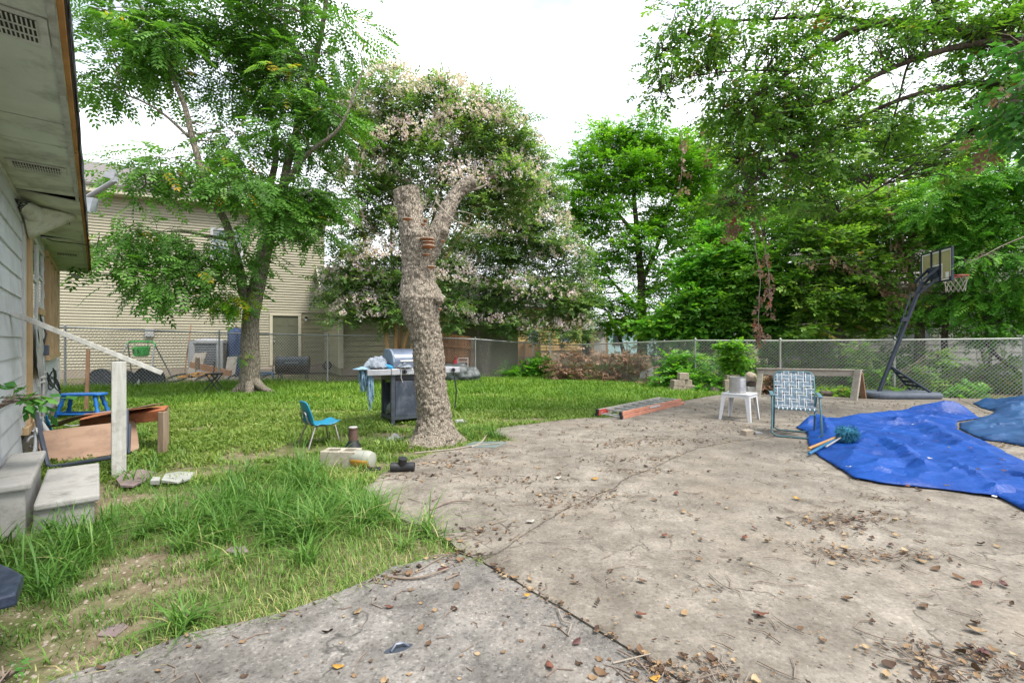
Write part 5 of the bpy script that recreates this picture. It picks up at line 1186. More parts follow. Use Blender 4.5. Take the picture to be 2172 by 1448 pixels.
tarp('teal_tarp', 'tarp_teal', [(2061, 856), (2108, 855), (2172, 850), (2330, 846), (2480, 880), (2420, 960), (2260, 960), (2172, 948), (2129, 939), (2086, 934), (2036, 912), (2036, 898), (2090, 888), (2112, 874), (2080, 866)], h_teal, 'heaped teal blue tarp behind the royal blue one at the right edge', .04)
b = MB(); gpnt = gp(2109, 1053, .03); o = MB().tube([(.013 * math.cos(a), .013 * math.sin(a), 0) for a in np.linspace(0, 2 * PI, 14, False)], .004, 6, closed=True).build('grommet', 'white_print', smooth=True); o.location = gpnt + Vector((0, 0, .005)); tag(o, 'small white eyelet ring at the near corner of the blue tarp', 'eyelet')
mp = thing('dust_mop', 'fluffy blue dust mop head with its handle lying on the blue tarp', 'mop', tuple(gp(1797, 930, .1)))
hc = gp(1797, 918, .16); R0 = .125; fm = MB(); rr_ = random.Random(3)
fm.lathe([(.02, -.06), (.06, -.05), (.075, 0), (.06, .05), (.02, .06)], hc, 12)
for k in range(420):
    d = Vector((rr_.gauss(0, 1), rr_.gauss(0, 1), rr_.gauss(0, 1) * .75)).normalized(); s = d.orthogonal().normalized() * .006; L = R0 * rr_.uniform(.85, 1.15); sw_ = Vector((rr_.uniform(-.03, .03), rr_.uniform(-.03, .03), -.02))
    p0 = hc + d * .05; p1 = hc + d * L * .75 + sw_ * .4; p2 = hc + d * L + sw_; t2 = d.cross(s).normalized() * .006
    fm.add([p0 + s, p0 - s, p1 - s, p1 + s, p2, p1 + t2, p1 - t2], [(0, 1, 2, 3), (3, 2, 4), (5, 6, 4)])
W(fm, 'mop_head', 'mop_blue', mp)
W(MB().tube([gp(1716, 962, .035), gp(1790, 921, .10)], .016, 8), 'handle', 'handle_blue', mp, smooth=True); W(MB().tube([gp(1752, 947, .075), gp(1788, 925, .12)], .010, 8), 'sleeve', 'aluminium', mp, smooth=True)
tag(MB().tube([gp(1715, 951, .05), gp(1774, 927, .10)], .016, 8).build('broomstick', 'handle_wood', smooth=True), 'bare orange-brown wooden handle lying beside the dust mop', 'broomstick')
sdl = thing('sandal_scrap', 'crumpled navy rubber scrap on the concrete at the bottom', 'rubber scrap', tuple(gp(845, 1378)), R(20))
MB().prism([(.055 * math.cos(a) * (1 + .2 * math.sin(2 * a)), .022 * math.sin(a)) for a in np.linspace(0, 2 * PI, 16, False)], .0, .008).build('sole', 'blue_steel', sdl); MB().tube([(-.03, -.012, .008), (-.01, .0, .026), (.02, .004, .022), (.04, .0, .008)], .007, 6).build('strap', 'blue_steel', sdl, smooth=True)
# ------------------------------------------------------------------ foliage materials
leafm('leaf_chinaberry', [(0, (.055, .140, .020)), (.45, (.105, .255, .036)), (.75, (.18, .37, .075)), (.94, (.30, .48, .16)), (.965, (.42, .38, .02)), (1, (.52, .34, .02))])
leafm('leaf_sprout', [(0, (0.060, 0.240, 0.024)), (.5, (0.156, 0.348, 0.024)), (.8, (0.360, 0.408, 0.024)), (1, (0.550, 0.380, 0.020))])
leafm('leaf_crape', [(0, (.075, .150, .048)), (.5, (.16, .285, .085)), (.85, (.29, .43, .13)), (1, (.38, .46, .16))])
leafm('leaf_maple', [(0, (.065, .20, .014)), (.5, (.145, .35, .026)), (.85, (.27, .49, .045)), (1, (.34, .50, .06))])
leafm('leaf_dark', [(0, (.055, .160, .022)), (.5, (.125, .30, .036)), (.9, (.24, .43, .06)), (1, (.32, .48, .08))])
leafm('leaf_wood', [(0, (.075, .18, .028)), (.5, (.17, .33, .042)), (.85, (.31, .47, .075)), (.97, (.42, .48, .10)), (1, (.34, .18, .06))])
leafm('leaf_bright', [(0, (.055, .20, .024)), (.5, (.13, .35, .036)), (.85, (.26, .50, .055)), (1, (.42, .54, .07))])
leafm('leaf_over', [(0, (.05, .15, .02)), (.5, (.125, .27, .035)), (.85, (.23, .37, .06)), (.96, (.32, .37, .08)), (1, (.30, .14, .06))], .42)
leafm('leaf_near', [(0, (.04, .15, .03)), (.6, (.085, .25, .045)), (1, (.15, .34, .07))], .35)
leafm('leaf_dead', [(0, (.14, .08, .05)), (.5, (.27, .16, .10)), (1, (.42, .29, .20))], .2)
leafm('leaf_red', [(0, (.15, .08, .055)), (.5, (.25, .145, .10)), (.88, (.36, .23, .17)), (1, (.36, .09, .05))], .25)
leafm('blossom', [(0, (.62, .47, .55)), (.5, (.76, .64, .68)), (1, (.84, .77, .77))], .3, .8, .1)
leafm('grass_tall', [(0, (.045, .125, .018)), (.5, (.092, .215, .032)), (.82, (.16, .30, .06)), (.92, (.27, .33, .10)), (1, (.44, .39, .19))], .3)
leafm('grass_turf', [(0, (.060, .140, .020)), (.5, (.115, .225, .034)), (.8, (.18, .29, .06)), (1, (.42, .37, .17))], .25)
leafm('grass_lawn', [(0, (.095, .170, .024)), (.5, (.165, .255, .042)), (.78, (.24, .33, .07)), (.9, (.34, .35, .12)), (1, (.46, .41, .2))], .3)
leafm('grass_lush', [(0, (.070, .165, .012)), (.5, (.135, .262, .022)), (.85, (.20, .34, .04)), (1, (.36, .40, .10))], .3)
leafm('litter_leaf', [(0, (.040, .026, .020)), (.35, (.095, .06, .04)), (.6, (.17, .105, .06)), (.85, (.27, .18, .10)), (1, (.38, .29, .18))], .1, .8, .2)
def bark_mat(name, lo, mid, hi, sx, sz, bump, dark=(.05, .035, .025)):
    m, nt, out, bs = _nt(name)
    v = _vec(nt, (sx, sx, sz)); vo = nt.nodes.new('ShaderNodeTexVoronoi'); vo.feature = 'DISTANCE_TO_EDGE'; vo.inputs['Scale'].default_value = 1.0
    nz = _noise(nt, v, 1.2, 6, .7)
    ad = nt.nodes.new('ShaderNodeVectorMath'); ad.operation = 'ADD'; nt.links.new(v, ad.inputs[0])
    sc = nt.nodes.new('ShaderNodeVectorMath'); sc.operation = 'SCALE'; sc.inputs['Scale'].default_value = 1.4
    nn = nt.nodes.new('ShaderNodeTexNoise'); nn.inputs['Scale'].default_value = 1.3; nn.inputs['Detail'].default_value = 4; nt.links.new(v, nn.inputs['Vector']); nt.links.new(nn.outputs['Color'], sc.inputs[0]); nt.links.new(sc.outputs[0], ad.inputs[1]); nt.links.new(ad.outputs[0], vo.inputs['Vector'])
    c = _ramp(nt, nz, [(.3, lo), (.5, mid), (.72, hi)])
    f = _ramp(nt, vo.outputs['Distance'], [(.0, (1,) * 3), (.09, (.25,) * 3), (.16, (0,) * 3)])
    c = _mix(nt, f, c, dark); nt.links.new(c, bs.inputs['Base Color']); bs.inputs['Roughness'].default_value = .92; bs.inputs['Specular IOR Level'].default_value = .2
    hh = _ramp(nt, vo.outputs['Distance'], [(0, (0,) * 3), (.2, (1,) * 3)]); hm = _mix(nt, .4, hh, nz); _bump(nt, bs, hm, bump, .02)
bark_mat('bark_dead', (.32, .27, .205), (.47, .41, .325), (.58, .52, .43), 78, 17, 1.0, (.12, .092, .07))
bark_mat('bark_china', (.20, .175, .135), (.31, .275, .215), (.42, .375, .305), 34, 7, 1.0, (.09, .072, .055))
bark_mat('bark_dark', (.05, .04, .032), (.09, .072, .058), (.14, .115, .09), 18, 6, .6)
pm('bark_crape', (.40, .22, .09), (.56, .36, .19), 2.5, .7, .1, stretch=(2, 2, .5), dirt=(.25, .13, .06), dirt_scale=3)
pm('cut_wood', (.42, .34, .25), (.55, .47, .37), 12, .9, .3)

# ------------------------------------------------------------------ leaf shapes
def tpl_simple(n=7, ll=.42, lw=.20, spread=1.0, seed=1, stem=1.0):
    r = np.random.default_rng(seed); V = []; T = []
    for i in range(n):
        t = (i + .6) / n; base = np.array([stem * t, 0, 0]); az = (1 if i % 2 else -1) * r.uniform(.5, 1.15) * spread
        if i == n - 1: az *= .2
        el = r.uniform(-.35, .5); d = np.array([math.cos(az) * math.cos(el), math.sin(az) * math.cos(el), math.sin(el)]); l = ll * r.uniform(.75, 1.15)
        up = np.array([-.2 * d[0], -.2 * d[1], 1.]) + r.normal(0, .25, 3); s = np.cross(d, up); s /= np.linalg.norm(s); nn = np.cross(s, d)
        k = len(V); V += [base, base + d * l * .45 + s * lw * .5 - nn * .03, base + d * l * .45 - s * lw * .5 - nn * .03, base + d * l - nn * .06]; T += [(k, k + 1, k + 3), (k, k + 3, k + 2)]
    return np.array(V), np.array(T)
def tpl_pinnate(pairs=7, seed=1, ll=.29, lw=.12):
    r = np.random.default_rng(seed); V = []; T = []
    def leaf(b, az, l):
        d = np.array([math.cos(az), math.sin(az), -.18]); d /= np.linalg.norm(d); up = np.array([0, 0, 1.]) + r.normal(0, .12, 3); s = np.cross(d, up); s /= np.linalg.norm(s)
        k = len(V); V.extend([b, b + d * l * .42 + s * lw * .5, b + d * l * .42 - s * lw * .5, b + d * l + np.array([0, 0, -.02])]); T.extend([(k, k + 1, k + 3), (k, k + 3, k + 2)])
    for i in range(pairs):
        t = .16 + .80 * i / (pairs - 1); b = np.array([t, 0, -.28 * t * t]); l = ll * (1 - .35 * abs(t - .5))
        for s in (-1, 1): leaf(b, s * (1.25 - .35 * t), l * r.uniform(.9, 1.1))
    leaf(np.array([1., 0, -.28]), 0, ll * .9)
    return np.array(V), np.array(T)
def tpl_puff(n=9, seed=3):
    r = np.random.default_rng(seed); V = []; T = []
    for i in range(n):
        c = r.normal(0, .34, 3) * np.array([1.2, .8, .8]); a = r.normal(0, 1, 3); a /= np.linalg.norm(a); b = np.cross(a, r.normal(0, 1, 3)); b /= np.linalg.norm(b); k = len(V); s = .20
        V += [c - a * s, c + b * s, c + a * s, c - b * s]; T += [(k, k + 1, k + 2), (k, k + 2, k + 3)]
    return np.array(V), np.array(T)
def tpl_curl(seed=5):
    r = np.random.default_rng(seed); V = []; T = []; n = 5
    for i in range(n):
        t = i / (n - 1); w = .30 * math.sin(PI * min(.98, t * .9 + .06)); z = .22 * abs(t - .5) * r.uniform(.5, 1.4)
        V += [(t - .5, -w, z + .16 * r.random()), (t - .5, 0, z), (t - .5, w, z + .16 * r.random())]
    for i in range(n - 1):
        for j in (0, 1): a = i * 3 + j; T += [(a, a + 1, a + 4), (a, a + 4, a + 3)]
    return np.array(V), np.array(T)
SPRIG = [tpl_simple(7, .42, .21, 1, s) for s in (1, 2, 3, 4)]
SPRIG_S = [tpl_simple(9, .36, .17, 1.1, s) for s in (5, 6, 7)]
SPRIG_B = [tpl_simple(5, .55, .40, 1.1, s) for s in (8, 9, 10)]
PINN = [tpl_pinnate(6, s) for s in (1, 2, 3)]
PUFF = [tpl_puff(9, s) for s in (1, 2)]
CURL = [tpl_curl(s) for s in (1, 2, 3, 4)]
def scatter(tpls, pos, dx, up, sc, rnd=None):
    N = len(pos); dx = dx / np.linalg.norm(dx, axis=1, keepdims=True); s = np.cross(up, dx); s /= np.maximum(1e-6, np.linalg.norm(s, axis=1, keepdims=True)); uz = np.cross(dx, s)
    which = RNG.integers(0, len(tpls), N); Vs = []; Ts = []; Rs = []; base = 0
    if rnd is None: rnd = RNG.random(N)
    for k, (tv, tt) in enumerate(tpls):
        I = np.where(which == k)[0]
        if not len(I): continue
        P = pos[I, None, :] + sc[I, None, None] * (tv[None, :, 0:1] * dx[I, None, :] + tv[None, :, 1:2] * s[I, None, :] + tv[None, :, 2:3] * uz[I, None, :])
        m = len(tv); Vs.append(P.reshape(-1, 3)); Ts.append((tt[None] + (np.arange(len(I)) * m)[:, None, None]).reshape(-1, 3) + base); base += len(I) * m
        rr = np.clip(rnd[I, None] * np.ones((1, m)) + np.repeat(RNG.normal(0, .05, (len(I), (m + 3) // 4)), 4, axis=1)[:, :m], 0, 1); Rs.append(rr.ravel())
    return np.concatenate(Vs), np.concatenate(Ts), np.concatenate(Rs)

def smooth_path(pts, n=6):
    pts = [Vector(p) for p in pts]; o = []
    for i in range(len(pts) - 1):
        p0, p1, p2, p3 = pts[max(i - 1, 0)], pts[i], pts[i + 1], pts[min(i + 2, len(pts) - 1)]
        for k in range(n):
            t = k / n; o.append(.5 * ((2 * p1) + (p2 - p0) * t + (2 * p0 - 5 * p1 + 4 * p2 - p3) * t * t + (-p0 + 3 * p1 - 3 * p2 + p3) * t ** 3))
    o.append(pts[-1]); return o
def limb(mb, pts, r0, r1, n=9, seg=6, wig=.02, pw=.8):
    P = smooth_path(pts, seg); L = len(P); out = []
    for i, p in enumerate(P):
        k = i / (L - 1); out.append(p + Vector((n1(p.x * 2, p.z * 2, 1) - .5, n1(p.y * 2, p.z * 2, 4) - .5, 0)) * wig * 2 * (0 if i == 0 else 1))
    mb.tube(out, [r0 + (r1 - r0) * (i / (L - 1)) ** pw for i in range(L)], n); return out
def px3(l): return [at(*p) for p in l]

def tree(name, label, trunk_mat, leaf_mat, limbs, clumps, nleaf, tpls, size, group=None, ncl=260, droop=.25, cl_r=.35, twig_r=.012, flower=None, up_bias=1.0, cat='tree', bare=0, jitter_rnd=.22, light_top=.25, trunk_name='trunk', twigs=True):
    """limbs: list of (pixel path with depth, r0, r1); clumps: (px, py, Y, rx_px, ry_px, rdepth_m, weight)"""
    base = at(*limbs[0][0][0]); t = thing(name, label, cat, (base.x, base.y, 0), group=group)
    mb = MB(); sk = []
    for pts, r0, r1 in limbs: sk += limb(mb, px3(pts), r0, r1)
    S = np.array([tuple(p) for p in sk]) if sk else np.zeros((0, 3))
    C = np.array([tuple(at(c[0], c[1], c[2])) for c in clumps]); Rr = np.array([(c[3] * c[2] / FOC, c[5], c[4] * c[2] / FOC) for c in clumps])
    w = np.array([c[6] if len(c) > 6 else 1. for c in clumps]) * (Rr[:, 0] * Rr[:, 2]) ** .9; w /= w.sum()
    ci = RNG.choice(len(C), ncl, p=w); d = RNG.normal(0, 1, (ncl, 3)); d /= np.linalg.norm(d, axis=1, keepdims=True)
    sub = C[ci] + d * Rr[ci] * (RNG.random((ncl, 1)) ** .45)
    sub_r = RNG.normal(.0, .12, ncl)
    for k in range(ncl):
        if not twigs and k >= bare: break
        q = Vector(sub[k]); 
        if len(S):
            dd = np.linalg.norm(S - sub[k], axis=1) + .9 * np.maximum(0, S[:, 2] - sub[k, 2]); p = Vector(S[np.argmin(dd)])
        else: p = Vector((base.x, base.y, 0))
        v = q - p
        if v.length > 3.2: p = q - v.normalized() * 3.2 * random.uniform(.3, .6)
        m1 = p.lerp(q, .4) + Vector((random.uniform(-.1, .1), random.uniform(-.1, .1), .06 * v.length)); m2 = p.lerp(q, .75) + Vector((random.uniform(-.1, .1), random.uniform(-.1, .1), .08 * v.length))
        mb.tube([p, m1, m2, q], [twig_r * 1.5, twig_r * 1.1, twig_r * .8, twig_r * .4], 4, caps=False)
        for b_ in range(2):
            e = q + Vector((random.gauss(0, .8), random.gauss(0, .8), random.gauss(.1, .6))).normalized() * cl_r * random.uniform(.6, 1.4); mb.tube([m2.lerp(q, .5), (m2 + e) / 2 + Vector((0, 0, .03)), e], [twig_r * .6, twig_r * .45, twig_r * .25], 3, caps=False)
    mb.build(trunk_name, trunk_mat, t, world=True, smooth=True)
    si = RNG.integers(0, ncl, nleaf); off_ = RNG.normal(0, 1, (nleaf, 3)); off_ /= np.linalg.norm(off_, axis=1, keepdims=True); off_ *= (RNG.random((nleaf, 1)) ** .6) * cl_r * np.array([1.2, 1.2, .55]); pos = sub[si] + off_
    cen = C[ci[si]]; out = (pos - cen) / Rr[ci[si]] * .55 + off_ / cl_r * .8 + RNG.normal(0, .45, (nleaf, 3)); out[:, 2] = out[:, 2] * .4 - droop
    up = np.array([0, -.12, up_bias]) + RNG.normal(0, .30, (nleaf, 3)) + out * .2
    hgt = np.clip((pos[:, 2] - cen[:, 2]) / Rr[ci[si], 2], -1, 1)
    rnd = np.clip(.42 + sub_r[si] + RNG.normal(0, jitter_rnd, nleaf) * .8, 0, 1)
    sc = size * RNG.uniform(.65, 1.25, nleaf)
    V, T, Rn = scatter(tpls, pos, out, up, sc, rnd); mesh_np('crown', V, T, leaf_mat, t, Rn, loc=(base.x, base.y, 0))
    if flower:
        nf, fs_ = flower; fi = RNG.choice(ncl, nf, p=None); fd = RNG.normal(0, 1, (nf, 3)); fd[:, 2] = np.abs(fd[:, 2]) * .7; fd[:, 1] -= .35; fd /= np.linalg.norm(fd, axis=1, keepdims=True)
        c2 = RNG.choice(len(C), nf, p=w); pos = C[c2] + fd * Rr[c2] * RNG.uniform(.85, 1.15, (nf, 1)); V, T, Rn = scatter(PUFF, pos, np.c_[RNG.normal(0, .4, (nf, 2)), np.ones(nf)], RNG.normal(0, 1, (nf, 3)), fs_ * RNG.uniform(.6, 1.4, nf), RNG.random(nf)); mesh_np('blossoms', V, T, 'blossom', t, Rn, loc=(base.x, base.y, 0))
    return t

# ------------------------------------------------------------------ the dead trunk in the foreground
YS = 5.92
dt_ = thing('dead_tree', 'dead forked tree trunk with sawn top and orange bracket fungi on the lawn edge', 'tree', (at(925, 935, YS).x, YS, 0))
def loft(rows, nseg, rough, seed, name, mat, par, flare=None, extra=None, ring=96):
    """rows: (y_px, left_px, right_px) of an upright trunk -> displaced mesh, round in plan"""
    rows = sorted(rows); ys = np.linspace(rows[0][0], rows[-1][0], nseg); l = np.interp(ys, [r[0] for r in rows], [r[1] for r in rows]); r = np.interp(ys, [q[0] for q in rows], [q[2] for q in rows])
    return ys, l, r
def trunk_mesh(cx, cz, rad, cy, name, par, seed, amp=.018, ring=100, tilt=None, fl=None):
    n = len(cz); A = np.linspace(0, 2 * PI, ring, False); cs, sn = np.cos(A), np.sin(A)
    X = cx[:, None] + rad[:, None] * cs[None]; Yy = cy[:, None] + rad[:, None] * sn[None]; Z = np.repeat(cz[:, None], ring, 1)
    if fl is not None:
        k = np.exp(-np.clip(Z, 0, 9) / .13); lobes = .5 + .5 * np.sin(A * 5 + .7)[None] * np.sin(A * 3 + 2)[None]; rr = 1 + k * (.12 + .55 * lobes); X = cx[:, None] + (X - cx[:, None]) * rr; Yy = cy[:, None] + (Yy - cy[:, None]) * rr
    P = np.stack([X, Yy, Z], -1); q = P * np.array([1, 1, .55])
    cell = fbm(q + seed, 20, 3); fine = fbm(P + seed, 55, 3); big = fbm(P + seed, 3.2, 2)
    plate = np.clip((np.abs(fbm(P * np.array([1, 1, .6]) + seed + 3, 17, 2) - .5) * 9), 0, 1); d = amp * 1.1 * (np.abs(cell - .5) * 2) ** .8 + amp * 1.3 * (fine - .5) + amp * 1.1 * plate + .05 * (big - .5)
    fiss = np.exp(-((fbm(P * np.array([1, 1, .16]) + seed + 21, 15, 2) - .5) / .035) ** 2); d = d - .016 * fiss
    crack = np.clip((fbm(P * np.array([1, 1, .3]) + seed + 9, 9, 3) - .60) * 9, 0, 1) * np.clip(1.15 - Z / 1.0, 0, 1)
    d = d - crack * .03
    nx, ny = (P[..., 0] - cx[:, None]), (P[..., 1] - cy[:, None]); ln = np.maximum(1e-5, np.hypot(nx, ny)); P[..., 0] += nx / ln * d; P[..., 1] += ny / ln * d
    V = P.reshape(-1, 3); i = np.arange(n - 1)[:, None] * ring; j = np.arange(ring)[None]; j2 = (j + 1) % ring
    T = np.stack([i + j, i + j2, i + ring + j2, i + ring + j], -1).reshape(-1, 4)
    return V, T
def addmesh(V, T, name, mat, par): return mesh_np(name, V, T, mat, par, smooth=True, loc=tuple(par.location))
rows = [(948, 868, 982), (935, 874, 976), (915, 879, 966), (890, 881, 960), (850, 880, 956), (800, 876, 949), (750, 871, 944), (700, 863, 938), (680, 852, 936), (655, 845, 937), (634, 840, 944), (618, 843, 941), (598, 847, 929), (575, 850, 927), (551, 850, 928), (520, 847, 934), (500, 843, 930), (480, 842, 912), (457, 839, 902), (430, 834, 897), (412, 829, 895), (404, 828, 895)]
ys = np.linspace(948, 404, 300); ry = [r_[0] for r_ in rows][::-1]; l_px = np.interp(ys, ry, [r_[1] for r_ in rows][::-1]); r_px = np.interp(ys, ry, [r_[2] for r_ in rows][::-1])
cz = EYE - (ys - 724) * YS / FOC; cx = ((l_px + r_px) / 2 - 1086) * YS / FOC; rad = (r_px - l_px) / 2 * YS / FOC
k_ = np.ones(5) / 5; 
V, T = trunk_mesh(cx, cz, rad * .93 - .030, np.full(300, YS), 'trunk', dt_, 3.1, .016, 110, fl=True)
top = V.reshape(300, 110, 3); slant = top[-1, :, 0] - cx[-1]; top[-30:, :, 2] += (slant[None] * .22) * np.linspace(0, 1, 30)[:, None] ** 2; V = top.reshape(-1, 3)
trk = addmesh(V, T, 'trunk', 'bark_dead', dt_)
capv = [tuple(p) for p in top[-1]]; cap = MB(); cc = np.mean(capv, 0); ncap = len(capv)
ringm = [tuple(cc + (np.array(p) - cc) * .9 + np.array([0, 0, .006])) for p in capv]; cap.add(capv + ringm + [tuple(cc + np.array([0, 0, .004]))], [(i, (i + 1) % ncap, ncap + (i + 1) % ncap, ncap + i) for i in range(ncap)] + [(ncap + i, ncap + (i + 1) % ncap, 2 * ncap) for i in range(ncap)])
cap.build('sawn_top', 'cut_wood', dt_, world=True)
arm = smooth_path(px3([(900, 560, YS), (916, 520, YS - .02), (934, 482, YS - .03), (950, 445, YS), (966, 415, YS + .04), (985, 395, YS + .06), (1008, 386, YS + .08)]), 14); na = len(arm)
ar_r = np.interp(np.linspace(0, 1, na), [0, .2, .45, .75, .92, 1], [.10, .11, .092, .08, .082, .07]); mb = MB(); mb.tube(arm, list(ar_r), 72); P = np.array(mb.v); 
C_ = np.repeat(np.array([tuple(p) for p in arm]), 72, 0); dn = P - C_; ln = np.linalg.norm(dn, axis=1, keepdims=True); P = P + dn / ln * (.018 * np.clip(np.abs(fbm(P, 18, 2) - .5) * 9, 0, 1)[:, None] + .02 * np.abs(fbm(P * np.array([1, 1, .8]), 15, 3) - .5)[:, None] * 2 + .014 * (fbm(P, 45, 2) - .5)[:, None] + .05 * (fbm(P, 4, 2) - .5)[:, None]); mb.v = [tuple(p) for p in P]; mb.build('limb_stub', 'bark_dead', dt_, world=True, smooth=True)
for (px_, py_, r_, sx) in ((858, 626, .06, 1), (932, 634, .07, 1), (944, 490, .055, 1), (905, 530, .07, 1)):
    u = bmesh.new(); bmesh.ops.create_icosphere(u, subdivisions=4, radius=1); Pb = np.array([v.co[:] for v in u.verts]); Pb *= (1 + .5 * (fbm(Pb * 2 + px_, 1, 4) - .5))[:, None] * np.array([r_, r_, r_ * .95]); c_ = at(px_, py_, YS - .13); b = MB(); b.add([tuple(p + np.array(c_)) for p in Pb], [[v.index for v in f.verts] for f in u.faces]); u.free(); b.build('burl', 'bark_dead', dt_, world=True, smooth=True)
for pts, r0, r1 in (([(912, 498, 5.78), (906, 470, 5.74), (918, 440, 5.72), (924, 425, 5.7), (928, 408, 5.7)], .009, .004), ([(924, 428, 5.72), (945, 450, 5.66), (965, 468, 5.62), (990, 478, 5.6), (1022, 490, 5.58)], .011, .004), ([(948, 455, 5.68), (975, 448, 5.6), (1006, 456, 5.6)], .007, .003), ([(975, 472, 5.62), (995, 474, 5.6), (1001, 462, 5.58)], .008, .004), ([(1000, 402, 5.98), (1018, 398, 5.97), (1034, 390, 5.97)], .022, .008), ([(842, 500, 5.85), (828, 485, 5.84), (818, 470, 5.84)], .007, .003)):
    b = MB(); limb(b, px3(pts), r0, r1, 7, 5, .004); b.build('dead_branch', 'pale_twig', dt_, world=True, smooth=True)
for (x0, x1, y, th, up) in ((861, 882, 474, .016, 0), (900, 911, 471, .02, 0), (898, 908, 482, .016, 0), (898, 929, 516, .02, 1), (902, 929, 522, .02, 1), (903, 926, 527, .018, 0), (902, 929, 530, .026, 1), (903, 919, 546, .016, 0), (910, 928, 570, .02, 1), (937, 946, 514, .022, 0), (932, 939, 656, .025, 0), (934, 942, 500, .012, 0)):
    c = at((x0 + x1) / 2, y, YS); ccx = np.interp(c.z, cz, cx); rr_t = np.interp(c.z, cz, rad); ox = max(-.95, min(.95, (c.x - ccx) / rr_t)); yy = YS - rr_t * math.sqrt(1 - ox * ox) * .98 - .005
    w = (x1 - x0) * .00592; b = MB(); nA = 18
    prof = [(1.0, 0), (.98, .25), (.6, .45), (.0, .5)]; lo_ = [(1.0, 0), (.8, -.35), (.45, -.7), (.0, -1.0)]
    def shell(pr): 
        m_ = MB(); rows_ = [[(c.x + w / 2 * q * math.cos(a), yy - .62 * w * q * abs(math.sin(a)), c.z + th * hz) for a in np.linspace(0, PI, nA)] for q, hz in pr]; return m_.sheet(rows_)
    o = shell(prof).build('bracket_fungus', 'fungus_rim', dt_, world=True, smooth=True, solid=.002)
    u_ = shell([(q, h * 1.2) for q, h in lo_]); l = dt_.location; u_.v = [(p[0] - l.x, p[1] - l.y, p[2] - l.z) for p in u_.v]; u_.build('underside', 'fungus', o, smooth=True)

# ------------------------------------------------------------------ big trees
YC = 11.7
china = tree('chinaberry_tree', 'tall feathery-leaved green tree with leaning grey trunk left of the grill', 'bark_china', 'leaf_chinaberry',
    [([(528, 838, YC), (530, 800, YC), (533, 760, YC), (531, 715, YC), (533, 670, YC), (546, 610, YC), (556, 560, YC), (566, 515, YC)], .25, .165),
     ([(566, 515, YC), (585, 470, YC), (600, 410, YC + .2), (610, 350, YC + .4), (628, 280, YC + .5), (650, 190, YC + .4), (680, 80, YC), (700, -60, YC)], .165, .045),
     ([(530, 660, YC), (516, 610, YC - .1), (505, 560, YC - .2), (490, 510, YC - .3), (478, 470, YC - .5), (440, 400, YC - 1), (410, 300, YC - 1.2), (388, 215, YC - 1.2), (340, 100, YC - 1), (290, 0, YC - 1)], .14, .035),
     ([(560, 545, YC), (568, 480, YC + .3), (572, 400, YC + .6), (585, 330, YC + .8), (575, 250, YC + 1), (540, 180, YC + 1), (500, 60, YC + 1), (470, -60, YC + 1)], .12, .035),
     ([(530, 800, YC), (505, 825, YC - .15), (478, 842, YC - .3)], .16, .04), ([(532, 800, YC), (555, 822, YC - .1), (585, 836, YC - .2)], .17, .04), ([(530, 800, YC), (528, 830, YC - .3), (520, 845, YC - .5)], .15, .05), ([(590, 450, YC), (640, 420, YC + .6), (690, 410, YC + 1), (730, 430, YC + 1.2)], .07, .02), ([(600, 400, YC), (650, 330, YC - .5), (720, 270, YC - .8), (770, 150, YC - .8)], .08, .02),
     ([(490, 510, YC), (440, 500, YC - .6), (370, 490, YC - 1), (300, 500, YC - 1.3)], .05, .015), ([(505, 560, YC), (440, 575, YC - .8), (370, 590, YC - 1.2)], .035, .012), ([(440, 400, YC - 1), (380, 380, YC - 1.4), (310, 390, YC - 1.7)], .05, .015), ([(400, 290, YC - 1.2), (330, 230, YC - 1.5), (240, 190, YC - 1.5)], .04, .012)],
    [(260, 50, 10.6, 95, 60, 1.0), (240, 185, 10.4, 75, 45, .9), (340, 120, 10.6, 95, 75, 1.2), (430, 60, 11, 110, 75, 1.4), (330, 235, 10.6, 65, 45, .8, .6), (520, 80, 11.8, 110, 85, 1.6), (640, 60, 11.8, 100, 70, 1.6), (715, 100, 11.5, 75, 70, 1.2, .8), (620, 180, 11.9, 100, 75, 1.6), (510, 200, 11.9, 85, 65, 1.5), (640, 290, 11.8, 85, 70, 1.4), (705, 260, 11.6, 55, 70, 1.1, .8), (480, 300, 11.5, 75, 55, 1.3), (450, -90, 11.4, 190, 80, 1.6), (660, -90, 11.8, 150, 80, 1.6),
     (400, 370, 10.4, 115, 55, 1.2, 1.2), (520, 385, 10.6, 100, 50, 1.2, 1.2), (320, 395, 10.0, 85, 42, 1.0, 1.1), (600, 400, 11.3, 55, 45, 1.0), (290, 490, 10.0, 80, 42, .9, 1.2), (245, 548, 9.9, 48, 34, .7, 1.1), (330, 590, 10.2, 75, 34, .8, 1.1), (405, 545, 10.5, 70, 36, .9), (450, 600, 10.8, 45, 30, .7, .8), (530, 520, 11.2, 55, 45, .8, .8), (590, 470, 11.4, 45, 35, .8), (660, 480, 12.2, 50, 45, .9, .8), (700, 410, 12.2, 55, 40, .9, .7)],
    6600, PINN, .44, ncl=270, droop=.3, cl_r=.56)
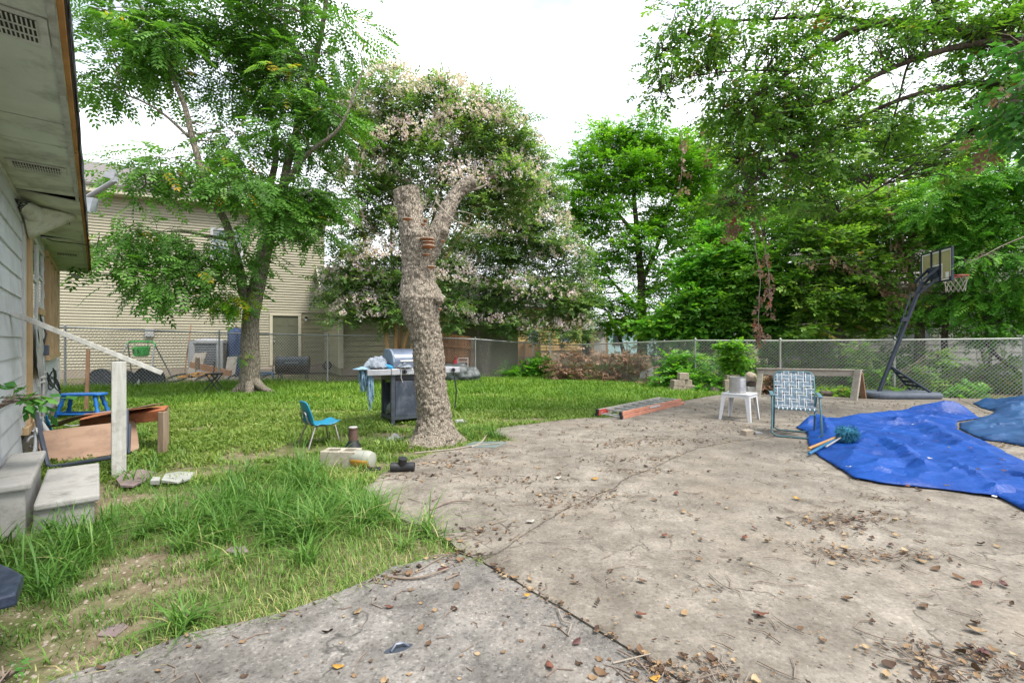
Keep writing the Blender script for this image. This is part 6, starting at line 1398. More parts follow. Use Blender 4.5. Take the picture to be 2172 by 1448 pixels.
# drooping yellowing spray and a small sprout on the trunk
def spray(name, label, cat, mat, tpls, n, cl, size, droop, cl_r=.3, ncl=26, stem=None, trunk='twig', **k):
    return tree(name, label, trunk, mat, [(stem, .012, .005)] if stem else [([(cl[0][0], cl[0][1] + 30, cl[0][2]), (cl[0][0], cl[0][1], cl[0][2])], .012, .005)], cl, n, tpls, size, ncl=ncl, droop=droop, cl_r=cl_r, twig_r=.006, cat=cat, trunk_name='stem', **k)
yl = spray('sucker_shoot', 'yellowing low spray of leaves on the leaning tree trunk', 'shoot', 'leaf_sprout', PINN, 150, [(500, 640, 11.2, 45, 22, .4), (455, 640, 11.1, 35, 20, .35)], .36, .35, .26, 18, [(532, 650, 11.4), (515, 640, 11.3), (490, 632, 11.2)])
spray('sucker_shoot', 'small green sprout low on the leaning tree trunk', 'shoot', 'leaf_sprout', PINN, 16, [(514, 756, 11.25, 14, 8, .1)], .20, .1, .1, 5, [(526, 764, 11.4), (514, 758, 11.3)])
YR = 14.5
tree('crape_myrtle', 'blossoming crape myrtle with bare tan stems directly behind the dead trunk', 'bark_crape', 'leaf_crape',
    [([(832, 812, YR), (826, 770, YR), (817, 700, YR), (806, 640, YR), (780, 540, YR), (760, 420, YR), (770, 280, YR)], .10, .02), ([(836, 812, YR), (838, 760, YR), (840, 700, YR), (834, 620, YR), (830, 500, YR), (835, 350, YR), (830, 200, YR)], .10, .02),
     ([(843, 812, YR), (852, 760, YR), (866, 700, YR), (880, 640, YR), (900, 540, YR + .2), (930, 420, YR), (980, 280, YR)], .11, .02), ([(848, 812, YR), (862, 770, YR - .1), (880, 715, YR - .2), (900, 650, YR - .2), (960, 520, YR), (1040, 400, YR), (1080, 320, YR)], .09, .015), ([(840, 812, YR), (846, 740, YR + .15), (858, 660, YR + .3), (880, 480, YR + .4), (890, 300, YR + .4)], .08, .015)],
    [(830, 200, YR, 62, 55, 1.1), (765, 270, YR, 55, 75, 1.1), (895, 245, YR, 85, 62, 1.3), (955, 215, YR, 62, 45, 1.1), (1005, 290, YR, 90, 80, 1.3), (880, 335, YR, 100, 75, 1.5), (790, 400, YR, 75, 75, 1.3), (1065, 290, YR, 55, 70, 1.0, .9), (1085, 400, YR, 70, 75, 1.1, .9), (985, 420, YR, 85, 75, 1.4), (740, 490, YR - .4, 50, 55, .9, .9), (745, 580, YR - .6, 50, 42, .8, .8), (820, 560, YR - .3, 75, 55, 1.1), (770, 645, YR - .8, 48, 28, .6, .8), (835, 640, YR - .4, 40, 26, .6, .8), (1130, 330, YR, 24, 55, .7, .6), (900, 480, YR, 75, 65, 1.2), (700, 625, YR - .8, 30, 18, .4, .6), (700, 350, YR + .3, 25, 60, .7, .5), (790, 600, YR - .5, 60, 40, .7, .9), (725, 600, YR - .8, 40, 26, .5, .8), (880, 590, YR, 50, 45, .8, .8), (735, 665, YR - .9, 36, 22, .5, .9), (800, 672, YR - .7, 45, 22, .6, .9), (870, 655, YR - .3, 40, 30, .6, .8), (950, 600, YR, 60, 60, .9, .9), (960, 670, YR, 40, 30, .7, .8)],
    14000, SPRIG_S, .31, ncl=480, droop=.05, cl_r=.40, flower=(3900, .14), jitter_rnd=.3)
Y2 = 17.9
tree('crape_myrtle', 'second blossoming crape myrtle with two thin stems right of the board fence', 'bark_china', 'leaf_crape',
    [([(1028, 800, 17.4), (1024, 760, 17.4), (1018, 720, 17.5), (1004, 670, 17.7), (985, 590, Y2), (960, 520, Y2)], .09, .02), ([(1032, 800, 17.4), (1036, 750, 17.4), (1042, 700, 17.5), (1060, 620, Y2), (1090, 500, Y2), (1120, 400, Y2)], .10, .02), ([(1042, 700, 17.5), (1090, 650, Y2), (1160, 590, Y2), (1200, 520, Y2)], .06, .02)],
    [(975, 560, Y2, 50, 55, 1.0), (1050, 520, Y2, 85, 75, 1.4), (1130, 490, Y2, 80, 85, 1.4), (1180, 560, Y2, 60, 70, 1.2), (1060, 620, Y2 - .5, 90, 50, 1.3), (1150, 640, Y2 - .4, 80, 52, 1.3), (1225, 625, Y2, 42, 45, .9), (975, 655, Y2 - .6, 42, 32, .8), (1055, 685, Y2 - .8, 60, 28, .8), (1145, 700, Y2 - .5, 70, 28, .9), (1205, 690, Y2 - .3, 45, 28, .8), (1120, 420, Y2, 50, 55, 1.0), (1150, 400, Y2, 30, 70, .8, .7)],
    9500, SPRIG_S, .34, ncl=360, droop=.05, cl_r=.40, flower=(1900, .14), jitter_rnd=.3)
Y4 = 20.
tree('maple_tree', 'light green bushy tree standing alone against the sky right of the middle', 'bark_dark', 'leaf_maple',
    [([(1362, 790, Y4), (1362, 700, Y4), (1360, 600, Y4), (1352, 500, Y4), (1345, 400, Y4), (1350, 300, Y4)], .26, .05), ([(1360, 600, Y4), (1395, 520, Y4), (1420, 440, Y4), (1440, 360, Y4)], .12, .03), ([(1352, 500, Y4), (1300, 440, Y4), (1260, 380, Y4)], .10, .03), ([(1361, 660, Y4), (1310, 610, Y4 - .4), (1270, 560, Y4 - .6)], .08, .03), ([(1360, 620, Y4), (1420, 590, Y4), (1460, 540, Y4)], .08, .02), ([(1330, 780, Y4 + 1), (1315, 720, Y4 + 1), (1290, 660, Y4 + 1)], .12, .05)],
    [(1285, 300, Y4, 70, 45, 1.2), (1365, 285, Y4, 70, 45, 1.2), (1240, 370, Y4, 45, 55, 1.1), (1330, 385, Y4, 80, 62, 1.5), (1420, 350, Y4, 62, 75, 1.3), (1265, 465, Y4, 62, 42, 1.2), (1345, 510, Y4, 70, 48, 1.4), (1430, 470, Y4, 60, 62, 1.3), (1390, 595, Y4, 62, 42, 1.2, .8), (1300, 640, Y4 - .6, 55, 45, 1.2, .7), (1440, 590, Y4, 45, 55, 1.1), (1245, 560, Y4, 30, 45, .9, .5), (1330, 680, Y4 - .8, 70, 30, 1.1, .7), (1480, 380, Y4, 40, 60, 1.0, .7), (1215, 450, Y4, 30, 50, .9, .7), (1290, 560, Y4 - .4, 60, 45, 1.1, .8), (1225, 640, Y4 - .5, 45, 45, 1.0, .8), (1400, 680, Y4 - .8, 60, 30, 1.0, .8)],
    12000, SPRIG, .36, ncl=420, droop=.1, cl_r=.5)
tree('dark_evergreen', 'dense dark green tree behind the fence above the shrub', 'bark_dark', 'leaf_dark',
    [([(1640, 800, 15.5), (1640, 700, 15.5), (1630, 600, 15.5), (1620, 480, 15.5)], .2, .04), ([(1640, 700, 15.5), (1580, 620, 15.5), (1550, 540, 15.5)], .09, .03)],
    [(1560, 555, 15.5, 62, 52, 1.3), (1625, 600, 15.3, 75, 75, 1.5), (1665, 650, 15.3, 62, 62, 1.2), (1560, 660, 15.3, 62, 50, 1.2), (1490, 660, 15.6, 50, 45, 1.0), (1640, 500, 15.6, 60, 60, 1.2, .8), (1600, 700, 15.2, 80, 28, 1.0), (1700, 700, 15.2, 60, 35, 1.0)],
    6800, SPRIG, .33, ncl=260, droop=.1, cl_r=.42)
tree('young_tree', 'fresh green leafy young tree between the maple and the dark evergreen', 'bark_dark', 'leaf_bright',
    [([(1455, 800, 16.5), (1460, 720, 16.5), (1475, 640, 16.5), (1500, 540, 16.5)], .12, .03)],
    [(1505, 575, 16.3, 55, 52, 1.1), (1455, 655, 16.2, 52, 38, 1.0), (1525, 640, 16, 50, 40, 1.0), (1415, 690, 16.4, 45, 28, .8), (1480, 700, 16, 60, 26, .9), (1540, 500, 16.6, 40, 45, .9, .7)],
    4200, SPRIG_B, .30, ncl=170, droop=.2, cl_r=.42)
tree('vine_tree', 'olive green tangled tree with bare twigs left of the backboard', 'bark_china', 'leaf_wood',
    [([(1790, 820, 14), (1785, 740, 14), (1775, 650, 14), (1760, 560, 14), (1750, 470, 14)], .14, .04), ([(1945, 842, 13.2), (1950, 760, 13.2), (1948, 680, 13.3), (1930, 580, 13.5), (1900, 480, 13.8), (1880, 380, 14)], .17, .04), ([(1785, 740, 14), (1840, 660, 13.8), (1880, 600, 13.8)], .07, .02)],
    [(1740, 520, 14, 62, 52, 1.1), (1800, 560, 13.9, 70, 60, 1.2), (1725, 620, 14, 62, 52, 1.1), (1790, 655, 13.8, 62, 40, 1.0), (1850, 610, 13.7, 55, 55, 1.0), (1870, 520, 13.9, 50, 60, 1.0, .7), (1830, 450, 14.2, 60, 60, 1.2, .7), (1740, 430, 14.4, 60, 50, 1.1, .7), (1880, 680, 13.4, 50, 35, .8, .8), (1740, 700, 13.6, 60, 22, .8, .6)],
    5600, SPRIG, .32, ncl=330, droop=.15, cl_r=.40, twig_r=.014)
tree('right_tree', 'bright green feathery tree rising behind the basketball hoop at the right edge', 'bark_dark', 'leaf_bright',
    [([(2010, 842, 12.6), (2006, 780, 12.6), (2003, 720, 12.6), (2012, 640, 12.6), (2030, 540, 12.6), (2050, 430, 12.6)], .10, .04), ([(2240, 830, 12), (2230, 700, 12), (2200, 560, 12), (2160, 440, 12), (2120, 340, 12.2)], .2, .05), ([(2230, 860, 11.6), (2170, 800, 11.7), (2110, 750, 11.9), (2075, 700, 12)], .06, .03), ([(1965, 842, 12.8), (1985, 790, 12.8), (1990, 740, 12.8)], .05, .02)],
    [(2000, 430, 12.6, 75, 65, 1.1), (2085, 390, 12.3, 80, 70, 1.2), (2140, 490, 12, 60, 80, 1.1), (2075, 540, 12.2, 75, 55, 1.1, 1.1), (2140, 620, 11.9, 55, 62, 1.0), (2040, 640, 12.6, 65, 42, 1.0), (1965, 660, 13, 40, 35, .7, .7), (2100, 690, 12.2, 62, 30, .9), (2180, 380, 11.9, 60, 90, 1.2), (2230, 560, 11.8, 60, 110, 1.2), (1950, 480, 13, 50, 50, .9, .7), (2000, 570, 13, 50, 40, .8, .6)],
    5200, PINN, .36, ncl=300, droop=.3, cl_r=.42)
tree('far_trees', 'tall thin-crowned tree in the distance behind the overhanging branches', 'bark_dark', 'leaf_wood',
    [([(1620, 760, 24), (1620, 600, 24), (1600, 450, 24), (1590, 300, 24)], .25, .05), ([(1850, 760, 23), (1850, 600, 23), (1840, 420, 23)], .22, .05), ([(1600, 450, 24), (1680, 380, 24), (1740, 300, 24)], .1, .03), ([(1850, 600, 23), (1930, 480, 23), (1960, 380, 23)], .1, .03)],
    [(1560, 380, 24, 55, 55, 1.5), (1640, 420, 24, 70, 60, 1.6), (1720, 480, 24, 80, 60, 1.6), (1620, 300, 24, 60, 50, 1.4, .6), (1840, 480, 23, 80, 70, 1.6), (1930, 400, 23, 70, 60, 1.5, .8), (1740, 350, 23.5, 60, 50, 1.4, .6), (1520, 460, 24, 55, 50, 1.4), (1960, 560, 23, 60, 60, 1.5), (2060, 480, 23, 80, 80, 1.5), (1880, 620, 22, 90, 60, 1.4), (1700, 600, 23, 80, 60, 1.4), (1560, 260, 23, 60, 50, 1.4, .7), (1680, 240, 23, 70, 50, 1.4, .6), (1800, 260, 23, 80, 60, 1.4, .7), (1480, 320, 23, 45, 60, 1.2, .8), (1930, 280, 22, 70, 60, 1.4, .7), (2060, 320, 22, 80, 60, 1.4, .8), (1490, 430, 22, 50, 70, 1.4, 1.2), (1500, 540, 22, 50, 50, 1.3, 1.0), (1860, 350, 22, 70, 60, 1.4, .8)],
    12500, SPRIG, .50, ncl=500, droop=.1, cl_r=.65)['label'] = 'tall thin-crowned tree in the distance behind the overhanging branches'
bpy.data.objects['far_trees'].name = 'distant_tree'
YO = 7.4
tree('overhanging_tree', 'long sparse branches reaching in from the upper right corner', 'bark_dark', 'leaf_over',
    [([(2700, 900, YO + .6), (2640, 500, YO + .6), (2520, 250, YO + .4), (2400, 150, YO + .2), (2290, 110, YO), (2172, 92, YO), (2060, 72, YO), (1950, 55, YO), (1860, 50, YO), (1780, 80, YO), (1680, 150, YO), (1560, 235, YO)], .24, .012),
     ([(2290, 110, YO), (2172, 90, YO - .1), (2050, 96, YO - .2), (1930, 130, YO - .3), (1850, 165, YO - .3), (1780, 205, YO - .3), (1700, 230, YO - .3), (1600, 250, YO - .2)], .07, .010), ([(2400, 150, YO), (2200, 170, YO), (2050, 180, YO), (1930, 205, YO), (1830, 245, YO), (1720, 300, YO), (1620, 370, YO), (1560, 430, YO)], .06, .010),
     ([(2400, 150, YO), (2150, 240, YO + .4), (2000, 310, YO + .5), (1880, 390, YO + .6), (1780, 450, YO + .6)], .04, .008), ([(1950, -120, YO - .3), (1985, 0, YO - .2), (2040, 75, YO)], .05, .045), ([(1860, 50, YO), (1760, 35, YO), (1640, 40, YO + .1), (1520, 50, YO + .2), (1430, 90, YO + .2), (1380, 140, YO + .2)], .035, .006), ([(1680, 150, YO), (1560, 150, YO), (1450, 165, YO), (1390, 195, YO)], .018, .005), ([(1700, 230, YO), (1640, 300, YO + .2), (1570, 340, YO + .3)], .02, .006), ([(1930, 130, YO), (1880, 300, YO + .2), (1840, 400, YO + .3)], .02, .006)],
    [(1430, 60, YO, 50, 55, .6, .8), (1395, 150, YO, 28, 30, .4, .7), (1410, 190, YO, 35, 25, .4, .7), (1500, 90, YO, 75, 75, .8, .8), (1560, 205, YO, 80, 70, .8), (1650, 110, YO, 85, 75, .9, .8), (1700, 220, YO, 95, 75, .9), (1600, 320, YO, 80, 62, .8), (1750, 330, YO, 90, 62, .9), (1850, 110, YO, 95, 62, .9, .8), (1880, 260, YO, 80, 65, .9, .8), (1960, 40, YO, 80, 50, .8), (2060, 130, YO, 90, 80, .9), (2130, 40, YO, 70, 60, .8), (2130, 230, YO, 60, 75, .8), (1700, 420, YO + .3, 70, 50, .7, .7), (1550, 420, YO + .3, 60, 45, .7, .6), (2250, 100, YO, 80, 150, 1.0, .6), (1760, 20, YO, 90, 40, .8, .7), (2000, 330, YO, 70, 50, .7, .6), (1620, 20, YO, 80, 30, .7, .6)],
    5400, SPRIG, .20, ncl=620, droop=.35, cl_r=.30, twig_r=.008)
spray('near_leaves', 'large close leaves hanging in from the right edge of the picture', 'branch', 'leaf_near', SPRIG_B, 210, [(2150, 200, 4.6, 26, 40, .25), (2160, 120, 4.7, 22, 40, .25), (2200, 260, 4.6, 30, 60, .3)], .16, .5, .18, 26, [(2330, 20, 4.8), (2250, 80, 4.7), (2180, 150, 4.6), (2150, 230, 4.6)])
spray('branch_tip', 'green branch tip hanging in front of the basketball rim', 'branch', 'leaf_bright', PINN, 18, [(2085, 545, 9.6, 26, 14, .2), (2050, 556, 9.55, 14, 8, .12)], .20, .35, .14, 9, [(2230, 480, 9.9), (2140, 515, 9.7), (2090, 540, 9.6), (2060, 553, 9.55)])
# ------------------------------------------------------------------ dry hanging vines
def vine(label, strands, n, mat='leaf_red', size=.13):
    b0 = at(*strands[0][0]); t = thing('hanging_vine', label, 'vine', (b0.x, b0.y, 0), group='dry vines hanging from the branches'); mb = MB(); P = []
    for s in strands:
        q = limb(mb, px3(s), .010, .005, 4, 6, .05); P += q
    mb.build('stem', 'pale_twig', t, world=True, smooth=True); A = np.array([tuple(p) for p in P]); I = RNG.integers(0, len(A), n); pos = A[I] + RNG.normal(0, .05, (n, 3))
    V, T, Rn = scatter(SPRIG_B, pos, np.c_[RNG.normal(0, .5, (n, 2)), -np.ones(n)], RNG.normal(0, 1, (n, 3)) + np.array([0, -1, .2]), size * RNG.uniform(.6, 1.3, n)); mesh_np('leaves', V, T, mat, t, Rn, loc=(b0.x, b0.y, 0))
vine('dry reddish vine hanging down to the fence rail above the trestle', [[(1592, 390, 8.4), (1598, 450, 8.4), (1605, 520, 8.4), (1612, 600, 8.4), (1608, 680, 8.4), (1612, 722, 8.4)], [(1600, 430, 8.4), (1622, 520, 8.4), (1632, 600, 8.4), (1636, 660, 8.4)]], 95, size=.105)
vine('short dry reddish vine hanging left of the long one', [[(1535, 400, 8.6), (1540, 450, 8.6), (1545, 500, 8.6)], [(1565, 390, 8.6), (1560, 450, 8.6), (1562, 490, 8.6)]], 45)
vine('red-leaved vine tip hanging at the upper right edge', [[(2125, 190, 5.0), (2112, 240, 5.0), (2100, 290, 5.0), (2092, 340, 5.0)]], 20, size=.12)
vine('brown dead vine mass hanging behind the backboard', [[(1880 + 14 * k, 440 + 12 * (k % 3), 13.0), (1890 + 12 * k, 520, 13.0), (1895 + 9 * k, 600, 13.0), (1880 + 12 * k, 680, 13.0)] for k in range(9)] + [[(1700 + 30 * k, 560, 13.2), (1800 + 20 * k, 545 + 20 * k, 13.1), (1880 + 10 * k, 600 + 15 * k, 13.0)] for k in range(4)], 260, 'leaf_dead', .16)
vine('faded dry vine hanging beside the light green tree', [[(1440, 270, 9), (1445, 320, 9), (1440, 400, 9)], [(1490, 230, 9), (1500, 300, 9), (1495, 350, 9)], [(1680, 170, 8.6), (1670, 300, 8.6), (1665, 380, 8.6)]], 40, 'leaf_dead', .13)

# ------------------------------------------------------------------ shrubs, weeds, dead brush
def shrub(name, label, cl, n, mat, tpls, size, ncl=60, cl_r=.22, cat='shrub', group=None, trunk='twig', **k):
    x = sum(c[0] for c in cl) / len(cl); yb = 724 + (EYE - GZ) * FOC / cl[0][2]
    return tree(name, label, trunk, mat, [([(x, yb, cl[0][2]), (x + 2, (yb + cl[0][1]) / 2, cl[0][2]), (cl[0][0], cl[0][1], cl[0][2])], .02, .008)], cl, n, tpls, size, group=group, ncl=ncl, droop=k.pop('droop', .1), cl_r=cl_r, twig_r=.006, cat=cat, trunk_name='stem', **k)
shrub('shrub', 'bright green leafy shrub growing through the fence behind the block stack', [(1440, 775, 13.0, 34, 32, .4), (1475, 770, 13.1, 30, 34, .35), (1415, 800, 12.9, 26, 18, .3), (1462, 805, 12.5, 28, 20, .3)], 750, 'leaf_bright', SPRIG_B, .20, 80)
shrub('climbing_shrub', 'yellow-green clump climbing the fence above the pot', [(1551, 745, 11.95, 20, 24, .25), (1556, 770, 11.9, 15, 15, .2)], 380, 'leaf_maple', SPRIG_B, .17, 40, .16)
shrub('ground_ivy', 'low green creeper mound around the loose blocks left of the pot', [(1530, 812, 11.9, 28, 18, .3), (1500, 826, 11.9, 20, 10, .25), (1585, 800, 11.9, 22, 14, .25)], 420, 'leaf_bright', SPRIG_B, .14, 50, .14)
shrub('low_bush', 'low green bush beside the dead brush at the far lawn corner', [(1125, 786, 16.9, 30, 14, .4), (1090, 790, 16.9, 30, 10, .4), (1150, 770, 17, 18, 16, .3)], 520, 'leaf_bright', SPRIG_B, .22, 50, .2)
shrub('fence_weed', 'green weed at the fence foot right of the hoop base', [(2050, 832, 10.9, 28, 16, .3), (2035, 842, 10.8, 26, 8, .25)], 260, 'leaf_bright', SPRIG_B, .16, 30, .15)
shrub('fence_weed', 'thin green weed beside the log behind the trestle', [(1785, 832, 11.1, 26, 14, .25), (1735, 840, 11.0, 24, 7, .2)], 200, 'leaf_wood', SPRIG_B, .14, 26, .15)
shrub('fence_weed', 'yellowish weed behind the pole of the hoop', [(1850, 795, 11.4, 20, 14, .25), (1890, 832, 10.9, 14, 10, .2)], 150, 'leaf_maple', SPRIG_B, .14, 22, .15)
shrub('fence_creeper', 'leafy creeper climbing the fence left of the hoop pole', [(1825, 745, 11.5, 20, 24, .2), (1835, 780, 11.5, 16, 20, .2), (1960, 800, 11.3, 16, 35, .2), (2000, 760, 11.4, 20, 30, .2)], 330, 'leaf_wood', SPRIG_B, .16, 50, .16)
shrub('back_thicket', 'dark undergrowth filling the gap behind the right fence', [(1560, 770, 14.5, 70, 30, .8), (1700, 765, 14, 70, 32, .7), (1650, 730, 14.5, 80, 26, .8), (1790, 780, 13.5, 60, 26, .6), (1400, 750, 17, 60, 30, .8), (1900, 770, 13, 60, 35, .5), (1480, 740, 15.5, 50, 28, .7)], 2600, 'leaf_dark', SPRIG, .26, 200, .32)
shrub('back_thicket', 'tangled weeds in front of the grey house at the right edge', [(2090, 790, 12, 60, 30, .5), (2160, 800, 11.6, 50, 30, .5), (2000, 810, 12, 40, 20, .4), (2100, 720, 12.6, 50, 20, .4)], 700, 'leaf_wood', SPRIG, .22, 90, .26)
shrub('dead_shrub', 'round brown dead shrub behind the trestle', [(1640, 805, 11.4, 22, 22, .3), (1636, 825, 11.3, 22, 14, .25)], 420, 'leaf_dead', SPRIG, .14, 60, .14)
db = shrub('dead_brush', 'pile of cut branches with dead brown leaves along the far fence', [(1200, 790, 15.6, 34, 18, .4), (1250, 792, 15.4, 40, 18, .4), (1310, 795, 15.0, 36, 15, .35), (1290, 755, 15.3, 26, 16, .3), (1345, 758, 14.7, 20, 13, .25), (1355, 780, 14.6, 14, 14, .25), (1206, 755, 15.8, 16, 32, .3, .8), (1165, 750, 16.2, 14, 22, .3, .6), (1400, 812, 14.0, 36, 8, .3, .8), (1245, 755, 15.5, 10, 14, .2), (1185, 778, 15.8, 20, 16, .3)], 1250, 'leaf_dead', SPRIG, .20, 210, .26, 'brush pile', trunk='pale_twig')
# creeper sprig at the left, in front of the wall
spray('wall_sprig', 'green leafy sprig in front of the white wall at the left edge', 'sprig', 'leaf_near', SPRIG_B, 16, [(20, 852, 3.3, 26, 8, .06), (58, 838, 3.4, 16, 6, .05)], .16, .2, .07, 6, [(-60, 900, 3.2), (-10, 870, 3.3), (40, 848, 3.3)])
spray('weed_sprig', 'broad green weed leaf poking in at the bottom left corner', 'weed', 'leaf_near', SPRIG, 9, [(4, 1428, 1.72, 14, 12, .03)], .05, .1, .03, 3, [(-20, 1470, 1.7), (5, 1440, 1.7)])
# ------------------------------------------------------------------ grass
HN = np.array([.751, .661]); HA = np.array([.661, -.751])
def lawn_ok(P):
    q = P - np.array(HC[:2]); d = q @ HN; s = q @ HA
    ok = ~inside(P, PATIO); ok &= ~((d < .05) & (s > -.05)); ok &= ~((s > 6.9) & (s < 8.2) & (d < .62))
    ok &= np.abs(P[:, 0]) < 1.16 * P[:, 1] + .6
    return ok
def patch(P, px, py, a, b, rot=0.):
    c = np.array(gp(px, py).xy); q = P - c; cs, sn = math.cos(R(rot)), math.sin(R(rot)); u = (q[:, 0] * cs + q[:, 1] * sn) / a; v = (-q[:, 0] * sn + q[:, 1] * cs) / b
    n = fbm(np.c_[P, np.zeros(len(P))], 4.5, 3) - .5
    return np.clip(1.6 - 1.25 * np.sqrt(u * u + v * v) + n * 1.6, 0, 1)
def bare(P):
    b = np.zeros(len(P))
    for a in ((440, 990, .85, .42, 25), (600, 955, 1.1, .55, 14), (770, 925, .9, .45, 5), (250, 862, 1.0, .28, 0), (1120, 888, .9, .28, 8), (690, 870, .5, .16, 0), (420, 905, .6, .16, 10), (900, 900, .8, .25, 0), (1040, 835, .9, .3, 0), (830, 985, .6, .28, 10), (900, 960, .7, .25, 5), (290, 1050, .35, .14, 30), (245, 1215, .34, .09, 40), (150, 1290, .38, .13, 45), (60, 1375, .42, .19, 45), (40, 1300, .2, .15, 0), (230, 1338, .28, .08, 40), (90, 1425, .3, .13, 30), (300, 1180, .2, .08, 40)): b = np.maximum(b, patch(P, *a))
    return b
def blades(P, h, w, bend, mat, name, label, cat, segs=2, rnd=None, flat=1.0, z=GZ):
    N = len(P); az = RNG.uniform(0, 2 * PI, N); dh = np.stack([np.cos(az), np.sin(az), np.zeros(N)], 1); sd = np.stack([-np.sin(az), np.cos(az), np.zeros(N)], 1)
    root = np.c_[P, np.full(N, z)]; V = np.zeros((N, 2 * segs + 1, 3))
    for k in range(segs + 1):
        t = k / segs; c = root + np.array([0, 0, 1.]) * (h * (t - .42 * np.minimum(bend, 1.4) * t * t))[:, None] + dh * (h * bend * t * t * .85 + h * .12 * t)[:, None]
        if k < segs:
            ww = (w * (1 - .55 * t))[:, None] * .5; V[:, 2 * k] = c - sd * ww; V[:, 2 * k + 1] = c + sd * ww
        else: V[:, 2 * segs] = c
    T = []
    for k in range(segs - 1): a = 2 * k; T += [(a, a + 1, a + 3), (a, a + 3, a + 2)]
    a = 2 * (segs - 1); T += [(a, a + 1, a + 2)]; T = np.array(T); m = 2 * segs + 1
    TT = (T[None] + (np.arange(N) * m)[:, None, None]).reshape(-1, 3)
    if rnd is None: rnd = np.clip(.45 + .5 * (fbm(np.c_[P, np.ones(N)], 1.3, 3) - .5) * 2 + RNG.normal(0, .2, N), 0, 1)
    o = mesh_np(name, V.reshape(-1, 3), TT, mat, None, np.repeat(rnd, m)); return tag(o, label, cat, kind='stuff')
def sample(n, x0, x1, y0, y1, pw=1.0):
    u = RNG.random(n); Y = y0 + (y1 - y0) * u ** pw; X = RNG.uniform(x0, x1, n); return np.c_[X, Y]
# short worn turf near the camera
P = sample(125000, -5.5, .2, .6, 5.2); P = P[lawn_ok(P)]; b_ = bare(P); n_ = fbm(np.c_[P, np.zeros(len(P))], 2.2, 3); P = P[RNG.random(len(P)) > b_ * .97 + .25 * (n_ < .42)]
N = len(P); hh = RNG.uniform(.025, .075, N) * (.7 + .9 * fbm(np.c_[P, np.zeros(N)], 1.7, 2)); blades(P, hh, RNG.uniform(.003, .006, N), RNG.uniform(.3, 1.3, N), 'grass_turf', 'short_turf', 'short worn turf near the patio edge', 'grass')
# fringe of straw and runners creeping over the slab edge
ed_ = np.array([tuple(p) for p in LAWN_NEAR[:-8]] + [tuple(p) for p in LAWN_FAR[len(LAWN_FAR) // 2:]]); ii = RNG.integers(0, len(ed_), 5200); P = ed_[ii] + RNG.normal(0, .045, (5200, 2)); P = P[P[:, 1] > .8]; N = len(P)
blades(P, RNG.uniform(.02, .07, N), RNG.uniform(.003, .006, N), RNG.uniform(.6, 1.9, N), 'grass_turf', 'edge_fringe', 'dry grass fringe creeping over the patio edge', 'grass', rnd=np.clip(RNG.normal(.72, .25, N), 0, 1), z=-.012)
# tufts of long arching grass
TP = []
for (px_, py_, sx, sy, n) in ((560, 1080, 150, 55, 60), (760, 1090, 110, 45, 46), (660, 1040, 140, 40, 44), (430, 1120, 110, 35, 26), (120, 1150, 110, 60, 30), (60, 1220, 60, 50, 14), (900, 1130, 40, 20, 12), (620, 1120, 110, 35, 26), (330, 1000, 60, 30, 10), (300, 940, 30, 30, 9), (130, 1100, 90, 30, 12), (700, 990, 80, 20, 14), (600, 1000, 70, 25, 12), (820, 925, 60, 18, 16), (740, 925, 40, 20, 10), (1000, 912, 40, 14, 12), (1045, 928, 25, 6, 7), (250, 905, 50, 16, 10), (385, 1325, 25, 10, 2), (400, 1310, 20, 8, 2), (60, 1305, 30, 16, 3), (500, 1180, 60, 14, 4), (640, 1180, 60, 14, 4)):
    for k in range(max(2, int(n * .68))):
        p = gp(px_ + random.gauss(0, sx * .55), max(880, py_ + random.gauss(0, sy * .55))); TP.append((p.x, p.y, random.uniform(.5, 1.25) if px_ not in (385, 400) else .6))
TP = np.array(TP); TP = TP[lawn_ok(TP[:, :2])]; TP = TP[bare(TP[:, :2]) < .55]
nb_ = 30; Pt = np.repeat(TP[:, :2], nb_, 0) + RNG.normal(0, .028, (len(TP) * nb_, 2)); sz = np.repeat(TP[:, 2], nb_); N = len(Pt)
blades(Pt, RNG.uniform(.08, .34, N) * sz, RNG.uniform(.005, .0115, N), RNG.uniform(.2, 1.7, N), 'grass_tall', 'long_grass', 'tufts of long arching grass at the patio edge', 'grass', 4)
# weedy middle lawn
P = sample(200000, -11, 2.5, 4.2, 9.6); P = P[lawn_ok(P)]; b_ = bare(P); P = P[RNG.random(len(P)) > b_ * .96]; N = len(P); hh = RNG.uniform(.04, .11, N) * (.6 + .9 * fbm(np.c_[P, np.zeros(N)], 1.4, 3)); blades(P, hh, RNG.uniform(.009, .019, N), RNG.uniform(.3, 1.4, N), 'grass_lawn', 'weedy_lawn', 'low weedy lawn around the grill', 'grass')
P = sample(16000, -11, 2.5, 4.4, 11); P = P[lawn_ok(P)]; b_ = bare(P); P = P[RNG.random(len(P)) > b_]; N = len(P)
V, T, Rn = scatter(SPRIG_B, np.c_[P, np.full(N, GZ + .03)], np.c_[RNG.normal(0, 1, (N, 2)), np.full(N, .35)], np.array([0, 0, 1.]) + RNG.normal(0, .3, (N, 3)), RNG.uniform(.035, .075, N), np.clip(RNG.normal(.35, .2, N), 0, .8)); tag(mesh_np('broadleaf_weeds', V, T, 'grass_lawn', None, Rn), 'broad-leaved weeds through the lawn', 'weeds', kind='stuff')
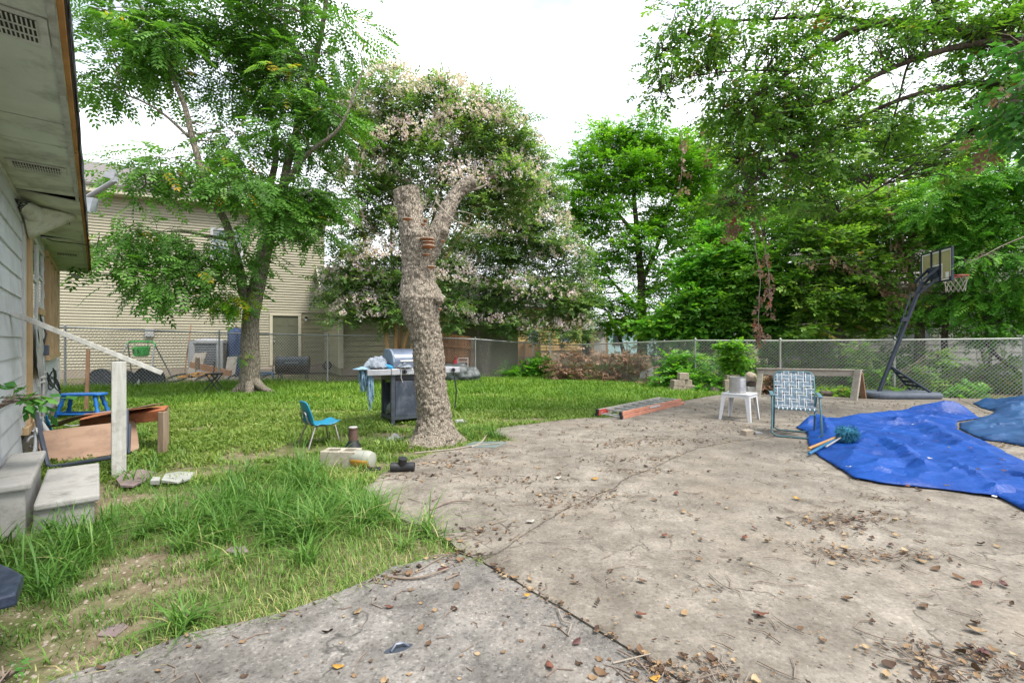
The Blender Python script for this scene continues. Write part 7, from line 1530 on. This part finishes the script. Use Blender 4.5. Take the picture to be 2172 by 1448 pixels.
# far lawn, lusher along the fences
P = sample(165000, -13, 6.5, 8.6, 18.2); P = P[lawn_ok(P)]; fx = np.array([-12.5, -11.4, -8.3, -5.55, -3.4, -1.26, .75, 1.9, 3.6, 4.95, 8]); fy = np.array([11.4, 12.0, 13.5, 14.2, 15.2, 16.2, 17.2, 17.4, 14.6, 12.6, 11.3])
lim = np.interp(P[:, 0], fx, fy); b_ = bare(P); P2 = P[(P[:, 1] < lim + .05) & (RNG.random(len(P)) > b_ * .9)]; N = len(P2)
dist = np.interp(P2[:, 0], fx, fy) - P2[:, 1]; lush = np.clip(1 - dist / 2.6, 0, 1) * np.clip((-P2[:, 0] - 4) / 3, 0, 1)
hh = RNG.uniform(.06, .14, N) * (.7 + .8 * fbm(np.c_[P2, np.zeros(N)], 1.1, 2)) * (1 + 1.1 * lush); blades(P2, hh, RNG.uniform(.014, .026, N), RNG.uniform(.2, 1.1, N), 'grass_lush', 'far_lawn', 'bright green lawn in front of the back fence', 'grass')
P3 = sample(60000, -14, 26, 11, 28); lim = np.interp(P3[:, 0], fx, fy, right=9.0); P3 = P3[(P3[:, 1] > lim + .15) & ((P3[:, 0] > -1.6) & (P3[:, 1] < 24.6) | (P3[:, 0] < -6.0) & (P3[:, 1] < lim + .9)) & ~((P3[:, 0] > 5) & (P3[:, 1] < 11.6))]; N = len(P3)
blades(P3, RNG.uniform(.10, .22, N), RNG.uniform(.02, .035, N), RNG.uniform(.2, 1., N), 'grass_lush', 'beyond_lawn', 'grass beyond the fences', 'grass')

# ------------------------------------------------------------------ litter on the concrete
def on_patio(P): return inside(P, PATIO)
piles = [(1420, 935, 260, .34, .10), (1330, 945, 120, .22, .07), (1350, 975, 90, .25, .06), (1780, 1175, 90, .12, .05), (1760, 1115, 110, .14, .06), (1830, 1100, 60, .14, .05), (1800, 1090, 60, .2, .06), (1870, 1060, 40, .1, .03), (2120, 1420, 130, .10, .05), (1960, 1405, 80, .09, .05), (1380, 1440, 90, .10, .04), (1500, 1430, 80, .08, .04), (1940, 1180, 50, .12, .03), (1200, 1070, 50, .18, .05), (1120, 1020, 60, .2, .06), (1240, 1050, 60, .25, .05), (1010, 965, 80, .3, .08), (960, 985, 90, .25, .07), (1600, 910, 120, .5, .12), (1660, 880, 140, .6, .2), (1560, 870, 120, .5, .2), (1480, 900, 120, .5, .2), (1300, 905, 70, .5, .15), (2080, 890, 160, .5, .2), (2110, 945, 120, .3, .1), (1900, 860, 140, .8, .15), (1750, 860, 140, .8, .15), (900, 1010, 70, .25, .06), (960, 1180, 60, .12, .04), (820, 1225, 50, .12, .03), (1000, 1130, 40, .15, .05), (1370, 1000, 70, .2, .03)]
Lp = [sample(7600, -3, 12, 1.6, 11, 1.5)]
for px_, py_, n, a, b in piles:
    c = gp(px_, py_); n = int(n * 1.35); q = RNG.normal(0, 1, (n, 2)) * np.array([a, b * 1.6]); Lp.append(q + np.array([c.x, c.y]))
for t in np.linspace(0, 1, 900):        # dirt caught in the seam
    pass
sm_i = RNG.integers(3, len(SEAM1) - 1, 900); sp_ = np.array([tuple(p) for p in SEAM1]); Lp.append(sp_[sm_i] + RNG.normal(0, .018, (900, 2)) + (RNG.random((900, 1))) * (sp_[sm_i - 1] - sp_[sm_i]))
cr_i = RNG.integers(2, len(CRACK) - 1, 260); cp_ = np.array([tuple(p) for p in CRACK]); Lp.append(cp_[cr_i] + RNG.normal(0, .02, (260, 2)) + RNG.random((260, 1)) * (cp_[cr_i - 1] - cp_[cr_i]))
ed = np.array([tuple(p) for p in LAWN_NEAR + LAWN_FAR]); ei = RNG.integers(1, len(ed), 900); Lp.append(ed[ei] + RNG.normal(0, .06, (900, 2)))
Lp = np.concatenate(Lp); Lp = Lp[on_patio(Lp) & (Lp[:, 1] > 1.3)]; N = len(Lp); sizes = RNG.gamma(1.8, .0088, N).clip(.006, .055)
V, T, Rn = scatter(CURL, np.c_[Lp, np.full(N, .010)], np.c_[RNG.normal(0, 1, (N, 2)), RNG.normal(0, .12, N)], np.array([0, 0, 1.]) + RNG.normal(0, .22, (N, 3)), sizes); V[:, 2] = np.maximum(V[:, 2], .0065)
tag(mesh_np('leaf_litter', V, T, 'litter_leaf', None, Rn), 'small dry leaf fragments scattered over the patio', 'leaf litter', kind='stuff')
tw = MB(); rt = random.Random(5)
for k in range(1700):
    p = Vector((rt.uniform(-3, 9), 1.5 + 7.5 * rt.random() ** 1.5, .01))
    if k > 1150:
        pl_ = piles[rt.randrange(len(piles))]; c = gp(pl_[0], pl_[1]); p = Vector((c.x + rt.gauss(0, pl_[3]), c.y + rt.gauss(0, pl_[4] * 1.5), .01))
    a = rt.uniform(0, 2 * PI); L = rt.uniform(.03, .15); d = Vector((math.cos(a), math.sin(a), 0)); s = Vector((-d.y, d.x, 0)) * rt.uniform(-.25, .25) * L
    tw.tube([p, p + d * L * .5 + s, p + d * L], [.0028, .0025, .0015], 4, caps=False)
tv = np.array(tw.v); keep = on_patio(tv[::12, :2]) if len(tv) else []
tw2 = MB(); 
for i, kk in enumerate(keep):
    if kk: tw2.add(tw.v[i * 12:(i + 1) * 12], [(a, (a + 1) % 4 + (a // 4) * 4, 0, 0) for a in []] + [(r4 * 4 + k, r4 * 4 + (k + 1) % 4, r4 * 4 + 4 + (k + 1) % 4, r4 * 4 + 4 + k) for r4 in (0, 1) for k in range(4)])
o = tw2.build('twig_litter', 'twig'); tag(o, 'small broken twigs scattered over the patio', 'twigs', kind='stuff')
# gravel on the bare dirt
gpos = sample(9000, -4, -.5, 1.2, 4.6); gpos = gpos[lawn_ok(gpos) & (bare(gpos) > .3)]; N = len(gpos); oct_v = np.array([(1, 0, 0), (0, 1, 0), (-1, 0, 0), (0, -1, 0), (0, 0, .7)]); oct_t = np.array([(0, 1, 4), (1, 2, 4), (2, 3, 4), (3, 0, 4)])
V, T, Rn = scatter([(oct_v, oct_t)], np.c_[gpos, np.full(N, GZ)], np.c_[RNG.normal(0, 1, (N, 2)), RNG.normal(0, .2, N)], np.array([0, 0, 1.]) + RNG.normal(0, .2, (N, 3)), RNG.gamma(2, .0026, N).clip(.002, .012)); tag(mesh_np('gravel', V, T, 'foundation', None, Rn), 'pale gravel on the bare dirt by the white house', 'gravel', kind='stuff')
# single leaves and sticks one can pick out
pm('leaf_yellow', (.44, .23, .03), (.54, .31, .06), 20, .7); pm('leaf_rust', (.15, .05, .03), (.22, .085, .05), 20, .75); pm('leaf_plum', (.085, .032, .03), (.13, .052, .045), 20, .7); pm('leaf_tan', (.27, .18, .09), (.36, .26, .15), 20, .8); pm('leaf_pale', (.46, .42, .36), (.56, .52, .46), 20, .8)
def leafthing(x, y, s, rz, mat, label, z=.012, v=0, group='single fallen leaves'):
    tvv, ttt = CURL[v % 4]; m_ = MB(); m_.add([tuple(p * s * .85) for p in tvv], [tuple(t) for t in ttt]); o = m_.build('dry_leaf', mat, smooth=True, solid=.0012); p = gp(x, y, z); o.location = p; o.rotation_euler = (random.uniform(-.2, .2), random.uniform(-.2, .2), rz); return tag(o, label, 'leaf', group)
for i, a in enumerate(((1262, 1016, .085, .3, 'leaf_yellow', 'yellow curled leaf near the middle of the patio'), (1690, 1057, .075, 2, 'leaf_yellow', 'bright yellow leaf in front of the blue tarp'), (1435, 1046, .08, 1, 'leaf_rust', 'rust red leaf standing by the long crack'), (1409, 1135, .055, .5, 'leaf_rust', 'rust brown leaf on the slab right of the seam'), (1360, 1303, .06, 2.4, 'leaf_rust', 'red-brown leaf on the slab right of the leaf-filled seam'), (1166, 1412, .06, 1.9, 'leaf_rust', 'red-brown leaf at the bottom centre of the patio'), (1224, 1361, .055, .8, 'leaf_plum', 'dark plum leaf between the two seams'), (2085, 1385, .075, .7, 'leaf_plum', 'dark plum leaf near the bottom right corner'), (2070, 1336, .08, -.5, 'leaf_tan', 'long tan leaf above the dark plum one at the right'), (1615, 1302, .075, -.4, 'leaf_rust', 'curled rust leaf on the bare concrete, right of the seam bottom'), (2072, 1238, .075, .2, 'leaf_rust', 'rust leaf at the right edge below the tarp'), (2130, 1240, .07, 1.2, 'leaf_plum', 'plum brown leaf at the right edge beside a rust one'), (1580, 1140, .07, 1.0, 'leaf_rust', 'dull red leaf left of the leaf piles'), (1820, 1100, .06, 2.2, 'leaf_rust', 'red curled leaf right of the leaf piles'), (1125, 1106, .08, .6, 'leaf_pale', 'pale crumpled leaf beside the crack'), (1183, 1014, .08, .3, 'leaf_pale', 'pale grey crumpled leaf left of the yellow one'), (825, 1287, .05, .1, 'leaf_rust', 'small orange-brown leaf on the rough slab'), (760, 1296, .05, .9, 'leaf_tan', 'small tan leaf on the rough slab near the grass'), (717, 1414, .05, .1, 'leaf_yellow', 'yellow leaf at the bottom edge left of the rubber scrap'), (1390, 1440, .05, .2, 'leaf_yellow', 'yellow leaf at the bottom edge by the seam'), (1117, 1262, .045, .4, 'leaf_yellow', 'small orange leaf lying in the seam'), (940, 1207, .07, .5, 'leaf_plum', 'plum leaf beside the stick at the grass edge'), (1450, 1085, .06, .9, 'leaf_tan', 'tan curled leaf below the long crack'), (1600, 1120, .05, 2, 'leaf_plum', 'dark curled leaf beside the dull red one'), (1900, 1135, .06, 2, 'leaf_tan', 'tan leaf right of the red curled one'), (1890, 1155, .06, 1, 'leaf_plum', 'dark folded leaf below the tan one'))): leafthing(*a, v=i)
for i, (x, y) in enumerate(((1935, 900), (1860, 945), (1985, 935), (2012, 950), (1972, 972), (2040, 942), (2060, 950), (2125, 975), (2078, 1010), (2130, 998), (1925, 1030), (2008, 1030), (1800, 990), (2075, 995))): leafthing(x, y, .055, i * 1.3, ('leaf_pale', 'leaf_plum', 'leaf_rust', 'leaf_tan')[i % 4], (('pale leaf on the blue tarp near its far peak', 'dark leaf on the blue tarp right of the mop head', 'rust leaf on the blue tarp, upper of the middle ones', 'tan leaf on the blue tarp, just right of the rust one', 'pale leaf on the blue tarp left of the big fold', 'dark leaf on the blue tarp toward the teal tarp', 'rust leaf on the blue tarp nearest the teal tarp', 'tan leaf on the blue tarp at the right edge of the picture', 'pale leaf on the blue tarp low on the right', 'dark leaf on the blue tarp right of the low pale one', 'rust leaf on the near edge of the blue tarp', 'tan leaf on the near edge of the blue tarp', 'pale leaf on the blue tarp below the mop handles', 'dark leaf on the blue tarp above the low pale one'))[i], .10 if y < 1000 else .06, i, 'dry leaves on the blue tarp')
def stick(pts, r, label, mat='twig'):
    m_ = MB(); limb(m_, [gp(x, y, .012 + .004 * k) for k, (x, y) in enumerate(pts)], r, r * .6, 6, 4, .006); tag(m_.build('stick', mat, smooth=True), label, 'stick', 'fallen sticks')
stick([(912, 1080), (940, 1068), (965, 1062), (1000, 1063)], .008, 'bent grey stick on the patio near the long grass'); stick([(826, 1222), (860, 1226), (900, 1222), (950, 1205)], .008, 'brown stick along the rough slab at the grass edge'); stick([(945, 1228), (972, 1216)], .007, 'short dark stick beside the brown one'); stick([(888, 1208), (940, 1178)], .004, 'thin twig at the grass tip')
stick([(1185, 1292), (1195, 1315), (1212, 1322), (1205, 1345)], .004, 'curly pale root lying across the seam', 'pale_twig'); stick([(1310, 1376), (1350, 1398), (1380, 1430)], .004, 'reddish twig near the bottom of the seam'); stick([(1300, 1405), (1340, 1395), (1380, 1385)], .004, 'pale curved twig at the bottom of the seam', 'pale_twig'); stick([(1970, 1385), (2000, 1395), (2045, 1408)], .005, 'brown stick in the leaf pile at the bottom right')
stick([(925, 1352), (960, 1347)], .003, 'thin dark twig on the rough slab'); stick([(1042, 1112), (1078, 1100)], .004, 'dark twig left of the crack'); stick([(1505, 1215), (1535, 1240), (1565, 1250)], .004, 'tan split twig on the right slab', 'pale_twig'); stick([(1810, 1330), (1870, 1352), (1915, 1358)], .003, 'long thin twig on the right slab')
stick([(880, 960), (960, 952), (1000, 945), (1060, 940)], .010, 'long dead root at the foot of the dead trunk', 'pale_twig'); stick([(1000, 948), (1020, 938), (1032, 922)], .014, 'broken root stub right of the dead trunk', 'pale_twig')
stick([(2000, 862), (2040, 850), (2080, 868), (2110, 880)], .006, 'dark bent twig in front of the teal tarp'); stick([(1995, 858), (2020, 875), (2060, 880)], .005, 'second dark twig in front of the teal tarp')
